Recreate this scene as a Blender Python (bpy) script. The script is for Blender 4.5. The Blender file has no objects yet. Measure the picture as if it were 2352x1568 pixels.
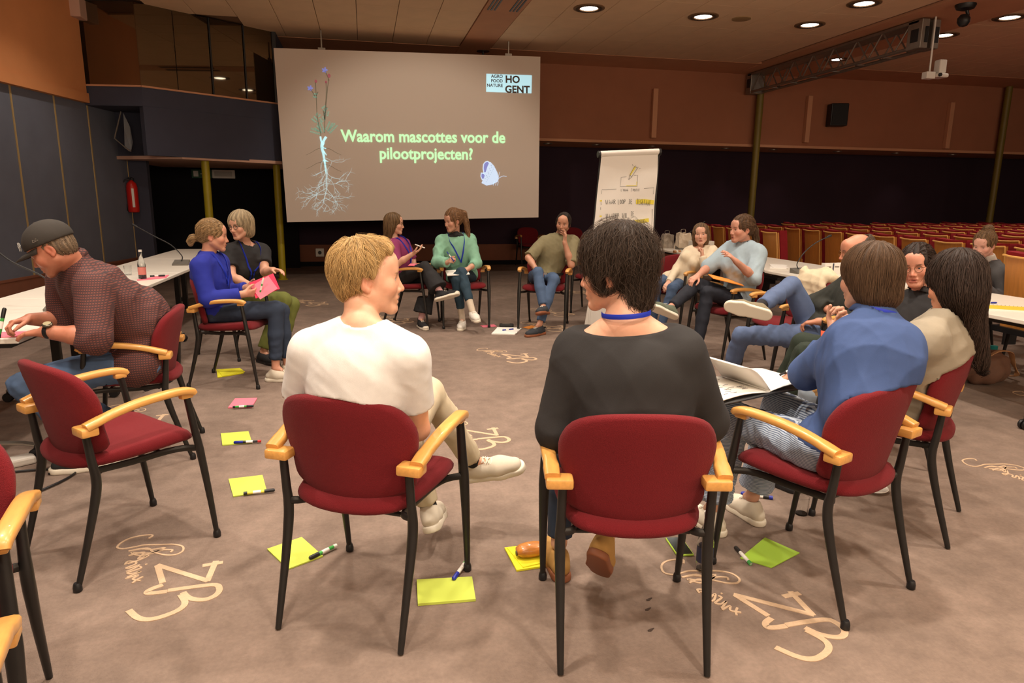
import bpy, bmesh, math, random
import numpy as np
from mathutils import Vector, Matrix

SC = bpy.context.scene
COL = SC.collection
PI = math.pi

# ------------------------------------------------------------------ camera, world, exposure
cam_data = bpy.data.cameras.new('camera')
cam_data.sensor_width = 36.0
cam_data.lens = 24.0
cam_data.clip_start = 0.05
cam_data.clip_end = 200
cam = bpy.data.objects.new('camera', cam_data)
COL.objects.link(cam)
_R = Vector((0.97834, -0.206744, 0.010385))
_D = Vector((-0.032344, -0.202226, -0.978805))
_F = Vector((0.204462, 0.957268, -0.204533))
cam.matrix_world = Matrix(((_R.x, -_D.x, -_F.x, 0.0), (_R.y, -_D.y, -_F.y, 0.0), (_R.z, -_D.z, -_F.z, 1.5), (0, 0, 0, 1)))
SC.camera = cam

world = bpy.data.worlds.new('world')
SC.world = world
world.use_nodes = True
world.node_tree.nodes['Background'].inputs[0].default_value = (1.0, 0.72, 0.47, 1)
world.node_tree.nodes['Background'].inputs[1].default_value = 0.02
SC.view_settings.view_transform = 'Standard'
SC.view_settings.look = 'None'
SC.view_settings.gamma = 1.0
SC.view_settings.use_curve_mapping = False
SC.view_settings.exposure = 0.12

CEIL = 4.2
WARM = (1.0, 0.87, 0.73)
# ceiling downlights: x, y, power, shown in view
DOWN = [(3.25, 10.15, 55), (5.04, 10.16, 45), (6.86, 10.2, 45), (6.85, 8.98, 50), (9.37, 10.26, 45), (9.4, 9.09, 50),
        (-0.4, 7.6, 170), (1.5, 7.6, 170), (3.25, 7.6, 110), (-0.4, 5.0, 230), (1.5, 5.0, 230), (3.25, 5.0, 230), (5.04, 5.5, 110),
        (-0.4, 2.4, 330), (1.5, 2.4, 330), (3.25, 2.4, 300), (-0.4, 0.2, 330), (1.5, 0.2, 330), (-2.2, 3.6, 270), (-2.4, 0.9, 220),
        (7.4, 5.6, 230), (10.5, 7.0, 330), (12.6, 10.0, 330), (-2.6, 6.2, 240), (9.0, 12.4, 60), (-3.0, 9.6, 90)]
for i, (x, y, p) in enumerate(DOWN):
    ld = bpy.data.lights.new('downlight_beam', 'SPOT')
    ld.energy = p
    ld.color = WARM
    ld.spot_size = math.radians(120)
    ld.spot_blend = 0.7
    ld.shadow_soft_size = 0.09
    lo = bpy.data.objects.new('downlight_beam', ld)
    lo.location = (x, y, CEIL - 0.03)
    COL.objects.link(lo)
# added area fills behind the camera, brightening the ceiling and the sitters' backs
for (loc, sz, en) in (((1.5, -3.0, 2.6), (9.0, 1.2), 210), ((9.0, -3.0, 2.8), (8.0, 1.2), 190)):
    ld = bpy.data.lights.new('rear_fill', 'AREA'); ld.shape = 'RECTANGLE'; ld.size, ld.size_y = sz; ld.energy = en; ld.color = (1.0, .80, .58)
    lo = bpy.data.objects.new('rear_fill', ld); lo.location = loc; COL.objects.link(lo)
    lo.rotation_euler = Vector((.05, 1, .12)).to_track_quat('-Z', 'Y').to_euler()
# added spot that brightens the screen cloth, aimed from the hall side
ld = bpy.data.lights.new('screen_wash', 'SPOT')
ld.energy = 200; ld.color = (1.0, 0.86, 0.70); ld.spot_size = math.radians(75); ld.spot_blend = 0.5; ld.shadow_soft_size = 0.1
lo = bpy.data.objects.new('screen_wash', ld); lo.location = (1.0, 8.2, 4.1); COL.objects.link(lo)
lo.rotation_euler = Vector((0.0, 4.3, -3.0)).to_track_quat('-Z', 'Y').to_euler()

# ------------------------------------------------------------------ helpers
def srgb(r, g, b):
    def f(c):
        c /= 255.0
        return c / 12.92 if c <= 0.04045 else ((c + 0.055) / 1.055) ** 2.4
    return (f(r), f(g), f(b), 1.0)

MATS = {}
def mat(name, col, rough=0.6, noise=0.0, nscale=8.0, bump=0.0, bscale=200.0, metal=0.0, spec=0.5, emit=0.0, attr=False, sheen=0.0, sss=0.0, coat=0.0, trans=0.0, alpha=1.0, stretch=None):
    if name in MATS: return MATS[name]
    m = bpy.data.materials.new(name); MATS[name] = m
    m.use_nodes = True
    nt = m.node_tree; b = nt.nodes['Principled BSDF']
    b.inputs['Base Color'].default_value = col
    b.inputs['Roughness'].default_value = rough
    b.inputs['Metallic'].default_value = metal
    b.inputs['Specular IOR Level'].default_value = spec
    if sheen: b.inputs['Sheen Weight'].default_value = sheen
    if coat: b.inputs['Coat Weight'].default_value = coat
    if sss:
        b.inputs['Subsurface Weight'].default_value = sss
        b.inputs['Subsurface Radius'].default_value = (0.012, 0.005, 0.003)
        b.inputs['Subsurface Scale'].default_value = 1.0
    if trans: b.inputs['Transmission Weight'].default_value = trans
    if alpha < 1: b.inputs['Alpha'].default_value = alpha
    if emit:
        b.inputs['Emission Color'].default_value = col
        b.inputs['Emission Strength'].default_value = emit
    tc = nt.nodes.new('ShaderNodeTexCoord')
    src = tc.outputs['Object']
    if stretch:
        mp = nt.nodes.new('ShaderNodeMapping'); mp.inputs['Scale'].default_value = stretch
        nt.links.new(src, mp.inputs['Vector']); src = mp.outputs['Vector']
    colout = None
    if attr:
        at = nt.nodes.new('ShaderNodeAttribute'); at.attribute_name = 'Col'
        colout = at.outputs['Color']
        nt.links.new(colout, b.inputs['Base Color'])
    if noise:
        n = nt.nodes.new('ShaderNodeTexNoise'); n.inputs['Scale'].default_value = nscale; n.inputs['Detail'].default_value = 4
        nt.links.new(src, n.inputs['Vector'])
        mr = nt.nodes.new('ShaderNodeMapRange'); mr.inputs[1].default_value = 0.25; mr.inputs[2].default_value = 0.75
        mr.inputs[3].default_value = 1 - noise; mr.inputs[4].default_value = 1 + noise
        nt.links.new(n.outputs['Fac'], mr.inputs[0])
        mx = nt.nodes.new('ShaderNodeMix'); mx.data_type = 'RGBA'; mx.blend_type = 'MULTIPLY'; mx.inputs['Factor'].default_value = 1
        if colout: nt.links.new(colout, mx.inputs['A'])
        else: mx.inputs['A'].default_value = col
        nt.links.new(mr.outputs[0], mx.inputs['B'])
        nt.links.new(mx.outputs['Result'], b.inputs['Base Color'])
    if bump:
        n2 = nt.nodes.new('ShaderNodeTexNoise'); n2.inputs['Scale'].default_value = bscale; n2.inputs['Detail'].default_value = 2
        nt.links.new(src, n2.inputs['Vector'])
        bp = nt.nodes.new('ShaderNodeBump'); bp.inputs['Strength'].default_value = bump; bp.inputs['Distance'].default_value = 0.003
        nt.links.new(n2.outputs['Fac'], bp.inputs['Height'])
        nt.links.new(bp.outputs['Normal'], b.inputs['Normal'])
    return m

def stripes(name, base, line, axis=2, freq=220.0, width=0.3, axis2=None, line2=None, freq2=None):
    """woven stripe / check cloth"""
    m = mat(name, base, 0.85, bump=0.3, bscale=400)
    nt = m.node_tree; b = nt.nodes['Principled BSDF']
    tc = [n for n in nt.nodes if n.type == 'TEX_COORD'][0]
    sp = nt.nodes.new('ShaderNodeSeparateXYZ')
    nz = nt.nodes.new('ShaderNodeTexNoise'); nz.inputs['Scale'].default_value = 5
    nt.links.new(tc.outputs['Object'], nz.inputs['Vector'])
    ad = nt.nodes.new('ShaderNodeVectorMath'); ad.operation = 'MULTIPLY_ADD'
    ad.inputs[1].default_value = (0.022, 0.022, 0.022)
    nt.links.new(nz.outputs['Color'], ad.inputs[0]); nt.links.new(tc.outputs['Object'], ad.inputs[2])
    nt.links.new(ad.outputs[0], sp.inputs[0])
    def band(ax, fr, wd):
        a = nt.nodes.new('ShaderNodeMath'); a.operation = 'MULTIPLY'; a.inputs[1].default_value = fr
        nt.links.new(sp.outputs[ax], a.inputs[0])
        s = nt.nodes.new('ShaderNodeMath'); s.operation = 'FRACT'; nt.links.new(a.outputs[0], s.inputs[0])
        c = nt.nodes.new('ShaderNodeMath'); c.operation = 'LESS_THAN'; c.inputs[1].default_value = wd
        nt.links.new(s.outputs[0], c.inputs[0]); return c.outputs[0]
    mx = nt.nodes.new('ShaderNodeMix'); mx.data_type = 'RGBA'
    mx.inputs['A'].default_value = base; mx.inputs['B'].default_value = line
    nt.links.new(band(axis, freq, width), mx.inputs['Factor'])
    out = mx.outputs['Result']
    if axis2 is not None:
        m2 = nt.nodes.new('ShaderNodeMix'); m2.data_type = 'RGBA'; m2.inputs['B'].default_value = line2
        nt.links.new(out, m2.inputs['A']); nt.links.new(band(axis2, freq2, width), m2.inputs['Factor']); out = m2.outputs['Result']
    nt.links.new(out, b.inputs['Base Color'])
    return m

def link(o, parent=None):
    COL.objects.link(o)
    if parent is not None: o.parent = parent
    return o
def tag(o, label=None, cat=None, group=None, kind=None):
    if label: o['label'] = label
    if cat: o['category'] = cat
    if group: o['group'] = group
    if kind: o['kind'] = kind
    return o
def empty(name, loc=(0, 0, 0), rz=0.0, label=None, cat=None, group=None):
    o = bpy.data.objects.new(name, None); o.empty_display_size = 0.1
    o.location = loc; o.rotation_euler = (0, 0, rz); COL.objects.link(o)
    return tag(o, label, cat, group)
def mesh_obj(name, verts, faces, m, parent=None, smooth=False, loc=None):
    me = bpy.data.meshes.new(name)
    me.from_pydata([tuple(v) for v in verts], [], [tuple(f) for f in faces])
    if smooth: me.polygons.foreach_set('use_smooth', [True] * len(me.polygons))
    if m is not None:
        for mm in (m if isinstance(m, (list, tuple)) else [m]): me.materials.append(mm)
    me.update()
    o = bpy.data.objects.new(name, me)
    if loc is not None: o.location = loc
    return link(o, parent)

class MB:
    """collects boxes, tubes, sweeps and ribbons in one mesh"""
    def __init__(s): s.v = []; s.f = []; s.mi = []; s.cur = 0
    def add(s, vs, fs):
        n = len(s.v); s.v += [tuple(v) for v in vs]; s.f += [tuple(i + n for i in f) for f in fs]; s.mi += [s.cur] * len(fs); return s
    def box(s, lo, hi, bev=0.0, M=None):
        if bev > 0:
            bm = bmesh.new(); bmesh.ops.create_cube(bm, size=1)
            for v in bm.verts: v.co = Vector([(lo[i] + hi[i]) / 2 + v.co[i] * (hi[i] - lo[i]) for i in range(3)])
            bmesh.ops.bevel(bm, geom=bm.edges[:], offset=bev, segments=2, affect='EDGES', profile=0.5)
            bm.verts.index_update()
            vs = [v.co.copy() for v in bm.verts]; fs = [[v.index for v in f.verts] for f in bm.faces]; bm.free()
        else:
            vs = [Vector((x, y, z)) for x in (lo[0], hi[0]) for y in (lo[1], hi[1]) for z in (lo[2], hi[2])]
            fs = [(0, 1, 3, 2), (4, 6, 7, 5), (0, 4, 5, 1), (2, 3, 7, 6), (0, 2, 6, 4), (1, 5, 7, 3)]
        if M is not None: vs = [M @ v for v in vs]
        return s.add(vs, fs)
    def sweep(s, path, rad, n=10, ell=None, up=(0, 0, 1), cap=True, M=None, square=0.0):
        """path of points; rad: number or list; ell: list of (a,b) half sizes"""
        P = [Vector(p) for p in path]; k = len(P); vs = []; upv = Vector(up)
        for i, p in enumerate(P):
            t = (P[min(i + 1, k - 1)] - P[max(i - 1, 0)])
            t = t.normalized() if t.length > 1e-9 else Vector((0, 0, 1))
            u = upv
            if abs(t.dot(u)) > 0.95: u = Vector((1, 0, 0)) if abs(t.x) < 0.9 else Vector((0, 1, 0))
            a = t.cross(u).normalized(); b = a.cross(t).normalized()
            if ell: ra, rb = ell[i] if isinstance(ell, list) else ell
            else: ra = rb = (rad[i] if isinstance(rad, (list, tuple)) else rad)
            for j in range(n):
                th = 2 * PI * (j + 0.5) / n
                c, d = math.cos(th), math.sin(th)
                if square:
                    e = 1 - square
                    c = math.copysign(abs(c) ** e, c); d = math.copysign(abs(d) ** e, d)
                vs.append(p + a * (ra * c) + b * (rb * d))
        fs = []
        for i in range(k - 1):
            for j in range(n):
                fs.append((i * n + j, i * n + (j + 1) % n, (i + 1) * n + (j + 1) % n, (i + 1) * n + j))
        if cap:
            fs.append(tuple(range(n))[::-1]); fs.append(tuple((k - 1) * n + j for j in range(n)))
        if M is not None: vs = [M @ v for v in vs]
        return s.add(vs, fs)
    def lathe(s, prof, n=20, c=(0, 0, 0), M=None, cap=True):
        vs = []; fs = []
        for r, z in prof:
            for j in range(n):
                th = 2 * PI * j / n; vs.append(Vector((c[0] + r * math.cos(th), c[1] + r * math.sin(th), c[2] + z)))
        for i in range(len(prof) - 1):
            for j in range(n): fs.append((i * n + j, i * n + (j + 1) % n, (i + 1) * n + (j + 1) % n, (i + 1) * n + j))
        if cap:
            if prof[0][0] > 1e-5: fs.append(tuple(range(n))[::-1])
            if prof[-1][0] > 1e-5: fs.append(tuple((len(prof) - 1) * n + j for j in range(n)))
        if M is not None: vs = [M @ v for v in vs]
        return s.add(vs, fs)
    def ribbon(s, pts, w, h=0.002, z=0.0, M=None, closed=False):
        """flat stroke in XY, thickness h above z; w number or list"""
        P = [Vector((p[0], p[1])) for p in pts]; k = len(P); L = []; Rr = []
        for i, p in enumerate(P):
            t = P[min(i + 1, k - 1)] - P[max(i - 1, 0)]
            if t.length < 1e-9: t = Vector((1, 0))
            t.normalize(); nn = Vector((-t.y, t.x)); ww = (w[i] if isinstance(w, (list, tuple)) else w) / 2
            L.append(p + nn * ww); Rr.append(p - nn * ww)
        vs = []
        for i in range(k):
            vs += [Vector((L[i].x, L[i].y, z + h)), Vector((Rr[i].x, Rr[i].y, z + h)), Vector((L[i].x, L[i].y, z)), Vector((Rr[i].x, Rr[i].y, z))]
        fs = []
        for i in range(k - 1):
            a = i * 4; b = a + 4
            fs += [(a, a + 1, b + 1, b), (a + 2, a, b, b + 2), (a + 1, a + 3, b + 3, b + 1)]
        fs += [(0, 2, 3, 1), (k * 4 - 4, k * 4 - 3, k * 4 - 1, k * 4 - 2)]
        if M is not None: vs = [M @ v for v in vs]
        return s.add(vs, fs)
    def poly(s, pts, h=0.002, z=0.0, M=None):
        n = len(pts)
        vs = [Vector((p[0], p[1], z + h)) for p in pts] + [Vector((p[0], p[1], z)) for p in pts]
        fs = [tuple(range(n)), tuple(range(2 * n - 1, n - 1, -1))] + [(i, i + n, (i + 1) % n + n, (i + 1) % n) for i in range(n)]
        if M is not None: vs = [M @ v for v in vs]
        return s.add(vs, fs)
    def build(s, name, m, parent=None, smooth=False, loc=None):
        o = mesh_obj(name, s.v, s.f, m, parent, False, loc)
        me = o.data
        if any(s.mi): me.polygons.foreach_set('material_index', s.mi)
        bm = bmesh.new(); bm.from_mesh(me); bmesh.ops.recalc_face_normals(bm, faces=bm.faces[:]); bm.to_mesh(me); bm.free()
        if smooth:
            me.polygons.foreach_set('use_smooth', [True] * len(me.polygons))
            if smooth != 'all': me.set_sharp_from_angle(angle=math.radians(42))
        return o

def crom(pts, n=6, closed=False):
    """Catmull-Rom smoothing of a list of points"""
    P = [Vector(p) for p in pts]; out = []; k = len(P)
    rng = range(k) if closed else range(k - 1)
    for i in rng:
        if closed: a, b, c, d = P[(i - 1) % k], P[i], P[(i + 1) % k], P[(i + 2) % k]
        else: a, b, c, d = P[max(i - 1, 0)], P[i], P[i + 1], P[min(i + 2, k - 1)]
        for j in range(n):
            t = j / n
            out.append(0.5 * ((2 * b) + (c - a) * t + (2 * a - 5 * b + 4 * c - d) * t * t + (3 * b - a - 3 * c + d) * t ** 3))
    if not closed: out.append(P[-1])
    return out

def text_obj(name, s, size, m, M, parent=None, ext=0.001, bold=0.0, align='LEFT', sx=1.0, shear=0.0):
    cu = bpy.data.curves.new(name, 'FONT'); cu.body = s; cu.size = size; cu.extrude = ext; cu.offset = bold; cu.align_x = align; cu.shear = shear
    cu.resolution_u = 3
    to = bpy.data.objects.new(name, cu); COL.objects.link(to)
    dg = bpy.context.evaluated_depsgraph_get(); dg.update()
    me = bpy.data.meshes.new_from_object(to.evaluated_get(dg))
    bpy.data.objects.remove(to); bpy.data.curves.remove(cu)
    me.transform(Matrix.Diagonal((sx, 1, 1, 1))); me.transform(M)
    me.materials.clear(); me.materials.append(m)
    o = bpy.data.objects.new(name, me); return link(o, parent)

def frame(o, x, y):
    """matrix with origin o, x axis and y axis given, z = x cross y"""
    x = Vector(x).normalized(); z = x.cross(Vector(y)).normalized(); y = z.cross(x)
    return Matrix(((x.x, y.x, z.x, o[0]), (x.y, y.y, z.y, o[1]), (x.z, y.z, z.z, o[2]), (0, 0, 0, 1)))

# stroke capitals (unit height 1, width about .6) for handwriting
GL = {'A': [[(0, 0), (.3, 1), (.6, 0)], [(.12, .38), (.48, .38)]], 'W': [[(0, 1), (.17, 0), (.36, .7), (.55, 0), (.75, 1)]],
 'R': [[(0, 0), (0, 1), (.4, .98), (.5, .75), (.38, .52), (0, .5)], [(.2, .5), (.55, 0)]], 'L': [[(0, 1), (0, 0), (.45, .02)]],
 'O': [[(.28, 1), (.05, .8), (0, .4), (.15, .03), (.4, .03), (.55, .4), (.5, .8), (.28, 1)]], 'P': [[(0, 0), (0, 1), (.4, .98), (.5, .75), (.38, .5), (0, .46)]],
 'J': [[(.1, 1), (.5, 1)], [(.34, 1), (.34, .15), (.2, 0), (0, .12)]], 'E': [[(.48, 1), (0, 1), (0, 0), (.5, 0)], [(0, .52), (.4, .52)]],
 'T': [[(0, 1), (.6, 1)], [(.3, 1), (.3, 0)]], 'G': [[(.5, .85), (.3, 1), (.05, .75), (.02, .3), (.2, .02), (.48, .1), (.5, .45), (.3, .45)]],
 'N': [[(0, 0), (0, 1), (.5, 0), (.5, 1)]], 'I': [[(.1, 1), (.1, 0)]], 'S': [[(.45, .9), (.2, 1), (.03, .78), (.4, .4), (.4, .12), (.2, 0), (0, .1)]],
 'U': [[(0, 1), (.02, .2), (.22, 0), (.45, .2), (.47, 1)]], 'D': [[(0, 0), (0, 1), (.3, .95), (.5, .6), (.42, .15), (0, 0)]],
 'V': [[(0, 1), (.25, 0), (.5, 1)]], 'K': [[(0, 0), (0, 1)], [(.45, 1), (0, .45), (.5, 0)]], '1': [[(0, .8), (.15, 1), (.15, 0)], [(0, 0), (.3, 0)]],
 '/': [[(0, -.1), (.3, 1.1)]], '-': [[(.05, .4), (.25, .4)]]}
ADV = {'W': .9, 'I': .28, 'O': .68, 'L': .58, ' ': .55, '1': .45, '/': .45, '-': .38, 'A': .68, 'T': .68}
def strokes(mb, s, x, y, h, w, M, z=0.0012, sx=0.75, rnd=None):
    rnd = rnd or random.Random(5)
    for ch in s:
        for st in GL.get(ch, []):
            mb.ribbon([(x + p[0] * h * sx + rnd.uniform(-.01, .01) * h, y + p[1] * h + rnd.uniform(-.02, .02) * h) for p in st], w, 0.0006, z, M)
        x += ADV.get(ch, .64) * h * sx + 0.10 * h
    return x
# ------------------------------------------------------------------ materials
def carpet():
    m = mat('carpet', srgb(130, 113, 102), 0.95, bump=0.8, bscale=160, spec=0.1)
    nt = m.node_tree; b = nt.nodes['Principled BSDF']
    tc = [n for n in nt.nodes if n.type == 'TEX_COORD'][0]
    last = None
    for sc, lo, hi, det in ((2.6, .84, 1.12, 8), (11, .88, 1.10, 5), (60, .93, 1.07, 2)):
        n = nt.nodes.new('ShaderNodeTexNoise'); n.inputs['Scale'].default_value = sc; n.inputs['Detail'].default_value = det
        nt.links.new(tc.outputs['Object'], n.inputs['Vector'])
        mr = nt.nodes.new('ShaderNodeMapRange'); mr.inputs[1].default_value = .3; mr.inputs[2].default_value = .7
        mr.inputs[3].default_value = lo; mr.inputs[4].default_value = hi
        nt.links.new(n.outputs['Fac'], mr.inputs[0])
        mx = nt.nodes.new('ShaderNodeMix'); mx.data_type = 'RGBA'; mx.blend_type = 'MULTIPLY'; mx.inputs['Factor'].default_value = 1
        if last is None: mx.inputs['A'].default_value = srgb(130, 113, 102)
        else: nt.links.new(last, mx.inputs['A'])
        nt.links.new(mr.outputs[0], mx.inputs['B']); last = mx.outputs['Result']
    nt.links.new(last, b.inputs['Base Color'])
    return m
M_carpet = carpet()
M_motif = mat('carpet_motif', srgb(200, 172, 142), 0.95, noise=.08, nscale=90, bump=.6, bscale=300)
M_tile = mat('ceiling_tile', srgb(230, 196, 160), 0.9, noise=.05, nscale=3, bump=.3, bscale=120)
M_grid = mat('ceiling_grid', srgb(130, 98, 74), 0.8)
M_plaster = mat('plaster_terracotta', srgb(200, 146, 112), 0.85, noise=.06, nscale=2.5, bump=.2, bscale=60)
M_wallup = mat('wall_brown', srgb(160, 104, 76), 0.9, noise=.06, nscale=2, bump=.3, bscale=90)
M_dark = mat('wall_aubergine', srgb(56, 42, 52), 0.95, noise=.1, nscale=1.2, bump=.4, bscale=150, spec=.15)
M_black = mat('wall_black', srgb(30, 29, 33), 0.95, spec=.1)
M_wains = mat('wainscot', srgb(128, 78, 56), 0.8, noise=.05)
M_bluegrey = mat('blue_grey_panel', srgb(98, 102, 116), 0.92, noise=.08, nscale=3, bump=.4, bscale=180)
M_bluedark = mat('blue_dark_panel', srgb(62, 64, 80), 0.92, noise=.06, nscale=3, bump=.3, bscale=180)
M_gold = mat('gold_strip', srgb(186, 160, 110), 0.5, metal=.3)
M_orange = mat('orange_wall', srgb(206, 136, 84), 0.85, noise=.07, nscale=2.2, bump=.25, bscale=70)
M_pinkish = mat('soffit_pink', srgb(205, 165, 145), 0.8)
M_yellow = mat('yellow_post', srgb(165, 150, 25), 0.45, noise=.06, nscale=6)
M_oliv = mat('olive_post', srgb(118, 102, 38), 0.5, noise=.06, nscale=6)
M_glassd = mat('smoked_glass', srgb(128, 116, 98), 0.03, metal=0.95, spec=.8)
M_blk = mat('black_plastic', srgb(24, 24, 26), 0.45, bump=.1, bscale=300)
M_blkmetal = mat('black_metal', srgb(40, 38, 36), 0.38, metal=.3, noise=.12, nscale=20)
M_screen = mat('screen_cloth', srgb(214, 200, 188), 0.9)
M_white = mat('white_laminate', srgb(236, 230, 218), 0.35, noise=.02)
M_paper = mat('paper', srgb(240, 237, 230), 0.8)
M_wht = mat('white_plastic', srgb(228, 224, 216), 0.4)
M_alu = mat('aluminium', srgb(150, 142, 132), 0.4, metal=.7, noise=.1, nscale=15)
M_red = mat('red_upholstery', srgb(110, 25, 31), 0.9, noise=.12, nscale=260, bump=.8, bscale=420, sheen=.05, spec=.2)
M_redold = mat('auditorium_red', srgb(140, 34, 42), 0.9, noise=.08, nscale=12, bump=.5, bscale=300, spec=.2)
M_wood = mat('beech_armrest', srgb(214, 158, 84), 0.33, noise=.12, nscale=6, stretch=(14, 2, 14), coat=.3)
M_wood2 = mat('beech_panel', srgb(206, 138, 64), 0.45, noise=.12, nscale=5, stretch=(3, 9, 1.2))
M_woodedge = mat('beech_edge', srgb(232, 176, 98), 0.45)
M_lampglow = mat('lamp_glow', (1.0, 0.95, 0.86, 1), 0.4, emit=9.0)
M_lamp2 = mat('lamp_reflector', (0.8, 0.78, 0.72, 1), 0.15, metal=.8)
M_fire = mat('extinguisher_red', srgb(196, 28, 16), 0.35, coat=.4)
M_textgreen = mat('slide_text_green', srgb(188, 246, 190), 0.5, emit=.62)
M_slblue = mat('slide_light_blue', srgb(178, 225, 238), 0.5, emit=.70)
M_slroot = mat('slide_root', srgb(190, 206, 208), 0.5, emit=.45)
M_slroot2 = mat('slide_root_bright', srgb(180, 232, 242), 0.5, emit=.7)
M_slleaf = mat('slide_leaf', srgb(140, 172, 152), 0.5, emit=.34)
M_slstem = mat('slide_stem', srgb(120, 112, 92), 0.5, emit=.18)
M_slpink = mat('slide_pink', srgb(170, 90, 100), 0.5, emit=.30)
M_slviolet = mat('slide_violet', srgb(132, 140, 214), 0.5, emit=.45)
M_slbut = mat('slide_butterfly', srgb(190, 212, 240), 0.5, emit=.70)
M_sldark = mat('slide_dark', srgb(92, 74, 62), 0.7)
M_ink = mat('ink', srgb(45, 44, 46), 0.7)
M_hl = mat('highlighter', srgb(242, 226, 84), 0.7)
M_lime = mat('lime_paper', srgb(196, 212, 84), 0.75)
M_lime2 = mat('green_paper', srgb(160, 200, 62), 0.75)
M_ylw = mat('yellow_paper', srgb(232, 226, 40), 0.75)
M_pink = mat('pink_paper', srgb(236, 120, 140), 0.75)
M_pinkhot = mat('pink_paper_hot', srgb(226, 44, 84), 0.7)
M_orpaper = mat('orange_paper', srgb(240, 150, 60), 0.75)
M_redpaper = mat('red_folder', srgb(196, 66, 30), 0.7)
M_blue = mat('blue_plastic', srgb(24, 40, 150), 0.35)
M_green = mat('green_plastic', srgb(70, 170, 80), 0.35)
M_redp = mat('red_plastic', srgb(190, 40, 40), 0.35)
M_teal = mat('teal_plastic', srgb(24, 140, 140), 0.35)
M_lany = mat('lanyard_blue', srgb(20, 48, 178), 0.6)
M_glass = mat('clear_glass', (0.95, 0.97, 0.97, 1), 0.02, trans=1.0)
M_brownbag = mat('brown_bag', srgb(110, 78, 62), 0.8, bump=.4, bscale=60)
M_tan = mat('tan_leather', srgb(190, 140, 96), 0.6)
M_exit = mat('exit_green', srgb(36, 84, 60), 0.5)

# ------------------------------------------------------------------ structure
def struct(mb, name, m, parent=None, smooth=False):
    o = mb.build(name, m, parent, smooth)
    if parent is None: o['kind'] = 'structure'
    return o

floor = struct(MB().box((-6.5, -3.5, -0.12), (20, 18, 0.0)), 'floor', M_carpet)
# pale motif woven in the carpet: strokes given in metres around the mark
MOTIF_THICK = [
[(0.089, 0.088), (0.167, 0.097)] ,
[(0.137, 0.115), (0.127, -0.044)] ,
[(0.131, -0.042), (-0.094, 0.138)] ,
[(-0.091, 0.134), (-0.04, -0.015)] ,
[(-0.036, -0.03), (-0.073, -0.051), (-0.083, -0.075), (-0.055, -0.083), (-0.01, -0.083)] ,
[(-0.009, -0.078), (0.147, -0.075), (0.181, -0.107), (0.178, -0.15), (0.149, -0.175), (0.114, -0.172), (0.076, -0.147), (0.05, -0.105)] ,
[(0.044, -0.119), (0.069, -0.172), (0.069, -0.208), (0.043, -0.238), (-0.01, -0.262), (-0.05, -0.259), (-0.082, -0.235), (-0.119, -0.184)] ,]
MOTIF_SMALL = [
[(-0.182, 0.39), (-0.172, 0.419), (-0.215, 0.427), (-0.26, 0.413), (-0.287, 0.38), (-0.294, 0.337), (-0.266, 0.317), (-0.222, 0.323), (-0.185, 0.331), (-0.125, 0.319), (-0.064, 0.307), (-0.022, 0.277), (-0.014, 0.233), (-0.039, 0.21), (-0.08, 0.218), (-0.133, 0.256), (-0.168, 0.299), (-0.238, 0.291)] ,
[(-0.234, 0.29), (-0.187, 0.295), (-0.145, 0.28), (-0.093, 0.284), (-0.136, 0.25), (-0.188, 0.26), (-0.222, 0.273), (-0.19, 0.24), (-0.15, 0.239), (-0.104, 0.265), (-0.059, 0.256), (-0.062, 0.236)] ,
[(-0.227, 0.247), (-0.17, 0.263), (-0.181, 0.21), (-0.146, 0.231), (-0.183, 0.191), (-0.216, 0.197), (-0.221, 0.172)] ,
[(-0.214, 0.177), (-0.186, 0.185), (-0.181, 0.164), (-0.208, 0.143), (-0.197, 0.135), (-0.163, 0.154), (-0.185, 0.12), (-0.202, 0.111)] ,
[(-0.159, 0.14), (-0.151, 0.126), (-0.181, 0.107), (-0.194, 0.097), (-0.176, 0.087), (-0.146, 0.1), (-0.178, 0.069), (-0.188, 0.065)] ,
[(-0.138, 0.156), (-0.137, 0.149)] ,
[(-0.19, 0.053), (-0.147, 0.069), (-0.161, 0.042), (-0.128, 0.023)] ,
[(-0.126, 0.053), (-0.145, 0.032), (-0.154, 0.011)] ,]
def motif(M, small=True):
    mb = MB(); z = .0004
    for st in MOTIF_THICK:
        p = crom([Vector((a, b, 0)) for a, b in st], 5)
        mb.ribbon(p, .024, 0.0012 + z, 0.0, M); z += .0002
    if small:
        for st in MOTIF_SMALL:
            mb.ribbon(crom([Vector((a, b, 0)) for a, b in st], 4), .009, 0.0008 + z, 0.0, M); z += .0001
    return mb.build('carpet_motif', M_motif, floor)
for (x, y, sm) in [(1.45, 2.03, True), (-.79, 2.69, True), (1.37, 6.31, True), (.66, 4.16, True), (3.72, 2.80, True), (3.02, 6.05, True), (2.5, 8.75, True), (-.75, 10.1, True), (0.35, 8.5, True),
        (2.15, 7.75, True), (3.4, 10.8, True), (5.4, 4.0, True), (-1.55, 4.85, True)]:
    motif(Matrix.Translation((x, y, 0.0)) @ Matrix.Rotation(0 if y < 2.5 and x > 1 else .05, 4, 'Z'), sm)

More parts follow.
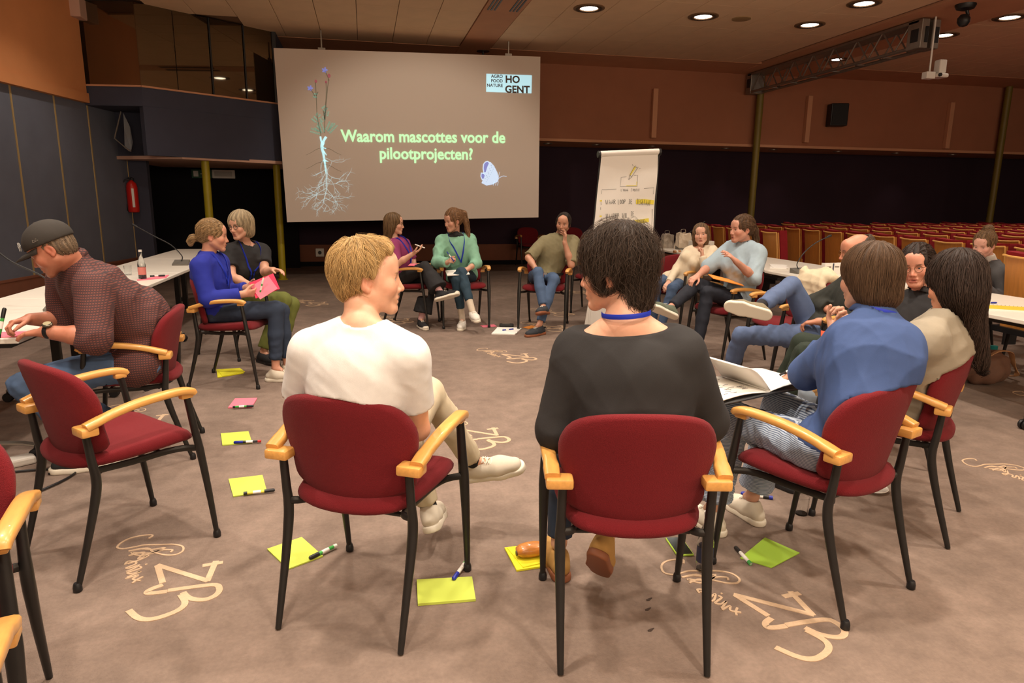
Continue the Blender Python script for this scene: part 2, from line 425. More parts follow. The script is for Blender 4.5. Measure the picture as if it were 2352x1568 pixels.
# ceiling: slab, lay-in tiles, beams
ceil = struct(MB().box((-6.5, -3.5, CEIL + .03), (20, 18, CEIL + .2)), 'ceiling', M_grid)
tile_me = None
def tiles(x0, x1, y1, n):
    global tile_me
    cnt = 0
    i = 0
    while x0 + (i + 1) * .6 <= x1 + 0.31:
        for j in range(n):
            cx = x0 + .3 + .6 * i; cy = y1 - .6 - 1.2 * j
            if cx < -1.4 and cy > 10.6 - 1.0 * (cx + 1.4) * -0.9 + 2.2: continue
            if cx < -3.3 and cy > 10.9: continue
            if tile_me is None:
                o = MB().box((-.296, -.596, 0), (.296, .596, .03), 0.004).build('ceiling_tile', M_tile, ceil); tile_me = o.data
            else: o = link(bpy.data.objects.new('ceiling_tile', tile_me), ceil)
            o.location = (cx, cy, CEIL); cnt += 1
        i += 1
    return cnt
tiles(-4.23, 1.77, 13.17, 4)
tiles(2.355, 7.8, 13.17, 4)
tiles(9.2, 15.8, 13.17, 4)
plainc = MB().box((-6.5, -3.5, CEIL), (20, 8.36, CEIL + .031)).build('ceiling_panel', M_tile, ceil)
MB().box((1.78, 8.3, CEIL - .012), (2.34, 14.3, CEIL + .03)).build('ceiling_beam', M_plaster, ceil)
MB().box((7.86, 8.3, CEIL - .012), (9.18, 14.3, CEIL + .03)).build('ceiling_beam', M_plaster, ceil)
MB().box((-6, 13.17, CEIL - .006), (18, 14.4, CEIL + .03)).build('ceiling_border', M_plaster, ceil)
for sx in (1.83, 2.16):
    g = MB()
    for q in range(3): g.box((sx + q * .05, 9.4, CEIL - .02), (sx + q * .05 + .022, 10.55, CEIL - .011))
    g.build('air_slot', M_blk, ceil)

# screen wall: projecting bulkhead over a recessed dark wall
struct(MB().box((-1.38, 14.28, 2.72), (19.5, 14.42, CEIL + .03)), 'wall_back_upper', M_wallup)
wl = struct(MB().box((-4.2, 15.7, 0), (19.5, 15.85, 2.9)), 'wall_back', M_dark)
MB().box((-4.2, 15.64, 0.1), (19.5, 15.7, .44)).build('wainscot_board', M_wains, wl)
MB().box((-4.2, 15.63, 0), (19.5, 15.7, .1)).build('skirting', M_black, wl)
MB().box((-4.2, 15.62, .44), (19.5, 15.7, .47)).build('wainscot_cap', M_wains, wl)
sf = struct(MB().box((-1.38, 14.24, 2.68), (19.5, 15.72, 2.735)), 'trim_1', M_plaster)
for x in (3.9, 5.0, 6.3, 8.1, 9.3, 11.0, 12.6, 14.2):
    MB().lathe([(.10, 0), (.10, -.012), (.075, -.014), (.07, -.004), (0, -.004)], 18, (x, 14.8, 2.68)).build('ledge_spot', M_alu, sf, True)
for x in (6.0, 8.55, 9.9, 13.4):
    ld = bpy.data.lights.new('ledge_light', 'SPOT'); ld.energy = 9; ld.color = (1, .62, .6); ld.spot_size = 1.6; ld.spot_blend = .9; ld.shadow_soft_size = .05
    lo = bpy.data.objects.new('ledge_light', ld); lo.location = (x, 15.1, 2.64); COL.objects.link(lo)
for i, (x0, z0, z1) in enumerate([(6.07, 2.8, 3.8), (9.73, 2.8, 3.8), (13.45, 2.76, 3.8)]):
    o = MB().box((x0 - .055, 14.17, z0), (x0 + .055, 14.28, z1), .01).build('wall_strip', M_plaster)
    tag(o, ['slim vertical wall strip on the brown wall beside the projection screen', 'slim vertical wall strip nearest the black wall speaker',
            'slim vertical wall strip by the far olive post'][i], 'wall light', 'vertical wall strips')
struct(MB().box((19.4, -3.5, 0), (19.55, 18, CEIL + .1)), 'wall_right', M_dark)
struct(MB().box((-6.5, -3.6, 0), (20, -3.5, CEIL + .1)), 'wall_front', M_wallup)

# left wall: blue-grey fabric panels below, orange plaster above
def LW(y): return -3.96 + .161 * (y - 11.49)
def lwbox(y0, y1, z0, z1, off0, off1, bev=0):
    mb = MB()
    vs = []
    for off in (off0, off1):
        for y in (y0, y1):
            for z in (z0, z1): vs.append(Vector((LW(y) + off, y, z)))
    mb.add(vs, [(0, 1, 3, 2), (4, 6, 7, 5), (0, 4, 5, 1), (2, 3, 7, 6), (0, 2, 6, 4), (1, 5, 7, 3)])
    return mb
wall_left = struct(lwbox(-3.5, 12.62, 0, 3.0, -.25, -.05), 'wall_left', M_black)
ys = [-3.4, -1.6, 0.2, 2.0, 3.8, 5.4, 7.0, 8.5, 9.915, 10.79, 11.59, 12.6]
for a, b in zip(ys[:-1], ys[1:]):
    lwbox(a + .012, b - .012, .47, 2.80, -.05, -.005).build('wall_panel', M_bluegrey, wall_left)
    lwbox(b - .012, b + .012, .47, 2.80, -.045, .004).build('divider_strip', M_gold, wall_left)
lwbox(-3.4, 12.6, .08, .44, -.05, .01).build('wainscot_board', M_wains, wall_left)
lwbox(-3.4, 12.6, .44, .47, -.05, .02).build('wainscot_cap', M_wains, wall_left)
lwbox(-3.4, 12.6, 0, .08, -.05, .02).build('skirting', M_black, wall_left)
up = struct(lwbox(-3.5, 11.50, 2.94, CEIL + .05, -.2, .06), 'wall_left_upper', M_orange)
lwbox(-3.5, 11.50, 2.80, 2.935, -.2, .085).build('orange_band', M_orange, up)
MB().box((-3.99, 11.3, 3.93), (-3.80, 11.56, 4.2), .01).build('wall_bracket', M_pinkish, up)

# corner balcony: glazed booth above a dark blue parapet
B0, B1, B2 = Vector((-3.99, 11.55, 0)), Vector((-3.14, 11.42, 0)), Vector((-1.39, 12.87, 0))
def wallseg(mb, p, q, z0, z1, th=.08, inset=0.0):
    d = (q - p).normalized(); n = Vector((-d.y, d.x, 0))
    a = p + n * inset; b = q + n * inset
    vs = [Vector((v.x, v.y, z)) for v in (a, b, b + n * th, a + n * th) for z in (z0, z1)]
    mb.add(vs, [(0, 2, 3, 1), (2, 4, 5, 3), (4, 6, 7, 5), (6, 0, 1, 7), (0, 6, 4, 2), (1, 3, 5, 7)]); return mb
par = MB(); wallseg(par, B0, B1, 2.78, 3.04, .12); wallseg(par, B1, B2, 2.78, 3.04, .12)
balc = struct(par, 'wall_balcony', M_bluedark)
capb = MB(); wallseg(capb, B0, B1, 3.04, 3.065, .16, -.02); wallseg(capb, B1, B2, 3.04, 3.065, .16, -.02)
capb.build('parapet_cap', M_plaster, balc)
low = MB(); wallseg(low, B1, B2, 2.08, 2.79, .12, .005); low.build('balcony_panel', M_bluedark, balc)
low = MB(); wallseg(low, Vector((-3.95, 12.35, 0)), Vector((-2.2, 12.35, 0)), 2.08, 2.79, .12); low.build('balcony_panel', M_bluedark, balc)
sof = MB(); sof.poly([(-3.95, 12.35), (-3.14, 11.90), (-2.75, 11.78), (-1.39, 12.86), (-1.39, 15.7), (-3.95, 15.7)], .05, 2.05); sof.build('balcony_soffit', M_pinkish, balc)
so2 = MB(); so2.poly([(-3.99, 11.56), (-3.14, 11.43), (-1.39, 12.88), (-1.39, 15.7), (-4.0, 15.7)], .04, 2.775); so2.build('balcony_deck', M_bluedark, balc)
booth = struct(MB().box((-1.42, 12.90, 2.1), (-1.38, 15.7, CEIL + .03)), 'wall_booth_side', M_bluedark)
struct(MB().box((-4.9, 15.3, 0), (-1.4, 15.4, 2.1)), 'wall_recess', M_black)
struct(MB().box((-4.2, 14.9, 3.0), (-1.4, 15.0, CEIL)), 'wall_booth_back', M_dark)
struct(MB().box((-4.25, 12.6, 0), (-3.5, 12.75, 2.1)), 'wall_pier', M_bluedark)
def glasspane(p, q, n):
    d = q - p
    for i in range(n):
        a = p + d * (i / n) + d.normalized() * .006; b = p + d * ((i + 1) / n) - d.normalized() * .006
        mb = MB(); wallseg(mb, a, b, 3.065, CEIL, .012, .02); o = mb.build('window_pane', M_glassd, win)
win = struct(MB().box((-1.44, 12.84, 3.04), (-1.38, 12.9, CEIL)), 'window_1', M_blk)
glasspane(B0 + Vector((.02, 0, 0)), B1, 1)
glasspane(B1, B1 + (B2 - B1) * .245, 1); glasspane(B1 + (B2 - B1) * .245, B1 + (B2 - B1) * .49, 1); glasspane(B1 + (B2 - B1) * .49, B1 + (B2 - B1) * .745, 1); glasspane(B1 + (B2 - B1) * .745, B2, 1)
for t in (.49, .745):
    c = B1 + (B2 - B1) * t
    MB().box((c.x - .008, c.y - .004, 3.06), (c.x + .008, c.y + .02, CEIL)).build('window_bar', M_blk, win)

# posts
for i, (x, y, h, m, lab) in enumerate([(-2.52, 12.25, 2.06, M_yellow, 'round yellow post carrying the balcony beside the wall light box'), (-1.52, 13.15, 2.06, M_yellow, 'round yellow post by the lower corner of the projection screen'),
        (8.46, 14.12, 4.19, M_oliv, 'tall olive post where the lighting truss meets the brown wall'), (14.88, 14.12, 4.19, M_oliv, 'tall olive post beyond the woman with a hair bun')]):
    o = MB().sweep([(x, y, 0), (x, y, h)], .062 if i < 2 else .075, 20).build('post', m, None, True)
    tag(o, lab, 'post', 'posts')
    mb = MB().lathe([(.09, 0), (.09, .012), (.07, .02), (.065, .02)], 20, (x, y, 0)); mb.build('base_plate', m, o, True)

# ------------------------------------------------------------------ downlights
proto = None
dlabs = {0: 'ceiling downlight above the flipchart, nearest the projection screen', 1: 'ceiling downlight between the flipchart and the round speaker grille', 2: 'ceiling downlight in front of the dark lighting truss', 3: 'ceiling downlight cut by the top of the picture before the truss', 4: 'ceiling downlight behind the far end of the truss', 5: 'ceiling downlight beyond the truss by the black camera dome'}
for i, (x, y, p) in enumerate(DOWN):
    if proto is None:
        t = empty('downlight', (x, y, CEIL))
        ring = MB().lathe([(.225, .0), (.225, -.012), (.205, -.016), (.135, -.016), (.13, .0), (.128, .002)], 40).build('ring', mat('lamp_ring', srgb(120, 92, 64), .5), t, True)
        sl = MB()
        for q in range(28):
            a = 2 * PI * q / 28; R = Matrix.Rotation(a, 4, 'Z')
            sl.box((.158, -.008, -.0185), (.192, .008, -.0155), 0, R)
        sl.build('ring_slot', M_blk, t)
        MB().lathe([(.126, -.006), (.10, -.012), (0, -.014)], 32).build('lamp', M_lampglow, t, True)
        proto = t
    else:
        t = proto.copy(); COL.objects.link(t); t.location = (x, y, CEIL)
        for c in proto.children:
            cc = c.copy(); COL.objects.link(cc); cc.parent = t
    tag(t, dlabs.get(i, 'ceiling downlight overhead, outside the picture'), 'light', 'ceiling downlights' if i < 6 else 'ceiling downlights overhead')
for (x, y, lab) in ((5.66, 10.15, 'round speaker grille in the ceiling beside a downlight'), (10.3, 8.9, 'round speaker grille in the ceiling beyond the truss')):
    o = MB().lathe([(.14, 0), (.14, -.01), (.125, -.014), (0, -.014)], 30, (x, y, CEIL)).build('ceiling_speaker', mat('grille', srgb(150, 122, 84), .7), None, True)
    tag(o, lab, 'speaker', 'ceiling speakers')

# ------------------------------------------------------------------ projection screen and slide
scr = empty('projection_screen', (1.0, 12.51, 1.0), 0, 'large white projection screen showing a slide with green words and a rooted plant', 'screen')
SA, SB, SCc, SD = Vector((-1.323, 12.51, 1.0635)), Vector((3.15, 12.51, 1.167)), Vector((3.132, 12.51, 3.9705)), Vector((-1.3815, 12.51, 3.8805))
def scpt(u, v, off=0.0):
    p = (SA * (1 - u) + SB * u) * (1 - v) + (SD * (1 - u) + SCc * u) * v
    return Vector((p.x, 12.51 - off, p.z))
vs = [scpt(0, 0, 0), scpt(1, 0, 0), scpt(1, 1, 0), scpt(0, 1, 0)]
vs += [v + Vector((0, .012, 0)) for v in vs]
sc_o = mesh_obj('screen_cloth', vs, [(0, 1, 2, 3), (7, 6, 5, 4), (0, 4, 5, 1), (1, 5, 6, 2), (2, 6, 7, 3), (3, 7, 4, 0)], M_screen, scr)
for x, z in ((-.62, 3.885), (2.56, 3.955)): MB().box((x - .06, 12.525, z - .03), (x + .06, 12.56, z + .045)).box((x - .01, 12.53, z), (x + .01, 12.55, CEIL)).build('bracket', M_alu, scr)
# everything was given in room coordinates: shift children back by the empty's place
def rebase(root):
    for c in root.children:
        c.data.transform(Matrix.Translation(-Vector(root.location)) ) if root.rotation_euler.z == 0 else c.data.transform(root.matrix_basis.inverted())
# slide pixels: u,v from photo-like fractions of the slide
def SP(px, py):      # slide layout coordinates 0..1 from left / from top
    return scpt(px, 1 - py, .006)
class SB2:           # ribbons laid on the screen plane
    def __init__(s, off=.006): s.v = []; s.f = []; s.off = off
    def rib(s, pts, w):
        P = [scpt(a, 1 - b, s.off) for a, b in pts]; k = len(P); n0 = len(s.v)
        for i, p in enumerate(P):
            t = P[min(i + 1, k - 1)] - P[max(i - 1, 0)]; t.y = 0
            t = t.normalized() if t.length > 1e-9 else Vector((1, 0, 0))
            nn = Vector((-t.z, 0, t.x)); ww = (w[i] if isinstance(w, (list, tuple)) else w) * .45
            s.v += [p + nn * ww, p - nn * ww]
        for i in range(k - 1): s.f.append((n0 + 2 * i, n0 + 2 * i + 1, n0 + 2 * i + 3, n0 + 2 * i + 2))
    def pol(s, pts):
        n0 = len(s.v); s.v += [scpt(a, 1 - b, s.off) for a, b in pts]; s.f.append(tuple(range(n0, n0 + len(pts))))
    def ell(s, cx, cy, rx, ry, rot=0, n=10):
        s.pol([(cx + rx * math.cos(t) * math.cos(rot) - ry * math.sin(t) * math.sin(rot) * 1.0, cy + (rx * math.cos(t) * math.sin(rot) + ry * math.sin(t) * math.cos(rot)) * 1.55) for t in [2 * PI * i / n for i in range(n)]])
    def out(s, name, m):
        return mesh_obj(name, s.v, s.f, m, scr)
W0, H0 = 5.0, 3.12
rs = random.Random(4)
def mapz(x, y): # from the zoomed photo of the slide (2352 wide crop) to slide fractions
    # bilinear corners: TL(97,98) TR(2151,172) BR(2140,1407) BL(197,1445)
    v = .5; u = .5
    for _ in range(8):
        lx = 97 + 100 * v; rx = 2151 - 11 * v; u = (x - lx) / (rx - lx)
        ty = 98 + 74 * u; by = 1445 - 38 * u; v = (y - ty) / (by - ty)
    return u, v
def line(sb, pts, w, sm=True):
    q = [Vector((*mapz(*p), 0)) for p in pts]
    if sm and len(q) > 2: q = crom(q, 4)
    if isinstance(w, tuple): w = [w[0] + (w[1] - w[0]) * i / (len(q) - 1) for i in range(len(q))]
    sb.rib([(a.x, a.y) for a in q], w)
st = SB2()
for p in ([(412, 620), (405, 470), (400, 355)], [(470, 640), (480, 480), (495, 330)], [(462, 640), (478, 450), (476, 355)], [(395, 460), (380, 430), (362, 405)], [(405, 455), (418, 425)], [(500, 340), (470, 270)], [(470, 640), (455, 560)], [(468, 740), (470, 600), (484, 540)], [(440, 760), (420, 660), (412, 610)]): line(st, p, .012)
st.out('slide_stem', M_slstem)
rt = SB2(); line(rt, [(436, 765), (442, 800), (458, 830)], (.03, .035)); line(rt, [(478, 768), (462, 795), (452, 830)], (.045, .04)); line(rt, [(452, 810), (447, 850), (458, 900), (466, 960)], (.06, .035)); line(rt, [(452, 850), (478, 860)], .02); line(rt, [(460, 880), (482, 912)], (.03, .01)); line(rt, [(466, 950), (495, 962)], (.03, .008)); line(rt, [(466, 950), (474, 1010), (480, 1060)], (.035, .024))
rt.out('slide_root', M_slroot2)
rt = SB2(.007)
line(rt, [(478, 1050), (484, 1150), (478, 1200), (460, 1280)], (.022, .012))
def rootlet(x, y, ang, L, w, d=0):
    pts = [(x, y)]
    for i in range(4):
        ang += rs.uniform(-.45, .45); x += math.cos(ang) * L / 4; y += math.sin(ang) * L / 4; pts.append((x, y))
        if d < 2 and i in (1, 3):
            for s in (-1, 1):
                if rs.random() < .75: rootlet(x, y, ang + s * rs.uniform(.4, .8), L * .5, w * .7, d + 1)
    line(rt, pts, (w * .8, w * .4))
for (y, L, w) in ((930, 120, .010), (1010, 110, .012), (1040, 120, .012), (1090, 110, .012), (1130, 150, .013), (1170, 150, .013), (1210, 130, .012), (1250, 110, .011)):
    for s in (-1, 1): rootlet(480 if y > 990 else 466, y, (PI / 2 - s * rs.uniform(.75, 1.05)), L, w)
rootlet(460, 1280, PI * .62, 80, .011); rootlet(460, 1280, PI * .38, 80, .011)
rt.out('slide_root', M_slroot)
rt2 = SB2()
for s, y in ((-1, 850), (1, 850), (-1, 960), (1, 980)):
    line(rt2, [(460, y), (460 + s * 50, y + 15), (460 + s * 90, y + 40), (460 + s * 130, y + 60)], (.008, .004))
rt2.out('slide_root', M_slstem)
for (x0, y0, x1, y1, n) in ((440, 740, 362, 715, 6), (430, 720, 400, 690, 4), (455, 735, 425, 650, 7), (485, 720, 515, 655, 6), (495, 735, 552, 672, 7), (410, 650, 378, 620, 4), (462, 650, 440, 620, 3), (475, 610, 485, 570, 3), (450, 560, 480, 540, 3), (412, 610, 425, 590, 2), (385, 450, 412, 455, 3)):
    lf = SB2()
    for i in range(n):
        t = (i + .5) / n; x = x0 + (x1 - x0) * t; y = y0 + (y1 - y0) * t; a = math.atan2(y1 - y0, x1 - x0)
        for s in (-1, 1):
            u, v = mapz(x + s * -math.sin(a) * 11, y + s * math.cos(a) * 11); lf.ell(u, v, .0046, .0024, a + s * .9)
    lf.out('slide_leaf', M_slleaf)['kind'] = 'stuff'
for x, y, r in ((402, 346, .005), (498, 305, .006), (476, 352, .004)):
    pk = SB2(); u, v = mapz(x, y); pk.ell(u, v, r, r * 1.3); pk.out('slide_flower', M_slpink)
for x, y in ((466, 262), (360, 397)):
    vi = SB2()
    for a in (0, 1.2, 2.4, 3.6, 5.0):
        u, v = mapz(x + 12 * math.cos(a), y + 12 * math.sin(a)); vi.ell(u, v, .0052, .003, a)
    vi.out('slide_flower', M_slviolet)
# butterfly
bt = SB2(); bt.pol([mapz(*p) for p in ((1745, 968), (1775, 1000), (1800, 1050), (1812, 1095), (1805, 1120), (1760, 1145), (1712, 1152), (1672, 1132), (1690, 1100), (1700, 1050), (1715, 1010), (1730, 975))]); 
line(bt, [(1812, 1095), (1845, 1078), (1876, 1082)], .008); line(bt, [(1810, 1085), (1815, 1060), (1820, 1045)], .006)
for dx in (0, 18, 34): line(bt, [(1775 + dx, 1120), (1768 + dx, 1152)], .007)
bt.out('slide_butterfly', M_slbut)
bt = SB2(.005); bt.pol([mapz(*p) for p in ((1700, 965), (1720, 958), (1742, 970), (1728, 1000), (1712, 1050), (1690, 1060), (1682, 1020), (1685, 985))]); bt.pol([mapz(*p) for p in ((1668, 1050), (1690, 1052), (1705, 1070), (1695, 1110), (1676, 1110), (1664, 1080))]); bt.out('slide_butterfly_rim', M_slbut)
bt = SB2(.0065); bt.pol([mapz(*p) for p in ((1703, 972), (1720, 966), (1732, 976), (1718, 1008), (1706, 1046), (1694, 1048), (1690, 1015), (1693, 985))]); bt.pol([mapz(*p) for p in ((1674, 1058), (1690, 1060), (1698, 1074), (1690, 1098), (1680, 1100), (1671, 1080))]); bt.out('slide_butterfly_wing', M_slviolet)
bt = SB2(.008)
for i in range(9):
    u, v = mapz(1750 - i * 6 + (i % 2) * 10, 995 + i * 13); bt.ell(u, v, .0012, .0012)
    u, v = mapz(1775 - i * 8, 1010 + i * 14); bt.ell(u, v, .001, .001)
bt.out('slide_butterfly_dot', M_sldark)
# logo block
lg = SB2(); lg.pol([mapz(1709, 295), mapz(2080, 309), mapz(2077, 443), mapz(1708, 430)]); lg.out('slide_logo', M_slblue)
def slide_text(s, zx, zy, size, m, bold, off=.008, align='CENTER', sx=1.0, slant=.021):
    p = scpt(*[(lambda a: (a[0], 1 - a[1]))(mapz(zx, zy))][0], off)
    X = Vector((math.cos(slant), 0, math.sin(slant)))
    M = frame(p, X, Vector((0, 0, 1)))
    return text_obj('slide_text', s, size, m, M, scr, .0005, bold, align, sx)
slide_text('Waarom mascottes voor de', 1228, 812, .276, M_textgreen, .0065, sx=.905, slant=.018)
slide_text('pilootprojecten?', 1240, 944, .276, M_textgreen, .0065, sx=.905, slant=.014)
for s_, y in (('AGRO', 327), ('FOOD', 361), ('NATURE', 395)):
    slide_text(s_, 1842, y, .074, M_sldark, .0018, .0085, 'RIGHT', 1.0, .022)
slide_text('HO', 1862, 362, .168, M_sldark, .0055, .0085, 'LEFT', 1.02, .022)
slide_text('GENT', 1860, 436, .168, M_sldark, .0055, .0085, 'LEFT', 1.02, .022)
rebase(scr)
# ------------------------------------------------------------------ conference chairs
def pad_mesh(outline, rings, fn):
    """outline: list of 2D points; rings: (scale, offset) from front centre over the rim to the back centre; fn(x, v, off) -> 3D"""
    n = len(outline); vs = []; fs = []
    cx = sum(p[0] for p in outline) / n; cy = sum(p[1] for p in outline) / n
    for s, off in rings:
        for p in outline: vs.append(fn(cx + (p[0] - cx) * s, cy + (p[1] - cy) * s, off))
    for i in range(len(rings) - 1):
        for j in range(n): fs.append((i * n + j, i * n + (j + 1) % n, (i + 1) * n + (j + 1) % n, (i + 1) * n + j))
    vs.append(fn(cx, cy, rings[0][1])); a = len(vs) - 1
    vs.append(fn(cx, cy, rings[-1][1])); b = len(vs) - 1
    L = (len(rings) - 1) * n
    for j in range(n):
        fs.append((a, (j + 1) % n, j)); fs.append((b, L + j, L + (j + 1) % n))
    return vs, fs
half = [(0, .472), (.07, .477), (.14, .492), (.200, .514), (.228, .538), (.231, .58), (.233, .625), (.248, .68), (.252, .735), (.241, .780), (.214, .822), (.165, .850), (.09, .866), (0, .871)]
bo = [Vector((x, z, 0)) for x, z in half] + [Vector((-x, z, 0)) for x, z in half[-2:0:-1]]
bo = [(p.x, p.y) for p in crom(bo, 2, True)]
def backfn(x, z, off):
    y = -.165 - .085 * max(0, (z - .49) / .38) ** 1.1 + .075 * (x / .25) ** 2 * (1 if z > .49 else 1)
    return Vector((x, y + off, z))
RB = [(.0001, .026), (.35, .027), (.7, .028), (.90, .026), (.97, .018), (1.0, .004), (1.0, -.010), (.975, -.020), (.93, -.025), (.7, -.027), (.35, -.027), (.0001, -.027)]
vs, fs = pad_mesh(bo, RB[1:-1], backfn)
me_back = mesh_obj('backrest', vs, fs, M_red, None, True)
so = [(0, -.228), (.09, -.222), (.155, -.203), (.200, -.17), (.226, -.10), (.240, 0.0), (.250, .11), (.248, .19), (.225, .235), (.15, .252), (0, .256)]
so = [Vector((x, y, 0)) for x, y in so] + [Vector((-x, y, 0)) for x, y in so[-2:0:-1]]
so = [(p.x, p.y) for p in crom(so, 2, True)]
def seatfn(x, y, off):
    t = (y + .245) / .5
    z = .474 + .018 * (t - .35) ** 2 * 2 - (max(0, y - .15) / .11) ** 2 * .022 - .012 * (1 - min(1, abs(x) / .25) ** 2) * (1 - t) + .012 * (abs(x) / .25) ** 2 + 0
    return Vector((x, y, z + off))
RS = [(.35, .036), (.7, .035), (.88, .031), (.96, .020), (1.0, .003), (.995, -.010), (.96, -.018), (.85, -.025), (.6, -.029), (.3, -.030)]
vs, fs = pad_mesh(so, RS, seatfn)
me_seat = mesh_obj('seat', vs, fs, M_red, None, True)
def arm_mb(s):
    mb = MB()
    path = crom([Vector(p) for p in ((s * .272, -.200, .646), (s * .274, -.150, .662), (s * .280, -.08, .683), (s * .284, 0, .698), (s * .285, .09, .705), (s * .282, .17, .705), (s * .278, .215, .696), (s * .277, .228, .684))], 3)
    k = len(path)
    ell = [(.0205 + .004 * math.sin(PI * i / (k - 1)) + (.004 if i < 4 else 0), .0155 - (.003 if i > k - 3 else 0)) for i in range(k)]
    mb.sweep(path, 0, 12, ell, square=.45)
    x0, x1 = sorted((s * .205, s * .292))
    mb.box((x0, -.222, .610), (x1, -.158, .645), .008)
    x0, x1 = sorted((s * .258, s * .290)); mb.box((x0, .17, .668), (x1, .222, .692), .006)
    return mb
arms = [arm_mb(s).build('armrest', M_wood, None, True) for s in (-1, 1)]
def leg_mb(s, front):
    mb = MB()
    if front:
        P = [(s * .273, .200, .672), (s * .274, .222, .52), (s * .275, .236, .43), (s * .274, .262, .22), (s * .270, .285, .012)]
        E_ = [(.0155, .013), (.019, .015), (.021, .016), (.016, .0135), (.0105, .0105)]
    else:
        P = [(s * .238, -.188, .615), (s * .239, -.178, .50), (s * .240, -.170, .43), (s * .240, -.178, .36), (s * .238, -.215, .22), (s * .236, -.280, .004)]
        E_ = [(.0145, .014), (.0155, .016), (.018, .018), (.018, .018), (.015, .015), (.0105, .0105)]
    mb.sweep(crom(P, 4), 0, 12, [E_[min(int(i / 4), len(E_) - 1)] if i % 4 == 0 else tuple(E_[int(i / 4)][k] * (1 - (i % 4) / 4) + E_[min(int(i / 4) + 1, len(E_) - 1)][k] * ((i % 4) / 4) for k in (0, 1)) for i in range((len(P) - 1) * 4 + 1)], up=(0, 1, 0))
    return mb
legs = {}
for s in (-1, 1):
    for fr in (True, False): legs[(s, fr)] = leg_mb(s, fr).build('leg', M_blkmetal, None, True)
def foot_mb(s, fr):
    x, y = (s * .270, .285) if fr else (s * .236, -.280)
    return MB().lathe([(.013, .0), (.0165, .004), (.0165, .020), (.0135, .032), (.0115, .036)], 14, (x, y, 0))
feet = {(s, fr): foot_mb(s, fr).build('rubber_foot', M_blk, None, True) for s in (-1, 1) for fr in (True, False)}
fm = MB()
for s in (-1, 1):
    fm.sweep(crom([(s * .238, -.172, .445), (s * .205, -.165, .446), (s * .19, -.12, .438), (s * .19, 0, .432), (s * .20, .12, .436), (s * .225, .19, .438), (s * .272, .232, .438)], 3), 0, 8, (.010, .014))
for y in (-.13, .12): fm.sweep([(-.19, y, .430), (.19, y, .430)], .009, 8)
me_frame = fm.build('seat_frame', M_blkmetal, None, True)
PROTO = [me_back, me_seat, me_frame] + arms + list(legs.values()) + list(feet.values())
def chair(x, y, dx, dy, label, front_rubber=True, rear_rubber=True, group='red armchairs'):
    rz = math.atan2(dy, dx) - PI / 2
    t = empty('armchair', (x, y, 0), rz, label, 'chair', group)
    def dup(o, par):
        c = o.copy(); COL.objects.link(c); c.parent = par; return c
    for o in [me_back, me_seat, me_frame] + arms: dup(o, t)
    for k, o in legs.items():
        l = dup(o, t)
        if (front_rubber if k[1] else rear_rubber): dup(feet[k], l)
    return t
CH = [(-1.09, 3.037, .726, .688, 'empty red armchair behind the man in the checked shirt, seat towards the circle'),
 (-.008, 2.414, .47, .88, 'red armchair under the blond man in a white shirt'),
 (.857, 2.08, .21, .978, 'red armchair under the woman in the black sweater'),
 (1.748, 2.24, -.383, .924, 'red armchair under the woman in the denim-blue blouse with an open notebook'),
 (2.48, 2.68, -.647, .762, 'red armchair under the woman in the grey sweater'),
 (-1.327, 4.25, -.994, -.105, 'red armchair under the man in the checked shirt and cap'),
 (-1.10, 5.85, .975, -.2, 'red armchair under the woman in the royal blue blouse'),
 (-1.25, 6.92, .80, -.6, 'red armchair under the blond woman in olive trousers'),
 (.50, 8.19, .94, -.34, 'red armchair under the woman in wide black trousers'),
 (1.128, 8.142, 0, -1, 'red armchair under the woman in the mint green fleece'),
 (2.07, 7.81, -.40, -.916, 'red armchair under the man in the olive shirt'),
 (3.05, 8.85, -.5, -.87, 'empty red armchair standing behind the man in the olive shirt'),
 (3.50, 7.45, -.78, -.62, 'red armchair under the smiling woman in a cream top'),
 (3.42, 5.96, -.98, -.2, 'red armchair under the woman in the pale blue shirt'),
 (3.55, 5.14, -.95, -.1, 'empty red armchair with a cream coat over its back'),
 (3.36, 4.42, -.98, .05, 'red armchair under the bald man'),
 (3.02, 3.44, -.82, .57, 'red armchair under the woman in the black shirt with glasses'),
 (-1.184, 1.826, .25, -.97, 'red armchair cut by the left edge, beside the empty armchair'),
 (-.95, 1.16, .25, -.97, 'red armchair in the near left corner, only its armrest and leg showing'),
 (3.62, 15.15, .1, -1, 'red armchair against the dark back wall, nearer the screen'),
 (4.62, 15.1, -.1, -1, 'red armchair against the dark back wall behind the man in the olive shirt'),
 (6.02, 5.42, -.98, -.1, 'red armchair under the young woman with a hair bun')]
for i, c in enumerate(CH):
    chair(*c, rear_rubber=i in (0, 5, 6, 7, 8, 9, 10, 3), front_rubber=True)
for o in PROTO: bpy.data.objects.remove(o)

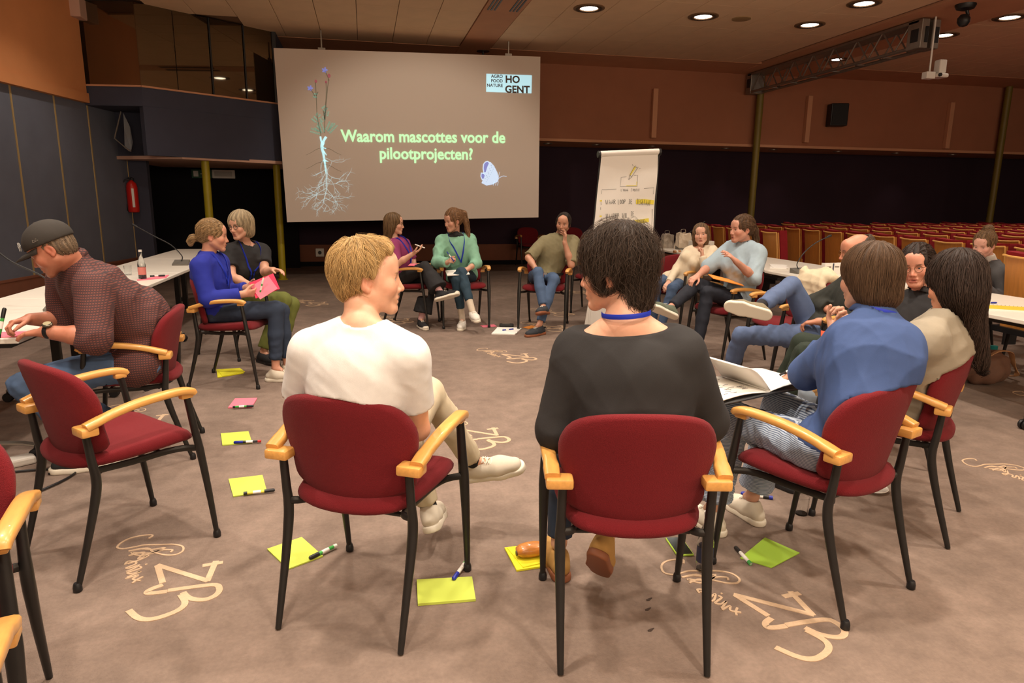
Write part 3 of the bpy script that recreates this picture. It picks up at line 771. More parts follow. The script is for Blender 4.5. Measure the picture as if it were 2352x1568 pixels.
# ------------------------------------------------------------------ tables
def table(x0, x1, y0, y1, label, rz=0.0, legs_y=None, near=True):
    cx, cy = (x0 + x1) / 2, (y0 + y1) / 2
    t = empty('folding_table', (cx, cy, 0), rz, label, 'table', 'white tables')
    w, d = (x1 - x0) / 2, (y1 - y0) / 2
    MB().box((-w, -d, .712), (w, d, .74), .004).build('tabletop', M_white, t)
    MB().box((-w + .06, -d + .05, .68), (w - .06, d - .05, .712)).build('under_frame', M_blkmetal, t)
    for yy in (-d + .16, d - .16):
        l = MB().box((-.03, yy - .022, .09), (.03, yy + .022, .69), .006).build('leg', M_blkmetal, t)
        f = MB().sweep([(-w + .06, yy, .085), (-w + .12, yy, .10), (0, yy, .115), (w - .12, yy, .10), (w - .06, yy, .085)], 0, 8, (.02, .012)).build('foot', M_alu, t, True)
        for xx in (-w + .06, w - .06):
            c = MB(); 
            for q in (-.016, .016): c.lathe([(.0, -.010), (.030, -.010), (.034, -.004), (.034, .004), (.030, .010), (0, .010)], 16, M=Matrix.Translation((xx, yy + q, .034)) @ Matrix.Rotation(PI / 2, 4, 'X'))
            c.sweep([(xx, yy, .034), (xx, yy, .085)], .010, 8); c.build('caster', M_blk, t, True)
    return t
table(-2.67, -1.84, 4.05, 5.65, 'white table the man in the checked shirt writes on')
table(-2.67, -1.84, 5.66, 7.40, 'white table along the blue-grey wall with a glass bottle on it')
table(-2.67, -1.84, 7.41, 9.05, 'white table along the wall with a gooseneck microphone, behind the woman in royal blue')
table(-2.67, -1.84, 9.06, 10.7, 'farthest white table along the blue-grey wall')
table(4.56, 5.50, 8.75, 10.75, 'white table with plastic bags behind the smiling woman')
table(4.44, 5.48, 6.95, 8.70, 'white table behind the woman in the pale blue shirt')
table(4.38, 5.44, 5.35, 6.93, 'white table with cup and small cartons')
table(4.28, 5.32, 3.45, 5.05, 'white table with a yellow spiral notebook')

# ------------------------------------------------------------------ auditorium seats
def aseat():
    t = empty('auditorium_seat')
    bp = MB()
    def board(mb, z0, z1, x0, tilt, w, th):
        n = 6; vs = []
        for zi in range(5):
            z = z0 + (z1 - z0) * zi / 4
            for yi in range(n + 1):
                y = -w + 2 * w * yi / n
                vs.append(Vector((x0 - tilt * (z - z0) + .03 * (1 - (y / w) ** 2) * -1 + .03 - .012 * (zi / 4) ** 3, y, z + (.012 * (abs(y) / w) ** 2 if zi == 4 else 0))))
        N = len(vs); vs += [v + Vector((th, 0, 0)) for v in vs]
        fs = []
        for zi in range(4):
            for yi in range(n):
                a = zi * (n + 1) + yi; fs += [(a, a + 1, a + n + 2, a + n + 1), (a + N, a + n + 1 + N, a + n + 2 + N, a + 1 + N)]
        for yi in range(n):
            a = yi; fs.append((a, a + N, a + 1 + N, a + 1)); a = 4 * (n + 1) + yi; fs.append((a, a + 1, a + 1 + N, a + N))
        for zi in range(4):
            a = zi * (n + 1); fs.append((a, a + n + 1, a + n + 1 + N, a + N)); a += n; fs.append((a, a + N, a + n + 1 + N, a + n + 1))
        mb.add(vs, fs)
    board(bp, .46, 1.045, 0, .10, .238, .016)
    bp.build('back_panel', M_wood2, t, True)
    e = MB(); e.sweep([(-.062 , -.237, 1.055), (-.082, -.12, 1.047), (-.088, 0, 1.044), (-.082, .12, 1.047), (-.062, .237, 1.055)], .010, 6); e.sweep([(-.060, -.237, 1.05), (-.03, -.238, .80), (.0, -.238, .47)], .009, 6)
    e.build('panel_edge', M_woodedge, t, True)
    cu = MB(); board(cu, .50, 1.078, .018, .10, .252, .11); cu.build('back_cushion', M_redold, t, True)
    sp = MB().box((.02, -.25, .40), (.09, .25, .56), .01); sp.build('seat_panel', M_wood2, t)
    sc = MB().box((.06, -.245, .40), (.46, .245, .50), .03); sc.build('seat_cushion', M_redold, t, True)
    pd = MB().box((.05, -.29, .0), (.20, -.265, .42)).box((-.02, -.30, .36), (.10, .30, .41)); pd.build('pedestal', M_blk, t)
    return t
seat0 = aseat(); first = True
def row_x(k, y): return 6.0 + 1.09 * k + (.075 if k == 0 else .10) * (y - 9.9)
for k in range(8):
    y = (12.0, 12.0, 12.9, 13.2, 13.0, 13.3, 13.5, 13.6)[k] + .0
    ymin = 3.9 + 0.45 * k
    n = 0
    while y - .6 > ymin:
        yc = y - .3
        if k == 0 and 5.2 < yc < 8.95: y -= .6; continue
        if k == 0 and yc < 5.2: yc -= .24
        x = row_x(k, yc)
        if first: t = seat0; first = False
        else:
            t = seat0.copy(); COL.objects.link(t)
            for c in seat0.children:
                cc = c.copy(); COL.objects.link(cc); cc.parent = t
        t.location = (x, yc, 0); t.rotation_euler = (0, 0, -.09)
        place = ('row nearest the tables', 'second row from the tables', 'third row from the tables', 'fourth row from the tables', 'fifth row from the tables', 'sixth row from the tables', 'seventh row from the tables', 'rearmost row by the dark wall')[k]
        end = ', wall end' if n == 0 else (', last before the gap' if k == 0 and (yc > 8.95 and yc < 9.5) else (', first after the gap' if k == 0 and 4.7 < yc < 5.0 else ''))
        tag(t, 'red auditorium seat with beech back, ' + place + end, 'seat', 'auditorium seats, ' + place)
        y -= .6; n += 1

# ------------------------------------------------------------------ lighting truss, projector, camera dome, wall speakers
tr = empty('lighting_truss', (8.30, 11.8, 3.98), 0, 'long dark metal lighting truss hanging under the ceiling', 'truss')
mb = MB()
def TP(y, z, x=0): return Vector((x, y, z))
for x in (-.13, .13):
    for z in (-.19, .17): mb.sweep([(x, -2.38, z), (x, 2.35, z)], .026, 10)
mb.box((-.16, -2.38, .15), (.16, 2.35, .19)).build('chord', M_alu, tr, True)
nb = 15
for x in (-.13, .13):
    for i in range(nb):
        y0 = -2.2 + i * 4.4 / nb; y1 = y0 + 4.4 / nb
        MB().sweep([(x, y0, -.19 if i % 2 else .17), (x, y1, .17 if i % 2 else -.19)], .013, 8).build('brace', M_alu, tr, True)
for i in range(8):
    y0 = -2.2 + i * 4.4 / 7
    MB().sweep([(-.13, y0, -.19), (.13, y0, -.19)], .011, 8).build('cross_bar', M_alu, tr, True)
MB().box((-.16, -2.46, -.22), (-.03, -2.18, .19), .01).box((.03, -2.46, -.22), (.16, -2.18, .19), .01).build('end_plate', M_alu, tr)
MB().box((-.17, -2.40, -.12), (-.155, -2.26, .06)).box((-.10, -2.475, -.14), (-.05, -2.455, .08)).box((.06, -2.475, -.14), (.13, -2.455, .08)).build('end_box', M_blk, tr)
MB().box((-.16, 2.2, -.22), (.16, 2.4, .19), .01).build('end_plate', M_alu, tr)
MB().box((-.172, 2.22, -.1), (-.158, 2.34, .08)).build('end_box', M_blk, tr)
pj = empty('ceiling_projector', (8.42, 9.30, 4.2), 0, 'small white projector hanging on a thin pole beside the truss', 'projector')
MB().sweep([(-.1, 0, 0), (-.09, 0, -.85)], .013, 8).build('pole', M_wht, pj, True)
MB().box((-.17, -.05, -.88), (-.02, .06, -.78), .01).build('bracket', M_wht, pj)
MB().box((-.02, -.10, -.86), (.17, .10, -.80), .02).box((.03, -.06, -.80), (.15, .07, -.60), .02).build('body', M_wht, pj)
MB().sweep([(.0, -.10, -.83), (0, -.125, -.83)], .025, 12).build('lens', M_blk, pj, True)
dm = empty('camera_dome', (8.2, 8.66, 4.2), 0, 'black camera hanging from the ceiling near the downlights', 'camera')
MB().lathe([(.13, 0), (.13, -.03), (.11, -.07), (.05, -.09), (0, -.09)], 24).build('mount', M_blk, dm, True)
MB().sweep([(.03, .0, -.08), (.06, 0, -.15), (.03, 0, -.20)], .022, 10).build('neck', M_blk, dm, True)
MB().lathe([(0, -.085), (.05, -.07), (.08, -.02), (.08, .03), (.05, .075), (0, .085)], 20, (0, 0, -.22)).build('camera_head', M_blk, dm, True)
for x, y, z, lab in ((10.38, 14.1, 3.40, 'black wall speaker between two vertical wall strips'), (15.9, 14.1, 3.7, 'black wall speaker cut by the right edge beside the far olive post')):
    s = empty('wall_speaker', (x, y, z), -.25, lab, 'speaker', 'black wall speakers')
    MB().box((-.19, -.13, -.24), (.19, .14, .24), .02).build('cabinet', M_blk, s)
    MB().box((-.165, -.142, -.215), (.165, -.128, .215), .006).build('grille', mat('speaker_grille', srgb(16, 16, 18), .7, bump=.4, bscale=500), s)
sr = empty('projector_lift', (2.25, 13.4, 4.2), 0, 'small black bracket hanging from the ceiling above the screen', 'bracket')
MB().lathe([(.12, 0), (.12, -.02), (0, -.02)], 20).build('ceiling_plate', M_blk, sr, True)
MB().sweep([(0, 0, 0), (0, 0, -.2)], .02, 8).build('pole', M_blk, sr, True)
MB().box((-.38, -.02, -.15), (.38, .02, -.12)).box((-.38, -.02, -.30), (-.36, .02, -.12)).box((.36, -.02, -.30), (.38, .02, -.12)).build('frame', M_blk, sr)
# sail-like fixture under the balcony
sl = empty('hanging_fixture', (-3.62, 12.0, 2.75), 0, 'grey sail-shaped metal fixture hanging under the balcony', 'fixture')
mb = MB(); mb.sweep([(0, 0, 0), (-.13, 0, -.40), (.06, 0, -.58), (.09, 0, -.585)], .012, 8); mb.build('rod', M_alu, sl, True)
P = [Vector(p) for p in ((.03, 0, -.02), (.10, .02, -.22), (.115, .03, -.45), (.09, .0, -.57), (.0, 0, -.55), (.02, 0, -.25))]
MB().add(P + [p + Vector((0, .012, 0)) for p in P], [(0, 1, 2, 3, 4, 5), (11, 10, 9, 8, 7, 6)] + [(i, i + 6, (i + 1) % 6 + 6, (i + 1) % 6) for i in range(6)]).build('sail_panel', mat('grey_metal', srgb(120, 122, 128), .5), sl)

# fire extinguisher, signs
fe = empty('fire_extinguisher', (-3.72, 12.48, 1.22), 0, 'red fire extinguisher on the dark pier under the balcony', 'extinguisher')
MB().lathe([(.075, 0), (.085, .02), (.085, .40), (.07, .46), (.03, .50), (.02, .52)], 24).build('cylinder', M_fire, fe, True)
MB().box((-.03, -.03, .51), (.03, .05, .55), .006).box((-.02, -.10, .54), (.02, .03, .56), .005).build('valve', M_blk, fe)
MB().sweep(crom([(0, -.05, .53), (-.10, -.06, .48), (-.11, -.04, .25), (-.09, -.03, .02)], 4), .011, 8).build('hose', M_blk, fe, True)
MB().box((.015, -.088, .08), (.05, -.080, .38)).build('label_plate', M_paper, fe)
for (x, y, z, w, h, m, lab, cat) in ((-3.92, 12.58, .98 + .33, .06, .14, M_redp, 'small red and white sign on the pier beside the extinguisher', 'sign'), (-3.88, 12.58, 2.0 - .12, .05, .12, M_redp, 'small red sign high on the pier above the extinguisher', 'sign'), (-3.90, 12.58, 1.02, .07, .14, M_redp, 'small red call point low on the pier', 'sign')):
    o = MB().box((x - w / 2, y - .012, z - h / 2), (x + w / 2, y, z + h / 2), .004).build('safety_sign', m); tag(o, lab, cat, 'red safety signs')
ex = empty('exit_sign', (-3.22, 15.24, 1.93), 0, 'green exit sign in the black recess behind the yellow post', 'sign')
MB().box((-.19, 0, -.085), (.19, .05, .085), .005).build('sign_box', M_exit, ex)
MB().box((-.15, -.006, -.055), (-.06, .0, .055)).build('door_symbol', M_wht, ex)
mb = MB(); mb.ribbon([(-.02, 0), (.10, 0)], .012, .004).ribbon([(.05, .03), (.10, 0), (.05, -.03)], .012, .004)
o = mb.build('arrow', M_wht, ex); o.data.transform(Matrix.Translation((0, -.003, 0)) @ Matrix.Rotation(PI / 2, 4, 'X'))
lb = empty('wall_light_box', (-2.80, 15.22, 1.93), 0, 'long white emergency light box in the black recess', 'light')
MB().box((-.22, 0, -.085), (.22, .06, .085), .012).build('housing', M_wht, lb)
MB().box((-.17, -.008, -.045), (.17, .0, .05), .006).build('diffuser', mat('frosted', srgb(190, 186, 178), .3), lb)
so_ = empty('wall_socket', (-1.0, 15.62, .30), 0, 'white wall socket in the brown wainscot below the screen', 'socket')
MB().box((-.09, -.015, -.09), (.09, 0.02, .09), .01).build('face_plate', M_wht, so_); MB().lathe([(.04, 0), (.04, .006), (0, .006)], 16, M=Matrix.Translation((0, -.015, 0)) @ Matrix.Rotation(PI / 2, 4, 'X')).build('plug', M_blk, so_)

# ------------------------------------------------------------------ flipchart
fc = empty('flipchart', (3.05, 7.85, 0), 0, 'white flipchart with handwritten questions, standing behind the circle', 'flipchart')
T = lambda px, pz: None
top_l, top_r, bot_l, bot_r = Vector((-.34, 0, 2.01)), Vector((.37, 0.02, 2.06)), Vector((-.40, -.02, 1.17)), Vector((.37, -.02, 1.13))
bL, bR = Vector((-.44, -.04, .86)), Vector((.33, -.04, .84))
tl, tr_ = Vector((-.34, 0, 2.0)), Vector((.37, 0, 2.045))
def fp(u, v, off=0):  # u 0..1 across, v 0..1 down from the header to z about .95
    a = tl + (bL - tl) * v; b = tr_ + (bR - tr_) * v
    p = a + (b - a) * u; return Vector((p.x, p.y - off, p.z))
n = 10; vs = []; fs = []
for i in range(n + 1):
    for j in range(n + 1):
        vs.append(fp(i / n, j / n, .028 + .006 * math.sin(j * 1.3 + i * .5)))
for i in range(n):
    for j in range(n): a = i * (n + 1) + j; fs.append((a, a + 1, a + n + 2, a + n + 1))
mesh_obj('paper_sheet', vs, fs, M_paper, fc, True)
MB().sweep([tl + Vector((-.01, -.02, .02)), tr_ + Vector((.0, -.02, .02))], .034, 16).build('rolled_paper', M_paper, fc, True)
MB().sweep([tl + Vector((-.04, -.015, .015)), tl + Vector((-.01, -.015, .015))], .040, 16).sweep([tr_ + Vector((.0, -.015, .015)), tr_ + Vector((.03, -.015, .015))], .040, 16).build('clamp_cap', M_blk, fc, True)
q = [tl, tr_, bR, bL]; mesh_obj('board', [p + Vector((0, .0, 0)) for p in q] + [p + Vector((0, .02, 0)) for p in q], [(0, 1, 2, 3), (7, 6, 5, 4), (0, 4, 5, 1), (1, 5, 6, 2), (2, 6, 7, 3), (3, 7, 4, 0)], M_wht, fc)
MB().sweep([tr_ + Vector((.006, -.02, -.02)), bR + Vector((.006, -.03, 0))], .012, 8).build('edge_rail', M_blk, fc, True); MB().sweep([tl + Vector((-.006, -.01, -.02)), bL + Vector((-.006, -.02, 0))], .008, 8).build('edge_rail', M_blk, fc, True)
vs = [Vector((.35, .10, 2.0)), Vector((.43, .10, 1.98)), Vector((.40, .12, 1.55)), Vector((.41, .12, 1.12)), Vector((.30, .12, 1.13))]
mesh_obj('hanging_sheet', vs, [(0, 1, 2, 4), (4, 2, 3)], M_paper, fc)
for (x0, y0, x1, y1, z1) in ((-.38, -.02, -.45, -.10, 0), (.33, -.02, .38, -.10, 0), (0, .05, .0, .65, 0)):
    MB().sweep([(x0, y0, 1.0), (x1, y1, 0.01)], .014, 8).build('leg', M_wht, fc, True)
MB().add([Vector(p) for p in ((-.50, -.10, .02), (-.20, -.10, .02), (-.16, -.06, .62), (-.40, -.06, .62), (-.50, -.09, .02), (-.20, -.09, .02), (-.16, -.05, .62), (-.40, -.05, .62))], [(0, 1, 2, 3), (7, 6, 5, 4), (0, 4, 5, 1), (1, 5, 6, 2), (2, 6, 7, 3), (3, 7, 4, 0)]).build('lower_panel', M_wht, fc)
MB().box((-.42, -.05, .82), (.35, -.02, .86), .01).build('pen_tray', M_wht, fc)
# photo zoom coordinates of the sheet -> u,v
def fz(x, y):
    v = (y - 290) / (1480 - 290) * .86 + .035
    xl = 322 + (200 - 322) * (y - 290) / (1350 - 290); xr = 1250 + (1105 - 1250) * (y - 250) / (1480 - 250)
    return ((x - xl) / (xr - xl), v)
def FR(mb, pts, w, off=.038):
    P = [fp(*fz(*p), off) for p in pts]; n0 = len(mb.v)
    for i, p in enumerate(P):
        t = P[min(i + 1, len(P) - 1)] - P[max(i - 1, 0)]; t = t.normalized() if t.length > 1e-9 else Vector((1, 0, 0)); nn = Vector((-t.z, 0, t.x)) * w / 2
        mb.v += [tuple(p + nn), tuple(p - nn)]
    for i in range(len(P) - 1): mb.f.append((n0 + 2 * i, n0 + 2 * i + 1, n0 + 2 * i + 3, n0 + 2 * i + 2)); mb.mi.append(0)
ink = MB(); LWd = .0036
for p in ([(720, 540), (636, 548), (622, 672), (890, 676), (900, 525), (845, 524)], [(755, 580), (775, 520), (860, 395), (910, 415), (805, 545), (755, 580)], [(775, 520), (805, 545)], [(850, 405), (900, 430)],
          [(560, 706), (335, 710), (330, 770)], [(995, 706), (1155, 698), (1142, 785)], [(1122, 985), (1095, 1325), (275, 1318), (295, 1168)], [(315, 955), (315, 990)], [(318, 885), (322, 925)], [(320, 1105), (340, 1150)],
          [(815, 375), (830, 400)], [(925, 440), (945, 432)]): FR(ink, p, LWd)
rr = random.Random(3)
def hand(s, x, y, h, dy=0.0, sx=.8, w=.0042):
    for ch in s:
        for st in GL.get(ch, []):
            FR(ink, [(x + p[0] * h * sx + rr.uniform(-1.5, 1.5), y - p[1] * h + rr.uniform(-2, 2)) for p in st], w)
        d = (ADV.get(ch, .62) * sx + .12) * h; x += d; y += dy * d
hand('WAAR', 392, 915, 62, -.03, .74); hand('LOOP', 585, 912, 60, -.01, .62); hand('JE', 750, 912, 60, 0, .7); hand('TEGENAAN', 880, 920, 74, .09, .40)
hand('WAAROP', 395, 1125, 78, -.05, .48); hand('WIL', 648, 1105, 66, -.05, .6); hand('JE', 778, 1085, 68, -.02, .6)
hand('GRAAG', 400, 1245, 72, -.03, .55); hand('ONDERSTEUNING', 632, 1215, 72, -.07, .46)
hand('1 VRAAG', 632, 738, 32, 0, .68, .0028); hand('/', 792, 742, 40, 0, .5, .0028); hand('POST-IT', 822, 742, 32, -.01, .62, .0028)
ink.build('handwriting', M_ink, fc)['kind'] = 'stuff'
for P_, w_ in (([(866, 885), (1000, 878), (1150, 895)], .050), ([(618, 1195), (830, 1165), (1060, 1135)], .046), ([(780, 520), (870, 410)], .016), ([(715, 664), (880, 664), (886, 610)], .008), ([(304, 865), (336, 865)], .018), ([(299, 1080), (331, 1080)], .018)):
    hl = MB(); FR(hl, P_, w_, .036); hl.build('highlight', M_hl, fc)

# ------------------------------------------------------------------ things on the floor
def sheet(name, q, m, label, group=None, h=.003, fold=False, z=0.0, cat='paper'):
    c = Vector((sum(p[0] for p in q) / 4, sum(p[1] for p in q) / 4, z))
    t = empty(name, c, 0, label, cat, group)
    loc = [(p[0] - c.x, p[1] - c.y) for p in q]
    MB().poly(loc, h, .001).build('sheet', m, t)
    if fold:
        MB().poly([(a * .92 + .012, b * .92 + .01) for a, b in loc], .004, h + .001, Matrix.Rotation(.12, 4, 'Z')).build('folded_sheet', m, t)
    return t
sheet('paper_napkin', [(-1.322, 6.224), (-1.12, 6.222), (-1.068, 6.057), (-1.257, 5.941)], M_ylw, 'yellow-green folded papers beside the armchair of the woman in royal blue', 'papers on the floor', .006, True)
sheet('note_sheet', [(-1.003, 5.264), (-.842, 5.248), (-.848, 5.015), (-1.011, 5.033)], M_pink, 'pink note sheet on the carpet with a pen across it', 'papers on the floor', .008)
sheet('note_sheet', [(-.953, 4.466), (-.786, 4.478), (-.731, 4.255), (-.901, 4.24)], M_lime, 'lime note sheet under the blue marker', 'papers on the floor', .006)
sheet('note_sheet', [(-.767, 3.69), (-.596, 3.712), (-.544, 3.489), (-.702, 3.455)], M_lime, 'lime note sheet under the yellow marker', 'papers on the floor', .006)
sheet('note_sheet', [(-.462, 2.867), (-.325, 2.948), (-.222, 2.761), (-.356, 2.681)], M_lime, 'lime note sheet behind the blond man\'s armchair leg', 'papers on the floor', .006)
sheet('note_sheet', [(.154, 2.493), (.374, 2.473), (.364, 2.314), (.146, 2.325)], M_lime, 'lime note sheet with the blue-tipped marker at its upper edge', 'papers on the floor', .010)
sheet('note_sheet', [(1.525, 2.411), (1.732, 2.555), (1.804, 2.402), (1.613, 2.315)], M_lime2, 'green note sheet beside the black capped marker', 'papers on the floor', .004)
sheet('note_sheet', [(1.307, 7.985), (1.49, 8.03), (1.50, 7.90), (1.33, 7.86)], M_pink, 'pink note sheet under the armchair of the woman in mint green', 'papers on the floor', .004)
sheet('note_sheet', [(1.79, 7.80), (1.93, 7.90), (1.97, 7.76), (1.84, 7.70)], M_orpaper, 'orange note sheet beside the shoe of the man in the olive shirt', 'papers on the floor', .003)
np_ = sheet('paper_napkin', [(.549, 2.681), (.729, 2.67), (.739, 2.505), (.562, 2.49)], M_ylw, 'folded yellow napkin under the pastry', 'papers on the floor', .008, True)
pd_ = sheet('notepad', [(1.35, 7.43), (1.49, 7.80), (1.76, 7.70), (1.60, 7.35)], M_paper, 'white notepad on the carpet before the man in the olive shirt', None, .012, True, cat='notepad')
pa = empty('pastry', (.645, 2.585, .014), .1, 'glazed brown bread roll lying on a yellow napkin', 'pastry')
M_crust = mat('crust', srgb(196, 124, 52), .35, noise=.35, nscale=14, bump=.6, bscale=40, coat=.5, stretch=(1, 4, 1))
prof = [(0.0, -.068), (.022, -.064), (.034, -.045), (.039, -.015), (.039, .015), (.034, .045), (.022, .064), (0, .068)]
MB().lathe(prof, 24, M=Matrix.Translation((0, 0, .028)) @ Matrix.Diagonal((1, 1, .78, 1)) @ Matrix.Rotation(PI / 2, 4, 'Y')).build('crust', M_crust, pa, 'all')
MB().lathe([(.012, 0), (.012, .003), (0, .003)], 12, M=Matrix.Translation((-.066, -.006, .022)) @ Matrix.Rotation(-PI / 2, 4, 'Y')).build('chocolate_end', mat('chocolate', srgb(60, 34, 22), .4), pa)

def marker(p0, p1, z, body, cap, label, r=.008, tail=None, z1=None, name='marker_pen', grp='marker pens'):
    p0, p1 = Vector((*p0, z)), Vector((*p1, z if z1 is None else z1)); L = (p1 - p0).length; d = (p1 - p0).normalized()
    up = Vector((0, 0, 1)) if abs(d.z) < .9 else Vector((1, 0, 0))
    M = frame(Vector((0, 0, 0)), d, up); t = empty(name, p0, 0, label, 'pen', grp)
    mb = MB().sweep([M @ Vector((L * a, 0, 0)) for a in (0, .02, .66)], [r * .7, r, r], 12); mb.build('barrel', body, t, True)
    MB().sweep([M @ Vector((L * a, 0, 0)) for a in (.66, .96, 1)], [r * 1.12, r * 1.12, r * .6], 12).build('cap', cap, t, True)
    MB().sweep([M @ Vector((L * a, 0, 0)) for a in (.0, .12)], [r * 1.04, r * 1.04], 12).build('end_plug', tail or cap, t, True)
    MB().sweep([M @ Vector((L * a, 0, 0)) for a in (.30, .55)], [r * 1.03, r * 1.03], 12).build('print_band', M_paper if body is not M_paper else M_green, t, True)
    return t
marker((-.974, 5.010), (-.832, 5.012), .017, M_green, M_blk, 'thin green and black pen on the pink note sheet')
marker((-.676, 4.245), (-.837, 4.251), .015, M_blk, M_blue, 'blue capped black marker on the lime sheet', tail=M_redp)
marker((-.653, 3.461), (-.502, 3.476), .015, M_hl, M_blk, 'yellow marker with black cap by the lime sheet')
marker((-.169, 2.826), (-.276, 2.735), .015, M_green, M_blk, 'green marker with black cap across the lime sheet', tail=M_wht)
marker((.362, 2.575), (.296, 2.455), .018, M_wht, M_blue, 'white marker with bright blue cap by the armchair foot', tail=M_green)
marker((2.004, 2.92), (1.871, 3.004), .009, M_blk, M_blue, 'dark marker with blue cap beside the water glass', r=.010)
marker((1.538, 2.351), (1.548, 2.494), .009, M_wht, M_blk, 'white marker with black cap pointing at the green sheet', tail=M_green)
marker((1.50, 7.55), (1.64, 7.60), .024, M_blue, M_blue, 'blue pen lying on the white notepad', r=.007)
marker((1.94, 7.66), (2.06, 7.74), .009, M_blue, M_blk, 'blue and black pen by the shoe of the man in the olive shirt')
ph = empty('smartphone', (1.31, 2.55, 0), -.72, 'smartphone with lime case lying face up behind the armchair leg', 'phone')
MB().box((-.038, -.078, 0), (.038, .078, .010), .004).build('case', mat('lime_case', srgb(178, 214, 70), .4), ph)
MB().box((-.034, -.074, .0095), (.034, .074, .0105)).build('display', mat('phone_display', srgb(26, 34, 30), .1), ph)
ph.rotation_euler.z = -.1
bx = empty('spectacle_case', (1.61, 7.86, 0), -.2, 'flat black case on the carpet by the white notepad', 'case')
MB().box((-.085, -.05, 0), (.085, .05, .038), .012).build('case_body', M_blk, bx); MB().box((-.05, -.02, .0375), (.04, .015, .0395)).build('case_badge', M_alu, bx)
gl = empty('water_glass', (2.047, 2.745, 0), 0, 'clear water glass on the carpet under the armchair', 'glass')
MB().lathe([(.028, .0), (.033, .09), (.0315, .09), (.027, .008), (0, .008)], 24).build('tumbler', M_glass, gl, True)
pl = empty('saucer', (2.60, 2.94, 0), 0, 'small white plate on the carpet behind the armchair', 'plate')
MB().lathe([(0, .004), (.045, .004), (.05, .006), (.082, .016), (.084, .014), (.052, .0), (0, 0)], 30).build('dish', mat('porcelain', srgb(232, 228, 220), .2), pl, True)
MB().lathe([(.02, .005), (.022, .010), (0, .013)], 12, (.01, .01, 0)).build('crumbs', M_wood, pl, True)
def bottle(x, y, z, label, h=.25, r=.032, lab=M_paper):
    b = empty('glass_bottle', (x, y, z), 0, label, 'bottle', 'glass bottles')
    MB().lathe([(r * .9, .0), (r, .01), (r, h * .50), (r * .75, h * .64), (r * .42, h * .80), (r * .40, h * .95), (r * .36, h * .95), (r * .38, h * .80), (r * .9, h * .5), (r * .9, .012), (0, .012)], 24).build('bottle_body', M_glass, b, True)
    MB().lathe([(r * .45, h * .93), (r * .45, h), (0, h)], 16).build('bottle_cap', M_wht, b, True)
    MB().lathe([(r * 1.01, h * .16), (r * 1.01, h * .42)], 24, cap=False).build('bottle_label', lab, b, True)
bottle(1.33, 2.36, 0, 'glass bottle standing behind the near armchair leg', .26, .034, mat('navy_label', srgb(30, 40, 70), .5))
bottle(-2.02, 6.83, .74, 'clear glass bottle with pink label on the wall-side table', .27, .034, mat('pink_label', srgb(214, 130, 120), .5))
ps = empty('power_strip', (-1.98, 4.12, 0), .6, 'white power adapter with black leads on the floor under the table', 'adapter')
MB().box((-.10, -.05, 0), (.10, .05, .045), .012).build('adapter_body', M_wht, ps); MB().sweep(crom([(.1, 0, .02), (.2, -.05, .01), (.25, -.2, .01), (.1, -.3, .01)], 5), .007, 8).build('lead', M_blk, ps, True)
for (pts, lab) in (([(-1.95, 5.2, .70), (-1.80, 5.3, .5), (-1.75, 5.5, .2), (-1.72, 5.6, .01), (-1.6, 5.9, .01), (-1.75, 6.2, .01)], 'black cable hanging from the table edge to the floor'), ([(-2.2, 3.9, .01), (-1.9, 4.0, .01), (-1.6, 3.95, .01), (-1.75, 3.6, .01), (-2.2, 3.3, .01)], 'black cable curled on the carpet beneath the writing table')):
    o = MB().sweep(crom(pts, 6), .006, 8).build('cable', M_blk, None, True); tag(o, lab, 'cable', 'black cables')
crumb = MB()
for x, y in ((.99, 2.14), (1.02, 2.20), (.95, 2.02)): crumb.poly([(x + .014 * math.cos(a) * (1 + .5 * math.sin(3 * a)), y + .006 * math.sin(a) + .006 * math.cos(a)) for a in [i * PI / 4 for i in range(8)]], .002, .0)
tag(crumb.build('carpet_stain', mat('stain', srgb(62, 48, 40), .95)), 'dark stain flecks on the carpet beneath the near armchair', 'stain')

# ------------------------------------------------------------------ things on the tables
def mic(x, y, rz, label, bend=1.0, L=.42):
    t = empty('gooseneck_microphone', (x, y, .74), rz, label, 'microphone', 'gooseneck microphones')
    mb = MB(); vs = [Vector(p) for p in ((-.08, -.06, 0), (.08, -.06, 0), (.08, .07, 0), (-.08, .07, 0), (-.08, -.06, .015), (.08, -.06, .015), (.08, .07, .055), (-.08, .07, .055))]
    mb.add(vs, [(3, 2, 1, 0), (4, 5, 6, 7), (0, 1, 5, 4), (1, 2, 6, 5), (2, 3, 7, 6), (3, 0, 4, 7)]).build('base', mat('mic_base', srgb(120, 116, 108), .4, metal=.4), t)
    P = crom([Vector(p) for p in ((0, .03, .045), (0, .06, .10), (bend * .10, .05, .22), (bend * .26, .03, .32), (bend * L * 1.0, .02, .30 + .12 * abs(bend)))], 5)
    MB().sweep(P, .0055, 8).build('gooseneck', M_blk, t, True)
    d = (P[-1] - P[-3]).normalized(); MB().sweep([P[-1] - d * .01, P[-1] + d * .015, P[-1] + d * .05], [.008, .013, .012], 12).build('mic_head', M_blk, t, True)
mic(-2.02, 5.05, 0, 'gooseneck microphone on the writing table, leaning to the cap', -1.0, .36)
mic(-2.02, 8.20, 0, 'gooseneck microphone on the table behind the woman in royal blue', -1.0, .42)
mic(4.60, 6.60, 0.1, 'gooseneck microphone beside the white cup', .72, .46)
mic(4.92, 10.15, 0.1, 'gooseneck microphone beside the plastic bags', .9, .40)
tg = empty('water_glass', (-2.26, 7.22, .74), 0, 'clear tumbler on the wall-side table beside the bottle', 'glass')
MB().lathe([(.030, .0), (.035, .09), (.0335, .09), (.029, .008), (0, .008)], 24).build('tumbler', M_glass, tg, True)
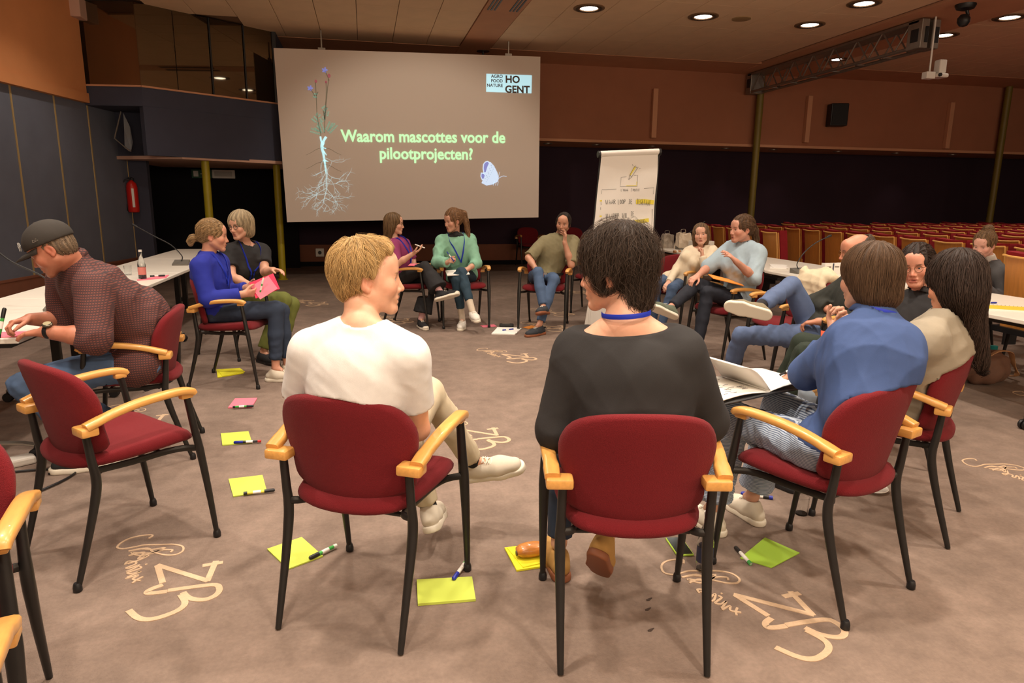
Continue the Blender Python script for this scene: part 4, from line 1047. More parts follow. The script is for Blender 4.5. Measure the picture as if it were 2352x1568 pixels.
sheet('note_sheet', [(-2.06, 6.80), (-1.88, 7.16), (-1.84, 6.90), (-2.03, 6.70)], M_pink, 'pink note sheet on the wall-side table beside the bottle', 'papers on tables', .003, z=.74)
marker((-2.00, 6.98), (-1.88, 7.02), .752, M_blk, M_blk, 'black marker on the pink sheet on the wall-side table')
sheet('note_sheet', [(-1.98, 3.98 + .1), (-1.86, 4.09), (-1.86, 4.24), (-2.0, 4.24)], M_pink, 'pink note sheet under the writing hand', 'papers on tables', .004, z=.74)
# bags: crumpled plastic carriers
def bag(x, y, sx, sy, sz, m, label, seed):
    r = random.Random(seed); bm = bmesh.new(); bmesh.ops.create_cube(bm, size=1); bmesh.ops.subdivide_edges(bm, edges=bm.edges[:], cuts=4, use_grid_fill=True)
    for v in bm.verts:
        t = v.co.z + .5
        k = 1 - .25 * t
        v.co = Vector((v.co.x * sx * k + r.uniform(-.012, .012), v.co.y * sy * k + r.uniform(-.012, .012), max(0, t * sz + (r.uniform(-.03, .02) if t > .6 else 0))))
    me = bpy.data.meshes.new('plastic_bag'); bm.to_mesh(me); bm.free(); me.materials.append(m)
    t = empty('plastic_bag', (x, y, .74), 0, label, 'bag', 'plastic bags'); link(bpy.data.objects.new('bag_film', me), t)
    MB().sweep(crom([(-.03, 0, sz * .9), (-.05, 0, sz + .05), (.02, 0, sz + .06), (.03, 0, sz * .9)], 4), 0, 6, (.012, .002)).build('bag_handle', m, t, True)
bag(4.80, 10.45, .20, .16, .22, mat('clear_film', srgb(160, 150, 138), .25, noise=.3, nscale=14), 'clear crumpled plastic bag with food on the far table', 1)
bag(4.96, 10.20, .24, .18, .25, mat('white_film', srgb(220, 206, 186), .35), 'white plastic bag on the far table', 2)
dv = empty('table_device', (5.12, 9.9, .74), .1, 'white box-shaped projector with dark lens beside the plastic bags', 'projector')
MB().box((-.16, -.12, 0), (.16, .12, .15), .012).build('device_case', M_wht, dv); MB().box((-.06, -.128, .02), (.07, -.118, .10), .004).build('lens_panel', M_blk, dv); MB().box((-.03, -.132, .04), (.04, -.126, .08)).build('lens_window', M_wht, dv)
cp = empty('coffee_cup', (4.72, 6.42, .74), 0, 'white coffee cup beside the small cartons', 'cup')
MB().lathe([(.025, 0), (.034, .02), (.042, .07), (.040, .07), (.030, .02), (0, .012)], 24).build('bowl', mat('porcelain', srgb(232, 228, 220), .2), cp, True)
MB().sweep(crom([(.04, 0, .055), (.065, 0, .05), (.062, 0, .025), (.035, 0, .02)], 4), .005, 8).build('handle', MATS['porcelain'], cp, True)
for i, x in enumerate((4.86, 4.965, 5.055, 5.14)):
    t = empty('small_carton', (x, 6.52 + .01 * i, .74), -.1, ['small white carton next to the coffee cup', 'second small white carton from the coffee cup', 'third small white carton from the coffee cup', 'small white carton farthest from the coffee cup'][i], 'box', 'small white cartons')
    MB().box((-.042, -.035, 0), (.042, .035, .115), .002).build('carton_body', M_paper, t)
    if i % 2 == 1: MB().box((-.041, -.0365, .0), (-.029, -.0345, .115)).build('carton_stripe', mat('navy_label', srgb(30, 40, 70), .5), t)
    MB().box((-.02, -.0365, .07), (.03, -.0348, .085)).build('carton_print', M_alu, t)
sheet('paper_sheet', [(4.55, 7.1), (4.85, 7.55), (5.0, 7.45), (4.7, 7.0)], M_paper, 'loose white papers on the table behind the woman in pale blue', 'papers on tables', .006, True, z=.74)
nb = empty('spiral_notebook', (4.62, 4.13, .74), -.62, 'yellow spiral notebook on the near right-hand table', 'notebook')
MB().box((-.15, -.10, 0), (.15, .10, .008), .002).build('pages', M_paper, nb); MB().box((-.15, -.10, .008), (.15, .10, .011), .001).build('cover', mat('notebook_yellow', srgb(236, 196, 44), .5), nb)
for i in range(12): MB().sweep([(-.14 + i * .0255, .098, .001), (-.14 + i * .0255, .106, .008), (-.14 + i * .0255, .098, .014)], .0018, 6).build('spiral_ring', M_blk, nb)
marker((4.66, 4.38), (4.78, 4.36), .749, M_blue, M_blue, 'blue pen by the yellow spiral notebook', r=.006)
marker((4.50, 9.55), (4.63, 9.60), .749, M_tan, M_tan, 'brown pencil case-like roll on the far table edge', r=.02, name='pencil_roll', grp='table odds')
# hand bag and teal bottle under the right-hand table
hb = empty('handbag', (5.15, 4.72, 0), .3, 'brown shoulder bag slumped on the floor under the near right-hand table', 'bag')
r = random.Random(8); bm = bmesh.new(); bmesh.ops.create_icosphere(bm, subdivisions=4, radius=1)
for v in bm.verts:
    c = v.co; f = 1 + .07 * math.sin(7 * c.x + 3 * c.y) + .05 * math.sin(11 * c.y + 5 * c.z)
    v.co = Vector((c.x * .24 * f, c.y * .16 * f, max(-.13, c.z * .15 * f) + .13))
me = bpy.data.meshes.new('bag_body'); bm.to_mesh(me); bm.free(); me.materials.append(M_brownbag); me.polygons.foreach_set('use_smooth', [True] * len(me.polygons)); link(bpy.data.objects.new('bag_body', me), hb)
MB().sweep(crom([(-.18, -.05, .20), (-.1, -.12, .30), (.08, -.14, .28), (.24, -.1, .17), (.3, -.12, .05), (.36, .02, .015)], 5), 0, 8, (.022, .005)).build('strap', M_tan, hb, True)
tb = empty('teal_bottle', (5.55, 5.02, 0), 0, 'teal drinking bottle standing by the slumped brown bag', 'bottle')
MB().lathe([(.036, 0), (.038, .01), (.038, .17), (.028, .195), (.028, .20)], 20).build('bottle_body', M_teal, tb, True); MB().lathe([(.03, .2), (.03, .24), (.0, .24)], 16).build('bottle_cap', M_teal, tb, True)
tb.location.z = 0.0
POSES = {
 'blond': {'pelvis': (-0.05, 2.34, 0.57), 'neck': (-0.021, 2.26, 1.101), 'head': (0.006, 2.34, 1.235), 'shL': (-0.197, 2.34, 0.992), 'shR': (0.123, 2.2, 0.989), 'elL': (-0.264, 2.45, 0.713), 'elR': (0.158, 2.32, 0.699), 'wrL': (-0.02, 2.6, 0.7), 'wrR': (0, 2.5, 0.68), 'haL': (0.05, 2.64, 0.69), 'haR': (-0.06, 2.56, 0.66), 'knL': (0.13, 2.76, 0.57), 'knR': (0.233, 2.72, 0.718), 'anL': (0.228, 2.75, 0.193), 'anR': (0.438, 2.84, 0.347), 'toL': (0.289, 2.9, 0.053), 'toR': (0.578, 2.78, 0.369)},
 'plaid': {'pelvis': (-1.28, 4.18, 0.57), 'neck': (-1.525, 4.05, 1.154), 'head': (-1.586, 3.95, 1.222), 'shL': (-1.388, 3.9, 1.008), 'shR': (-1.655, 4.25, 1.036), 'elL': (-1.365, 3.75, 0.791), 'elR': (-1.681, 4.25, 0.801), 'wrL': (-1.59, 3.78, 0.821), 'wrR': (-1.799, 4.12, 0.832), 'haL': (-1.706, 3.82, 0.81), 'haR': (-1.862, 4.06, 0.827), 'knL': (-1.798, 3.95, 0.505), 'knR': (-1.864, 4.25, 0.465), 'anL': (-1.5, 4, 0.1), 'anR': (-1.42, 4.3, 0.1), 'toL': (-1.66, 3.97, 0.04), 'toR': (-1.58, 4.28, 0.04)},
 'blueshirt': {'pelvis': (-1.2, 5.87, 0.56), 'neck': (-1.242, 5.88, 1.032), 'head': (-1.191, 5.88, 1.187), 'shL': (-1.189, 6.04, 0.958), 'shR': (-1.267, 5.7, 0.959), 'elL': (-1.164, 6.08, 0.691), 'elR': (-1.213, 5.62, 0.71), 'wrL': (-0.973, 5.95, 0.759), 'wrR': (-0.959, 5.68, 0.741), 'haL': (-0.871, 5.88, 0.766), 'haR': (-0.869, 5.74, 0.742), 'knL': (-0.716, 5.92, 0.568), 'knR': (-0.74, 5.8, 0.6), 'anL': (-0.687, 5.9, 0.1), 'anR': (-0.765, 5.76, 0.11), 'toL': (-0.52, 5.86, 0.05), 'toR': (-0.6, 5.72, 0.05)},
 'blacktee': {'pelvis': (-1.18, 6.85, 0.56), 'neck': (-1.101, 6.75, 1.057), 'head': (-1.113, 6.66, 1.236), 'shL': (-0.958, 6.82, 0.987), 'shR': (-1.226, 6.62, 0.996), 'elL': (-0.922, 6.62, 0.818), 'elR': (-1.186, 6.48, 0.793), 'wrL': (-0.817, 6.4, 0.856), 'wrR': (-1.014, 6.36, 0.727), 'haL': (-0.75, 6.34, 0.861), 'haR': (-0.947, 6.33, 0.73), 'knL': (-0.719, 6.72, 0.491), 'knR': (-0.764, 6.52, 0.563), 'anL': (-0.837, 6.586, 0.1), 'anR': (-0.955, 6.454, 0.1), 'toL': (-0.7, 6.5, 0.05), 'toR': (-0.84, 6.32, 0.05)},
 'purple': {'pelvis': (0.42, 8.22, 0.56), 'neck': (0.322, 8.2, 1.017), 'head': (0.332, 8.2, 1.199), 'shL': (0.455, 8.34, 0.957), 'shR': (0.314, 8.05, 0.946), 'elL': (0.549, 8.4, 0.753), 'elR': (0.339, 7.92, 0.757), 'wrL': (0.541, 8.15, 0.703), 'wrR': (0.515, 7.86, 0.875), 'haL': (0.577, 8.08, 0.71), 'haR': (0.603, 7.84, 0.925), 'knL': (0.72, 8.05, 0.55), 'knR': (0.658, 7.95, 0.711), 'anL': (0.604, 7.973, 0.1), 'anR': (0.815, 7.75, 0.441), 'toL': (0.64, 7.82, 0.05), 'toR': (0.96, 7.67, 0.38)},
 'green': {'pelvis': (1.13, 8.25, 0.56), 'neck': (1.041, 8.2, 1.042), 'head': (1.007, 8.12, 1.239), 'shL': (1.22, 8.17, 1.002), 'shR': (0.874, 8.15, 0.993), 'elL': (1.275, 8.05, 0.747), 'elR': (0.806, 8.02, 0.764), 'wrL': (1.143, 7.86, 0.695), 'wrR': (0.908, 7.84, 0.775), 'haL': (1.079, 7.84, 0.688), 'haR': (0.931, 7.78, 0.805), 'knL': (1.069, 7.84, 0.658), 'knR': (1.007, 7.84, 0.588), 'anL': (1.162, 7.62, 0.238), 'anR': (1.08, 7.87, 0.1), 'toL': (1.193, 7.5, 0.122), 'toR': (1.04, 7.72, 0.05)},
 'olive': {'pelvis': (2.08, 7.92, 0.56), 'neck': (2.262, 7.96, 1.054), 'head': (2.289, 7.88, 1.226), 'shL': (2.418, 7.86, 1.013), 'shR': (2.078, 7.95, 0.998), 'elL': (2.333, 7.66, 0.753), 'elR': (1.858, 7.82, 0.824), 'wrL': (2.252, 7.68, 1.014), 'wrR': (1.902, 7.65, 0.718), 'haL': (2.267, 7.72, 1.102), 'haR': (1.934, 7.57, 0.681), 'knL': (2.08, 7.49, 0.6), 'knR': (1.904, 7.55, 0.679), 'anL': (1.88, 7.33, 0.12), 'anR': (1.926, 7.35, 0.313), 'toL': (1.74, 7.24, 0.05), 'toR': (1.869, 7.22, 0.252)},
 'cream': {'pelvis': (3.5, 7.42, 0.54), 'neck': (3.811, 7.35, 0.971), 'head': (3.763, 7.3, 1.123), 'shL': (3.877, 7.2, 0.931), 'shR': (3.677, 7.38, 0.909), 'elL': (3.727, 7.05, 0.73), 'elR': (3.526, 7.36, 0.73), 'wrL': (3.694, 7.1, 0.891), 'wrR': (3.363, 7.22, 0.587), 'haL': (3.704, 7.12, 0.958), 'haR': (3.291, 7.16, 0.536), 'knL': (3.349, 7.08, 0.535), 'knR': (3.228, 7.25, 0.576), 'anL': (3.237, 7.088, 0.1), 'anR': (3.238, 7.311, 0.1), 'toL': (3.1, 7, 0.05), 'toR': (3.1, 7.24, 0.05)},
 'denim': {'pelvis': (3.52, 5.98, 0.55), 'neck': (3.538, 5.96, 1.102), 'head': (3.474, 5.94, 1.242), 'shL': (3.577, 5.8, 1.023), 'shR': (3.479, 6.12, 1.041), 'elL': (3.475, 5.66, 0.816), 'elR': (3.26, 6.12, 0.873), 'wrL': (3.244, 5.6, 0.971), 'wrR': (3.065, 5.96, 0.8), 'haL': (3.165, 5.6, 1.038), 'haR': (2.993, 5.92, 0.777), 'knL': (3.127, 5.86, 0.655), 'knR': (3.072, 5.98, 0.723), 'anL': (3, 5.76, 0.12), 'anR': (2.733, 5.8, 0.532), 'toL': (2.86, 5.7, 0.05), 'toR': (2.571, 5.76, 0.502)},
 'bald': {'pelvis': (3.3, 4.42, 0.54), 'neck': (3.496, 4.25, 0.997), 'head': (3.366, 4.22, 1.161), 'shL': (3.447, 4.08, 0.91), 'shR': (3.531, 4.44, 0.911), 'elL': (3.28, 4.1, 0.666), 'elR': (3.301, 4.52, 0.756), 'wrL': (3.148, 4.25, 0.664), 'wrR': (3.31, 4.36, 0.725), 'haL': (3.107, 4.3, 0.65), 'haR': (3.338, 4.3, 0.721), 'knL': (2.706, 4.5, 0.527), 'knR': (3.075, 4.5, 0.894), 'anL': (2.744, 4.743, 0.11), 'anR': (2.656, 4.24, 0.778), 'toL': (2.682, 4.778, 0.05), 'toR': (2.429, 4.2, 0.759)},
 'blackshirt': {'pelvis': (3.05, 3.45, 0.54), 'neck': (3.227, 3.42, 0.982), 'head': (3.146, 3.42, 1.142), 'shL': (3.188, 3.28, 0.88), 'shR': (3.199, 3.56, 0.888), 'elL': (3.091, 3.3, 0.675), 'elR': (3.16, 3.7, 0.671), 'wrL': (2.958, 3.42, 0.68), 'wrR': (2.975, 3.66, 0.629), 'haL': (2.917, 3.48, 0.682), 'haR': (2.94, 3.72, 0.63), 'knL': (2.634, 3.64, 0.584), 'knR': (2.721, 3.8, 0.608), 'anL': (2.5, 3.72, 0.1), 'anR': (2.62, 3.95, 0.1), 'toL': (2.38, 3.82, 0.05), 'toR': (2.5, 4.05, 0.05)},
 'bob': {'pelvis': (1.75, 2.2, 0.56), 'neck': (1.871, 2.2, 1.088), 'head': (1.868, 2.26, 1.222), 'shL': (1.727, 2.16, 0.995), 'shR': (1.928, 2.12, 0.98), 'elL': (1.713, 2.36, 0.823), 'elR': (1.95, 2.32, 0.74), 'wrL': (1.887, 2.44, 0.963), 'wrR': (1.809, 2.46, 0.767), 'haL': (1.928, 2.42, 1.068), 'haR': (1.771, 2.52, 0.772), 'knL': (1.55, 2.6, 0.57), 'knR': (1.8, 2.64, 0.6), 'anL': (1.53, 2.68, 0.11), 'anR': (1.77, 2.74, 0.12), 'toL': (1.5, 2.8, 0.05), 'toR': (1.75, 2.9, 0.05)},
 'grey': {'pelvis': (2.5, 2.66, 0.56), 'neck': (2.522, 2.52, 1.018), 'head': (2.518, 2.52, 1.154), 'shL': (2.321, 2.44, 0.917), 'shR': (2.62, 2.66, 0.9), 'elL': (2.3, 2.66, 0.66), 'elR': (2.66, 2.84, 0.66), 'wrL': (2.25, 2.88, 0.64), 'wrR': (2.48, 2.98, 0.64), 'haL': (2.22, 2.96, 0.63), 'haR': (2.42, 3.04, 0.63), 'knL': (2.17, 2.92, 0.57), 'knR': (2.31, 3.04, 0.58), 'anL': (2.15, 3.04, 0.12), 'anR': (2.3, 3.2, 0.11), 'toL': (2.1, 3.19, 0.05), 'toR': (2.22, 3.34, 0.05)},
 'black': {'pelvis': (0.87, 2.05, 0.56), 'neck': (0.806, 2.03, 1.134), 'head': (0.787, 2.1, 1.274), 'shL': (0.672, 2.1, 1.003), 'shR': (0.972, 1.98, 1.019), 'elL': (0.61, 2.1, 0.746), 'elR': (1.113, 2.04, 0.767), 'wrL': (0.726, 2.32, 0.72), 'wrR': (1.035, 2.276, 0.741), 'haL': (0.783, 2.39, 0.72), 'haR': (0.979, 2.346, 0.741), 'knL': (0.765, 2.497, 0.551), 'knR': (1.063, 2.448, 0.569), 'anL': (0.73, 2.46, 0.13), 'anR': (0.846, 2.24, 0.244), 'toL': (0.74, 2.62, 0.06), 'toR': (0.9, 2.38, 0.07)},
 'bun': {'pelvis': (5.95, 5.45, 0.5), 'neck': (5.747, 5.38, 0.97), 'head': (5.63, 5.36, 1.126), 'shL': (5.713, 5.2, 0.859), 'shR': (5.761, 5.54, 0.88), 'elL': (5.725, 5.12, 0.595), 'elR': (5.75, 5.6, 0.74), 'wrL': (5.45, 5.2, 0.78), 'wrR': (5.5, 5.5, 0.78), 'haL': (5.37, 5.2, 0.78), 'haR': (5.42, 5.48, 0.78), 'knL': (5.535, 5.323, 0.5), 'knR': (5.509, 5.491, 0.5), 'anL': (5.494, 5.323, 0.092), 'anR': (5.468, 5.491, 0.092), 'toL': (5.341, 5.323, 0.046), 'toR': (5.315, 5.491, 0.046)},
}
# ------------------------------------------------------------------ people: smooth implicit surfaces
V3 = lambda a: np.array(a, dtype=float)
def nrm(v):
    v = V3(v); return v / (np.linalg.norm(v) + 1e-12)
class Prim:
    """op: 'u' smooth union, 's' smooth subtraction"""
    def __init__(s, k=.02, op='u'): s.k = k; s.op = op
class RC(Prim):          # capsule with two radii; n, f: flattening of the section along n
    def __init__(s, a, b, ra, rb, k=.02, op='u', n=None, f=1.0):
        super().__init__(k, op); s.a, s.b, s.ra, s.rb = V3(a), V3(b), ra, rb; s.n = None if n is None else nrm(n); s.f = f
    def box(s):
        r = max(s.ra, s.rb) * max(1, s.f); return np.minimum(s.a, s.b) - r, np.maximum(s.a, s.b) + r
    def d(s, p):
        pa = p - s.a; ba = s.b - s.a
        h = np.clip(pa @ ba / max(ba @ ba, 1e-9), 0, 1)
        q = pa - h[..., None] * ba
        if s.n is not None:
            t = q @ s.n; q = q + (t * (1 / s.f - 1))[..., None] * s.n
        return (np.sqrt((q * q).sum(-1)) - (s.ra + (s.rb - s.ra) * h)) * (min(1, s.f) if s.n is not None else 1)
class RF(RC):            # the same with a flat end at b
    def d(s, p): return np.maximum(super().d(p), (p - s.b) @ nrm(s.b - s.a))
class EL(Prim):          # ellipsoid: centre, radii, axes rows
    def __init__(s, c, r, ax=None, k=.02, op='u'):
        super().__init__(k, op); s.c, s.r = V3(c), V3(r); s.ax = np.eye(3) if ax is None else V3(ax)
    def box(s):
        m = s.r.max(); return s.c - m, s.c + m
    def d(s, p):
        q = (p - s.c) @ s.ax.T
        k0 = np.sqrt(((q / s.r) ** 2).sum(-1)); k1 = np.sqrt(((q / s.r ** 2) ** 2).sum(-1)) + 1e-9
        return k0 * (k0 - 1) / k1
class HP(Prim):          # half space removed: points with (p-c).n > 0
    def __init__(s, c, n, k=.004): super().__init__(k, 's'); s.c, s.n = V3(c), nrm(n)
    def box(s): return V3((-99,) * 3), V3((99,) * 3)
    def d(s, p): return -((p - s.c) @ s.n)
class CUT(Prim):         # what the chair under the sitter takes away: its back pad and its seat
    def __init__(s, ch, k=.006):
        super().__init__(k, 's'); s.o = V3((ch[0], ch[1], 0)); s.y = nrm((ch[2], ch[3], 0)); s.x = V3((s.y[1], -s.y[0], 0))
    def box(s): return s.o + V3((-.42, -.42, .3)), s.o + V3((.42, .42, .95))
    def d(s, p):
        q = p - s.o; x = q @ s.x; y = q @ s.y; z = q[..., 2]
        yb = -.136 - .085 * np.clip((z - .49) / .38, 0, 1.3) ** 1.1 + .075 * (x / .25) ** 2
        zz = np.clip((z - .49) / .383, 0, 1); wd = .225 + .03 * np.sin(zz * 3.14)
        a = np.maximum(np.maximum(y - yb, np.abs(x) - wd), np.maximum(.48 - z, z - (.866 - .9 * np.abs(x) ** 2.2 * 2.0)))
        zt = .474 + .034 + .036 * ((y + .245) / .5 - .35) ** 2 - np.clip((y - .15) / .11, 0, 2) ** 2 * .022 + .012 * (x / .25) ** 2
        b = np.maximum(np.maximum(z - zt, .36 - z), np.maximum(np.abs(x) - .255, np.maximum(y - .262, -.25 - y)))
        return np.minimum(a, b)
def comb(F, d, k, op):
    if op == 'u':
        h = np.maximum(k - np.abs(F - d), 0) / k; return np.minimum(F, d) - h * h * k * .25
    d = -d; h = np.maximum(k - np.abs(F - d), 0) / k; return np.maximum(F, d) + h * h * k * .25
def evalp(prims, p):
    F = np.full(p.shape[:-1], 1.0)
    for q in prims: F = comb(F, q.d(p), q.k, q.op)
    return F
def surf(prims, lo, hi, h, newton=True):
    lo = V3(lo); hi = V3(hi); n = np.maximum(((hi - lo) / h).astype(int) + 2, 3)
    ax = [lo[i] + h * np.arange(n[i]) for i in range(3)]
    F = np.full(n, .5, dtype=np.float64)
    for q in prims:
        b0, b1 = q.box(); m = q.k + 2.5 * h
        i0 = np.clip(((b0 - m - lo) / h).astype(int), 0, n); i1 = np.clip(((b1 + m - lo) / h).astype(int) + 2, 0, n)
        if (i1 <= i0).any(): continue
        sl = tuple(slice(i0[i], i1[i]) for i in range(3))
        P = np.stack(np.meshgrid(*[ax[i][sl[i]] for i in range(3)], indexing='ij'), -1)
        F[sl] = comb(F[sl], q.d(P), q.k, q.op)
    S = F < 0
    c = np.zeros(n - 1, dtype=np.int8)
    for dx in (0, 1):
        for dy in (0, 1):
            for dz in (0, 1): c += S[dx:n[0] - 1 + dx, dy:n[1] - 1 + dy, dz:n[2] - 1 + dz]
    act = (c > 0) & (c < 8); idx = -np.ones(n - 1, dtype=np.int64); I = np.argwhere(act); idx[act] = np.arange(len(I))
    if len(I) == 0: return np.zeros((0, 3)), []
    acc = np.zeros((len(I), 3)); cnt = np.zeros(len(I))
    offs = [(a, b, cc) for a in (0, 1) for b in (0, 1) for cc in (0, 1)]
    for o in offs:
        for d in range(3):
            if o[d]: continue
            o2 = list(o); o2[d] = 1
            A = F[I[:, 0] + o[0], I[:, 1] + o[1], I[:, 2] + o[2]]; B = F[I[:, 0] + o2[0], I[:, 1] + o2[1], I[:, 2] + o2[2]]
            m = (A < 0) != (B < 0); t = np.where(m, A / np.where(m, A - B, 1), 0)
            pt = np.repeat(V3(o)[None], len(I), 0); pt[:, d] += t
            acc[m] += pt[m]; cnt[m] += 1
    v = lo + h * (I + acc / cnt[:, None])
    faces = []
    for d in range(3):
        a, b = (d + 1) % 3, (d + 2) % 3
        s0 = [slice(1, n[i] - 1) for i in range(3)]; s0[d] = slice(0, n[d] - 1); s1 = list(s0); s1[d] = slice(1, n[d])
        ch = S[tuple(s0)] != S[tuple(s1)]; E_ = np.argwhere(ch)
        if len(E_) == 0: continue
        base = E_ + 1; base[:, d] -= 1
        fl = S[base[:, 0], base[:, 1], base[:, 2]]
        def at(da, db):
            q = base.copy(); q[:, a] -= da; q[:, b] -= db; return idx[q[:, 0], q[:, 1], q[:, 2]]
        Q = np.stack([at(1, 1), at(0, 1), at(0, 0), at(1, 0)], 1)
        Q[~fl] = Q[~fl][:, ::-1]; faces.append(Q)
    Fc = np.concatenate(faces); Fc = Fc[(Fc >= 0).all(1)]
    if newton:
        g, f = grad(prims, v, h * .3); v = v - g * np.clip(f, -h * .5, h * .5)[:, None]
    return v, Fc
def grad(prims, v, e=.002):
    f = evalp(prims, v); g = np.stack([evalp(prims, v + V3([e if i == j else 0 for j in range(3)])) - f for i in range(3)], -1)
    return g / (np.linalg.norm(g, axis=1, keepdims=True) + 1e-9), f
def bounds(prims):
    bs = [q.box() for q in prims if q.op == 'u']
    return np.min([b[0] for b in bs], 0) - .03, np.max([b[1] for b in bs], 0) + .03
def folds(v, seed, amp, fr=22.0):
    r = np.random.RandomState(seed); out = np.zeros(len(v))
    wv = np.sin(v @ (r.randn(3, 3) * 9) + r.rand(3) * 6) * .035
    for i in range(5):
        d = nrm(r.randn(3) * V3((1, 1, .8))) * fr * 1.9 * (.5 + .5 * i); out += (1 - 1.6 * np.abs(np.sin((v + wv) @ d + r.rand() * 6)) ** .7) * (.62 ** i)
    m = .35 + .65 * np.clip(np.sin(v @ V3((7, 9, 6)) + seed) + .4, 0, 1); return amp * out * .95 * m
def add_mesh(name, v, f, m, parent, base, col=None, smooth=True):
    me = bpy.data.meshes.new(name); v = v - base
    me.vertices.add(len(v)); me.vertices.foreach_set('co', v.astype(np.float32).ravel())
    f = np.asarray(f); k = f.shape[1]
    me.loops.add(f.size); me.loops.foreach_set('vertex_index', f.astype(np.int32).ravel())
    me.polygons.add(len(f)); me.polygons.foreach_set('loop_start', np.arange(0, f.size, k, dtype=np.int32)); me.polygons.foreach_set('loop_total', np.full(len(f), k, dtype=np.int32))
    me.update(calc_edges=True); me.validate()
    if smooth: me.polygons.foreach_set('use_smooth', [True] * len(me.polygons))
    if col is not None:
        at = me.color_attributes.new('Col', 'FLOAT_COLOR', 'POINT'); at.data.foreach_set('color', np.concatenate([col, np.ones((len(col), 1))], 1).astype(np.float32).ravel())
    me.materials.append(m); o = bpy.data.objects.new(name, me); return link(o, parent)
def cloth(name, prims, m, parent, base, h, seed=1, amp=.0, fr=22.0, lo=None, hi=None):
    b0, b1 = bounds(prims)
    v, f = surf(prims, b0 if lo is None else lo, b1 if hi is None else hi, h)
    if amp:
        g, _ = grad(prims, v); v = v + g * folds(v, seed, amp, fr)[:, None]
    return add_mesh(name, v, f, m, parent, base)

M_skin = mat('skin', (.6, .4, .3, 1), .48, attr=True, sss=.12, noise=.05, nscale=60, bump=.12, bscale=900)
M_hair = mat('hair', (.1, .06, .04, 1), .55, attr=True, spec=.22)
M_eyew = mat('eye_white', srgb(226, 218, 210), .15)
M_iris = mat('iris', srgb(58, 66, 74), .1)
M_lens = mat('spectacle_lens', (.97, .97, .97, 1), .02, trans=1.0)
M_rim = mat('spectacle_rim', srgb(40, 34, 32), .35)
LIP = V3(srgb(176, 92, 80)[:3])

def head_prims(C, X, Y, Z, s, o):
    """head in its own axes: X to its right ear side (+x), Y face forward, Z up; o: options"""
    A = np.stack([X, Y, Z])
    P = lambda x, y, z: C + (X * x + Y * y + Z * z) * s
    jw = o.get('jaw', 1.0); L = []
    L.append(EL(P(0, -.018, .030), V3((.076, .094, .086)) * s, A, .02))
    L.append(EL(P(0, .022, -.020), V3((.066 * jw, .070, .088)) * s, A, .03 * s))
    for q in (-1, 1):
        L.append(RC(P(q * .052 * jw, .0, -.050), P(q * .018, .066, -.096), .020 * s, .018 * s, .022 * s))
        L.append(EL(P(q * .040 * jw, .060, -.028), V3((.024, .022, .024)) * s, A, .022 * s))
    L.append(EL(P(0, .074, -.100), V3((.022, .018, .017)) * s, A, .018 * s))
    L.append(RC(P(-.030, .073, .020), P(.030, .073, .020), .0125 * s, .0125 * s, .016 * s))
    L.append(EL(P(0, .060, .052), V3((.052, .030, .036)) * s, A, .03 * s))
    for q in (-1, 1): L.append(EL(P(q * .030, .094, -.001), V3((.018, .014, .0115)) * s, A, .012 * s, 's'))
    nl = o.get('nose', 1.0)
    L.append(RC(P(0, .082, .010), P(0, .082 + .022 * nl, -.034), .0068 * s, .0098 * s, .012 * s))
    for q in (-1, 1): L.append(EL(P(q * .0115, .092, -.039), V3((.0075, .010, .0075)) * s, A, .007 * s))
    L.append(EL(P(0, .078, -.062), V3((.026, .016, .018)) * s, A, .014 * s))
    L.append(RC(P(-.019, .087, -.0635), P(.019, .087, -.0635), .0052 * s, .0052 * s, .007 * s))
    L.append(RC(P(0, .092, -.0630), P(0, .0915, -.0630), .0056 * s, .0050 * s, .006 * s))
    L.append(RC(P(-.015, .087, -.0755), P(.015, .087, -.0755), .0065 * s, .0065 * s, .006 * s))
    L.append(RC(P(-.024, .0905, -.0690), P(.024, .0905, -.0690), .0016 * s, .0016 * s, .003 * s, 's'))
    if o.get('open'): L.append(EL(P(0, .098, -.070), V3((.014, .010, .005)) * s, A, .004 * s, 's'))
    for q in (-1, 1):   # lids
        L.append(RC(P(q * .018, .0830, .0065), P(q * .043, .0765, .0050), .0042 * s, .0036 * s, .004 * s))
        L.append(RC(P(q * .019, .0815, -.0070), P(q * .042, .0755, -.0060), .0034 * s, .0032 * s, .005 * s))
    for q in (-1, 1):   # ears
        B = np.stack([X, nrm(Y * .97 - Z * .2), nrm(Z * .97 + Y * .2)])
        e = P(q * .0745, -.012, -.006)
        L.append(EL(e, V3((.009, .019, .031)) * s, B, .006 * s)); L.append(EL(e + (X * q * .010 + Y * .003 + Z * .003) * s, V3((.007, .011, .019)) * s, B, .005 * s, 's'))
        L.append(EL(e + (X * q * .002 - Z * .026 + Y * .005) * s, V3((.007, .008, .009)) * s, B, .006 * s))
    return L
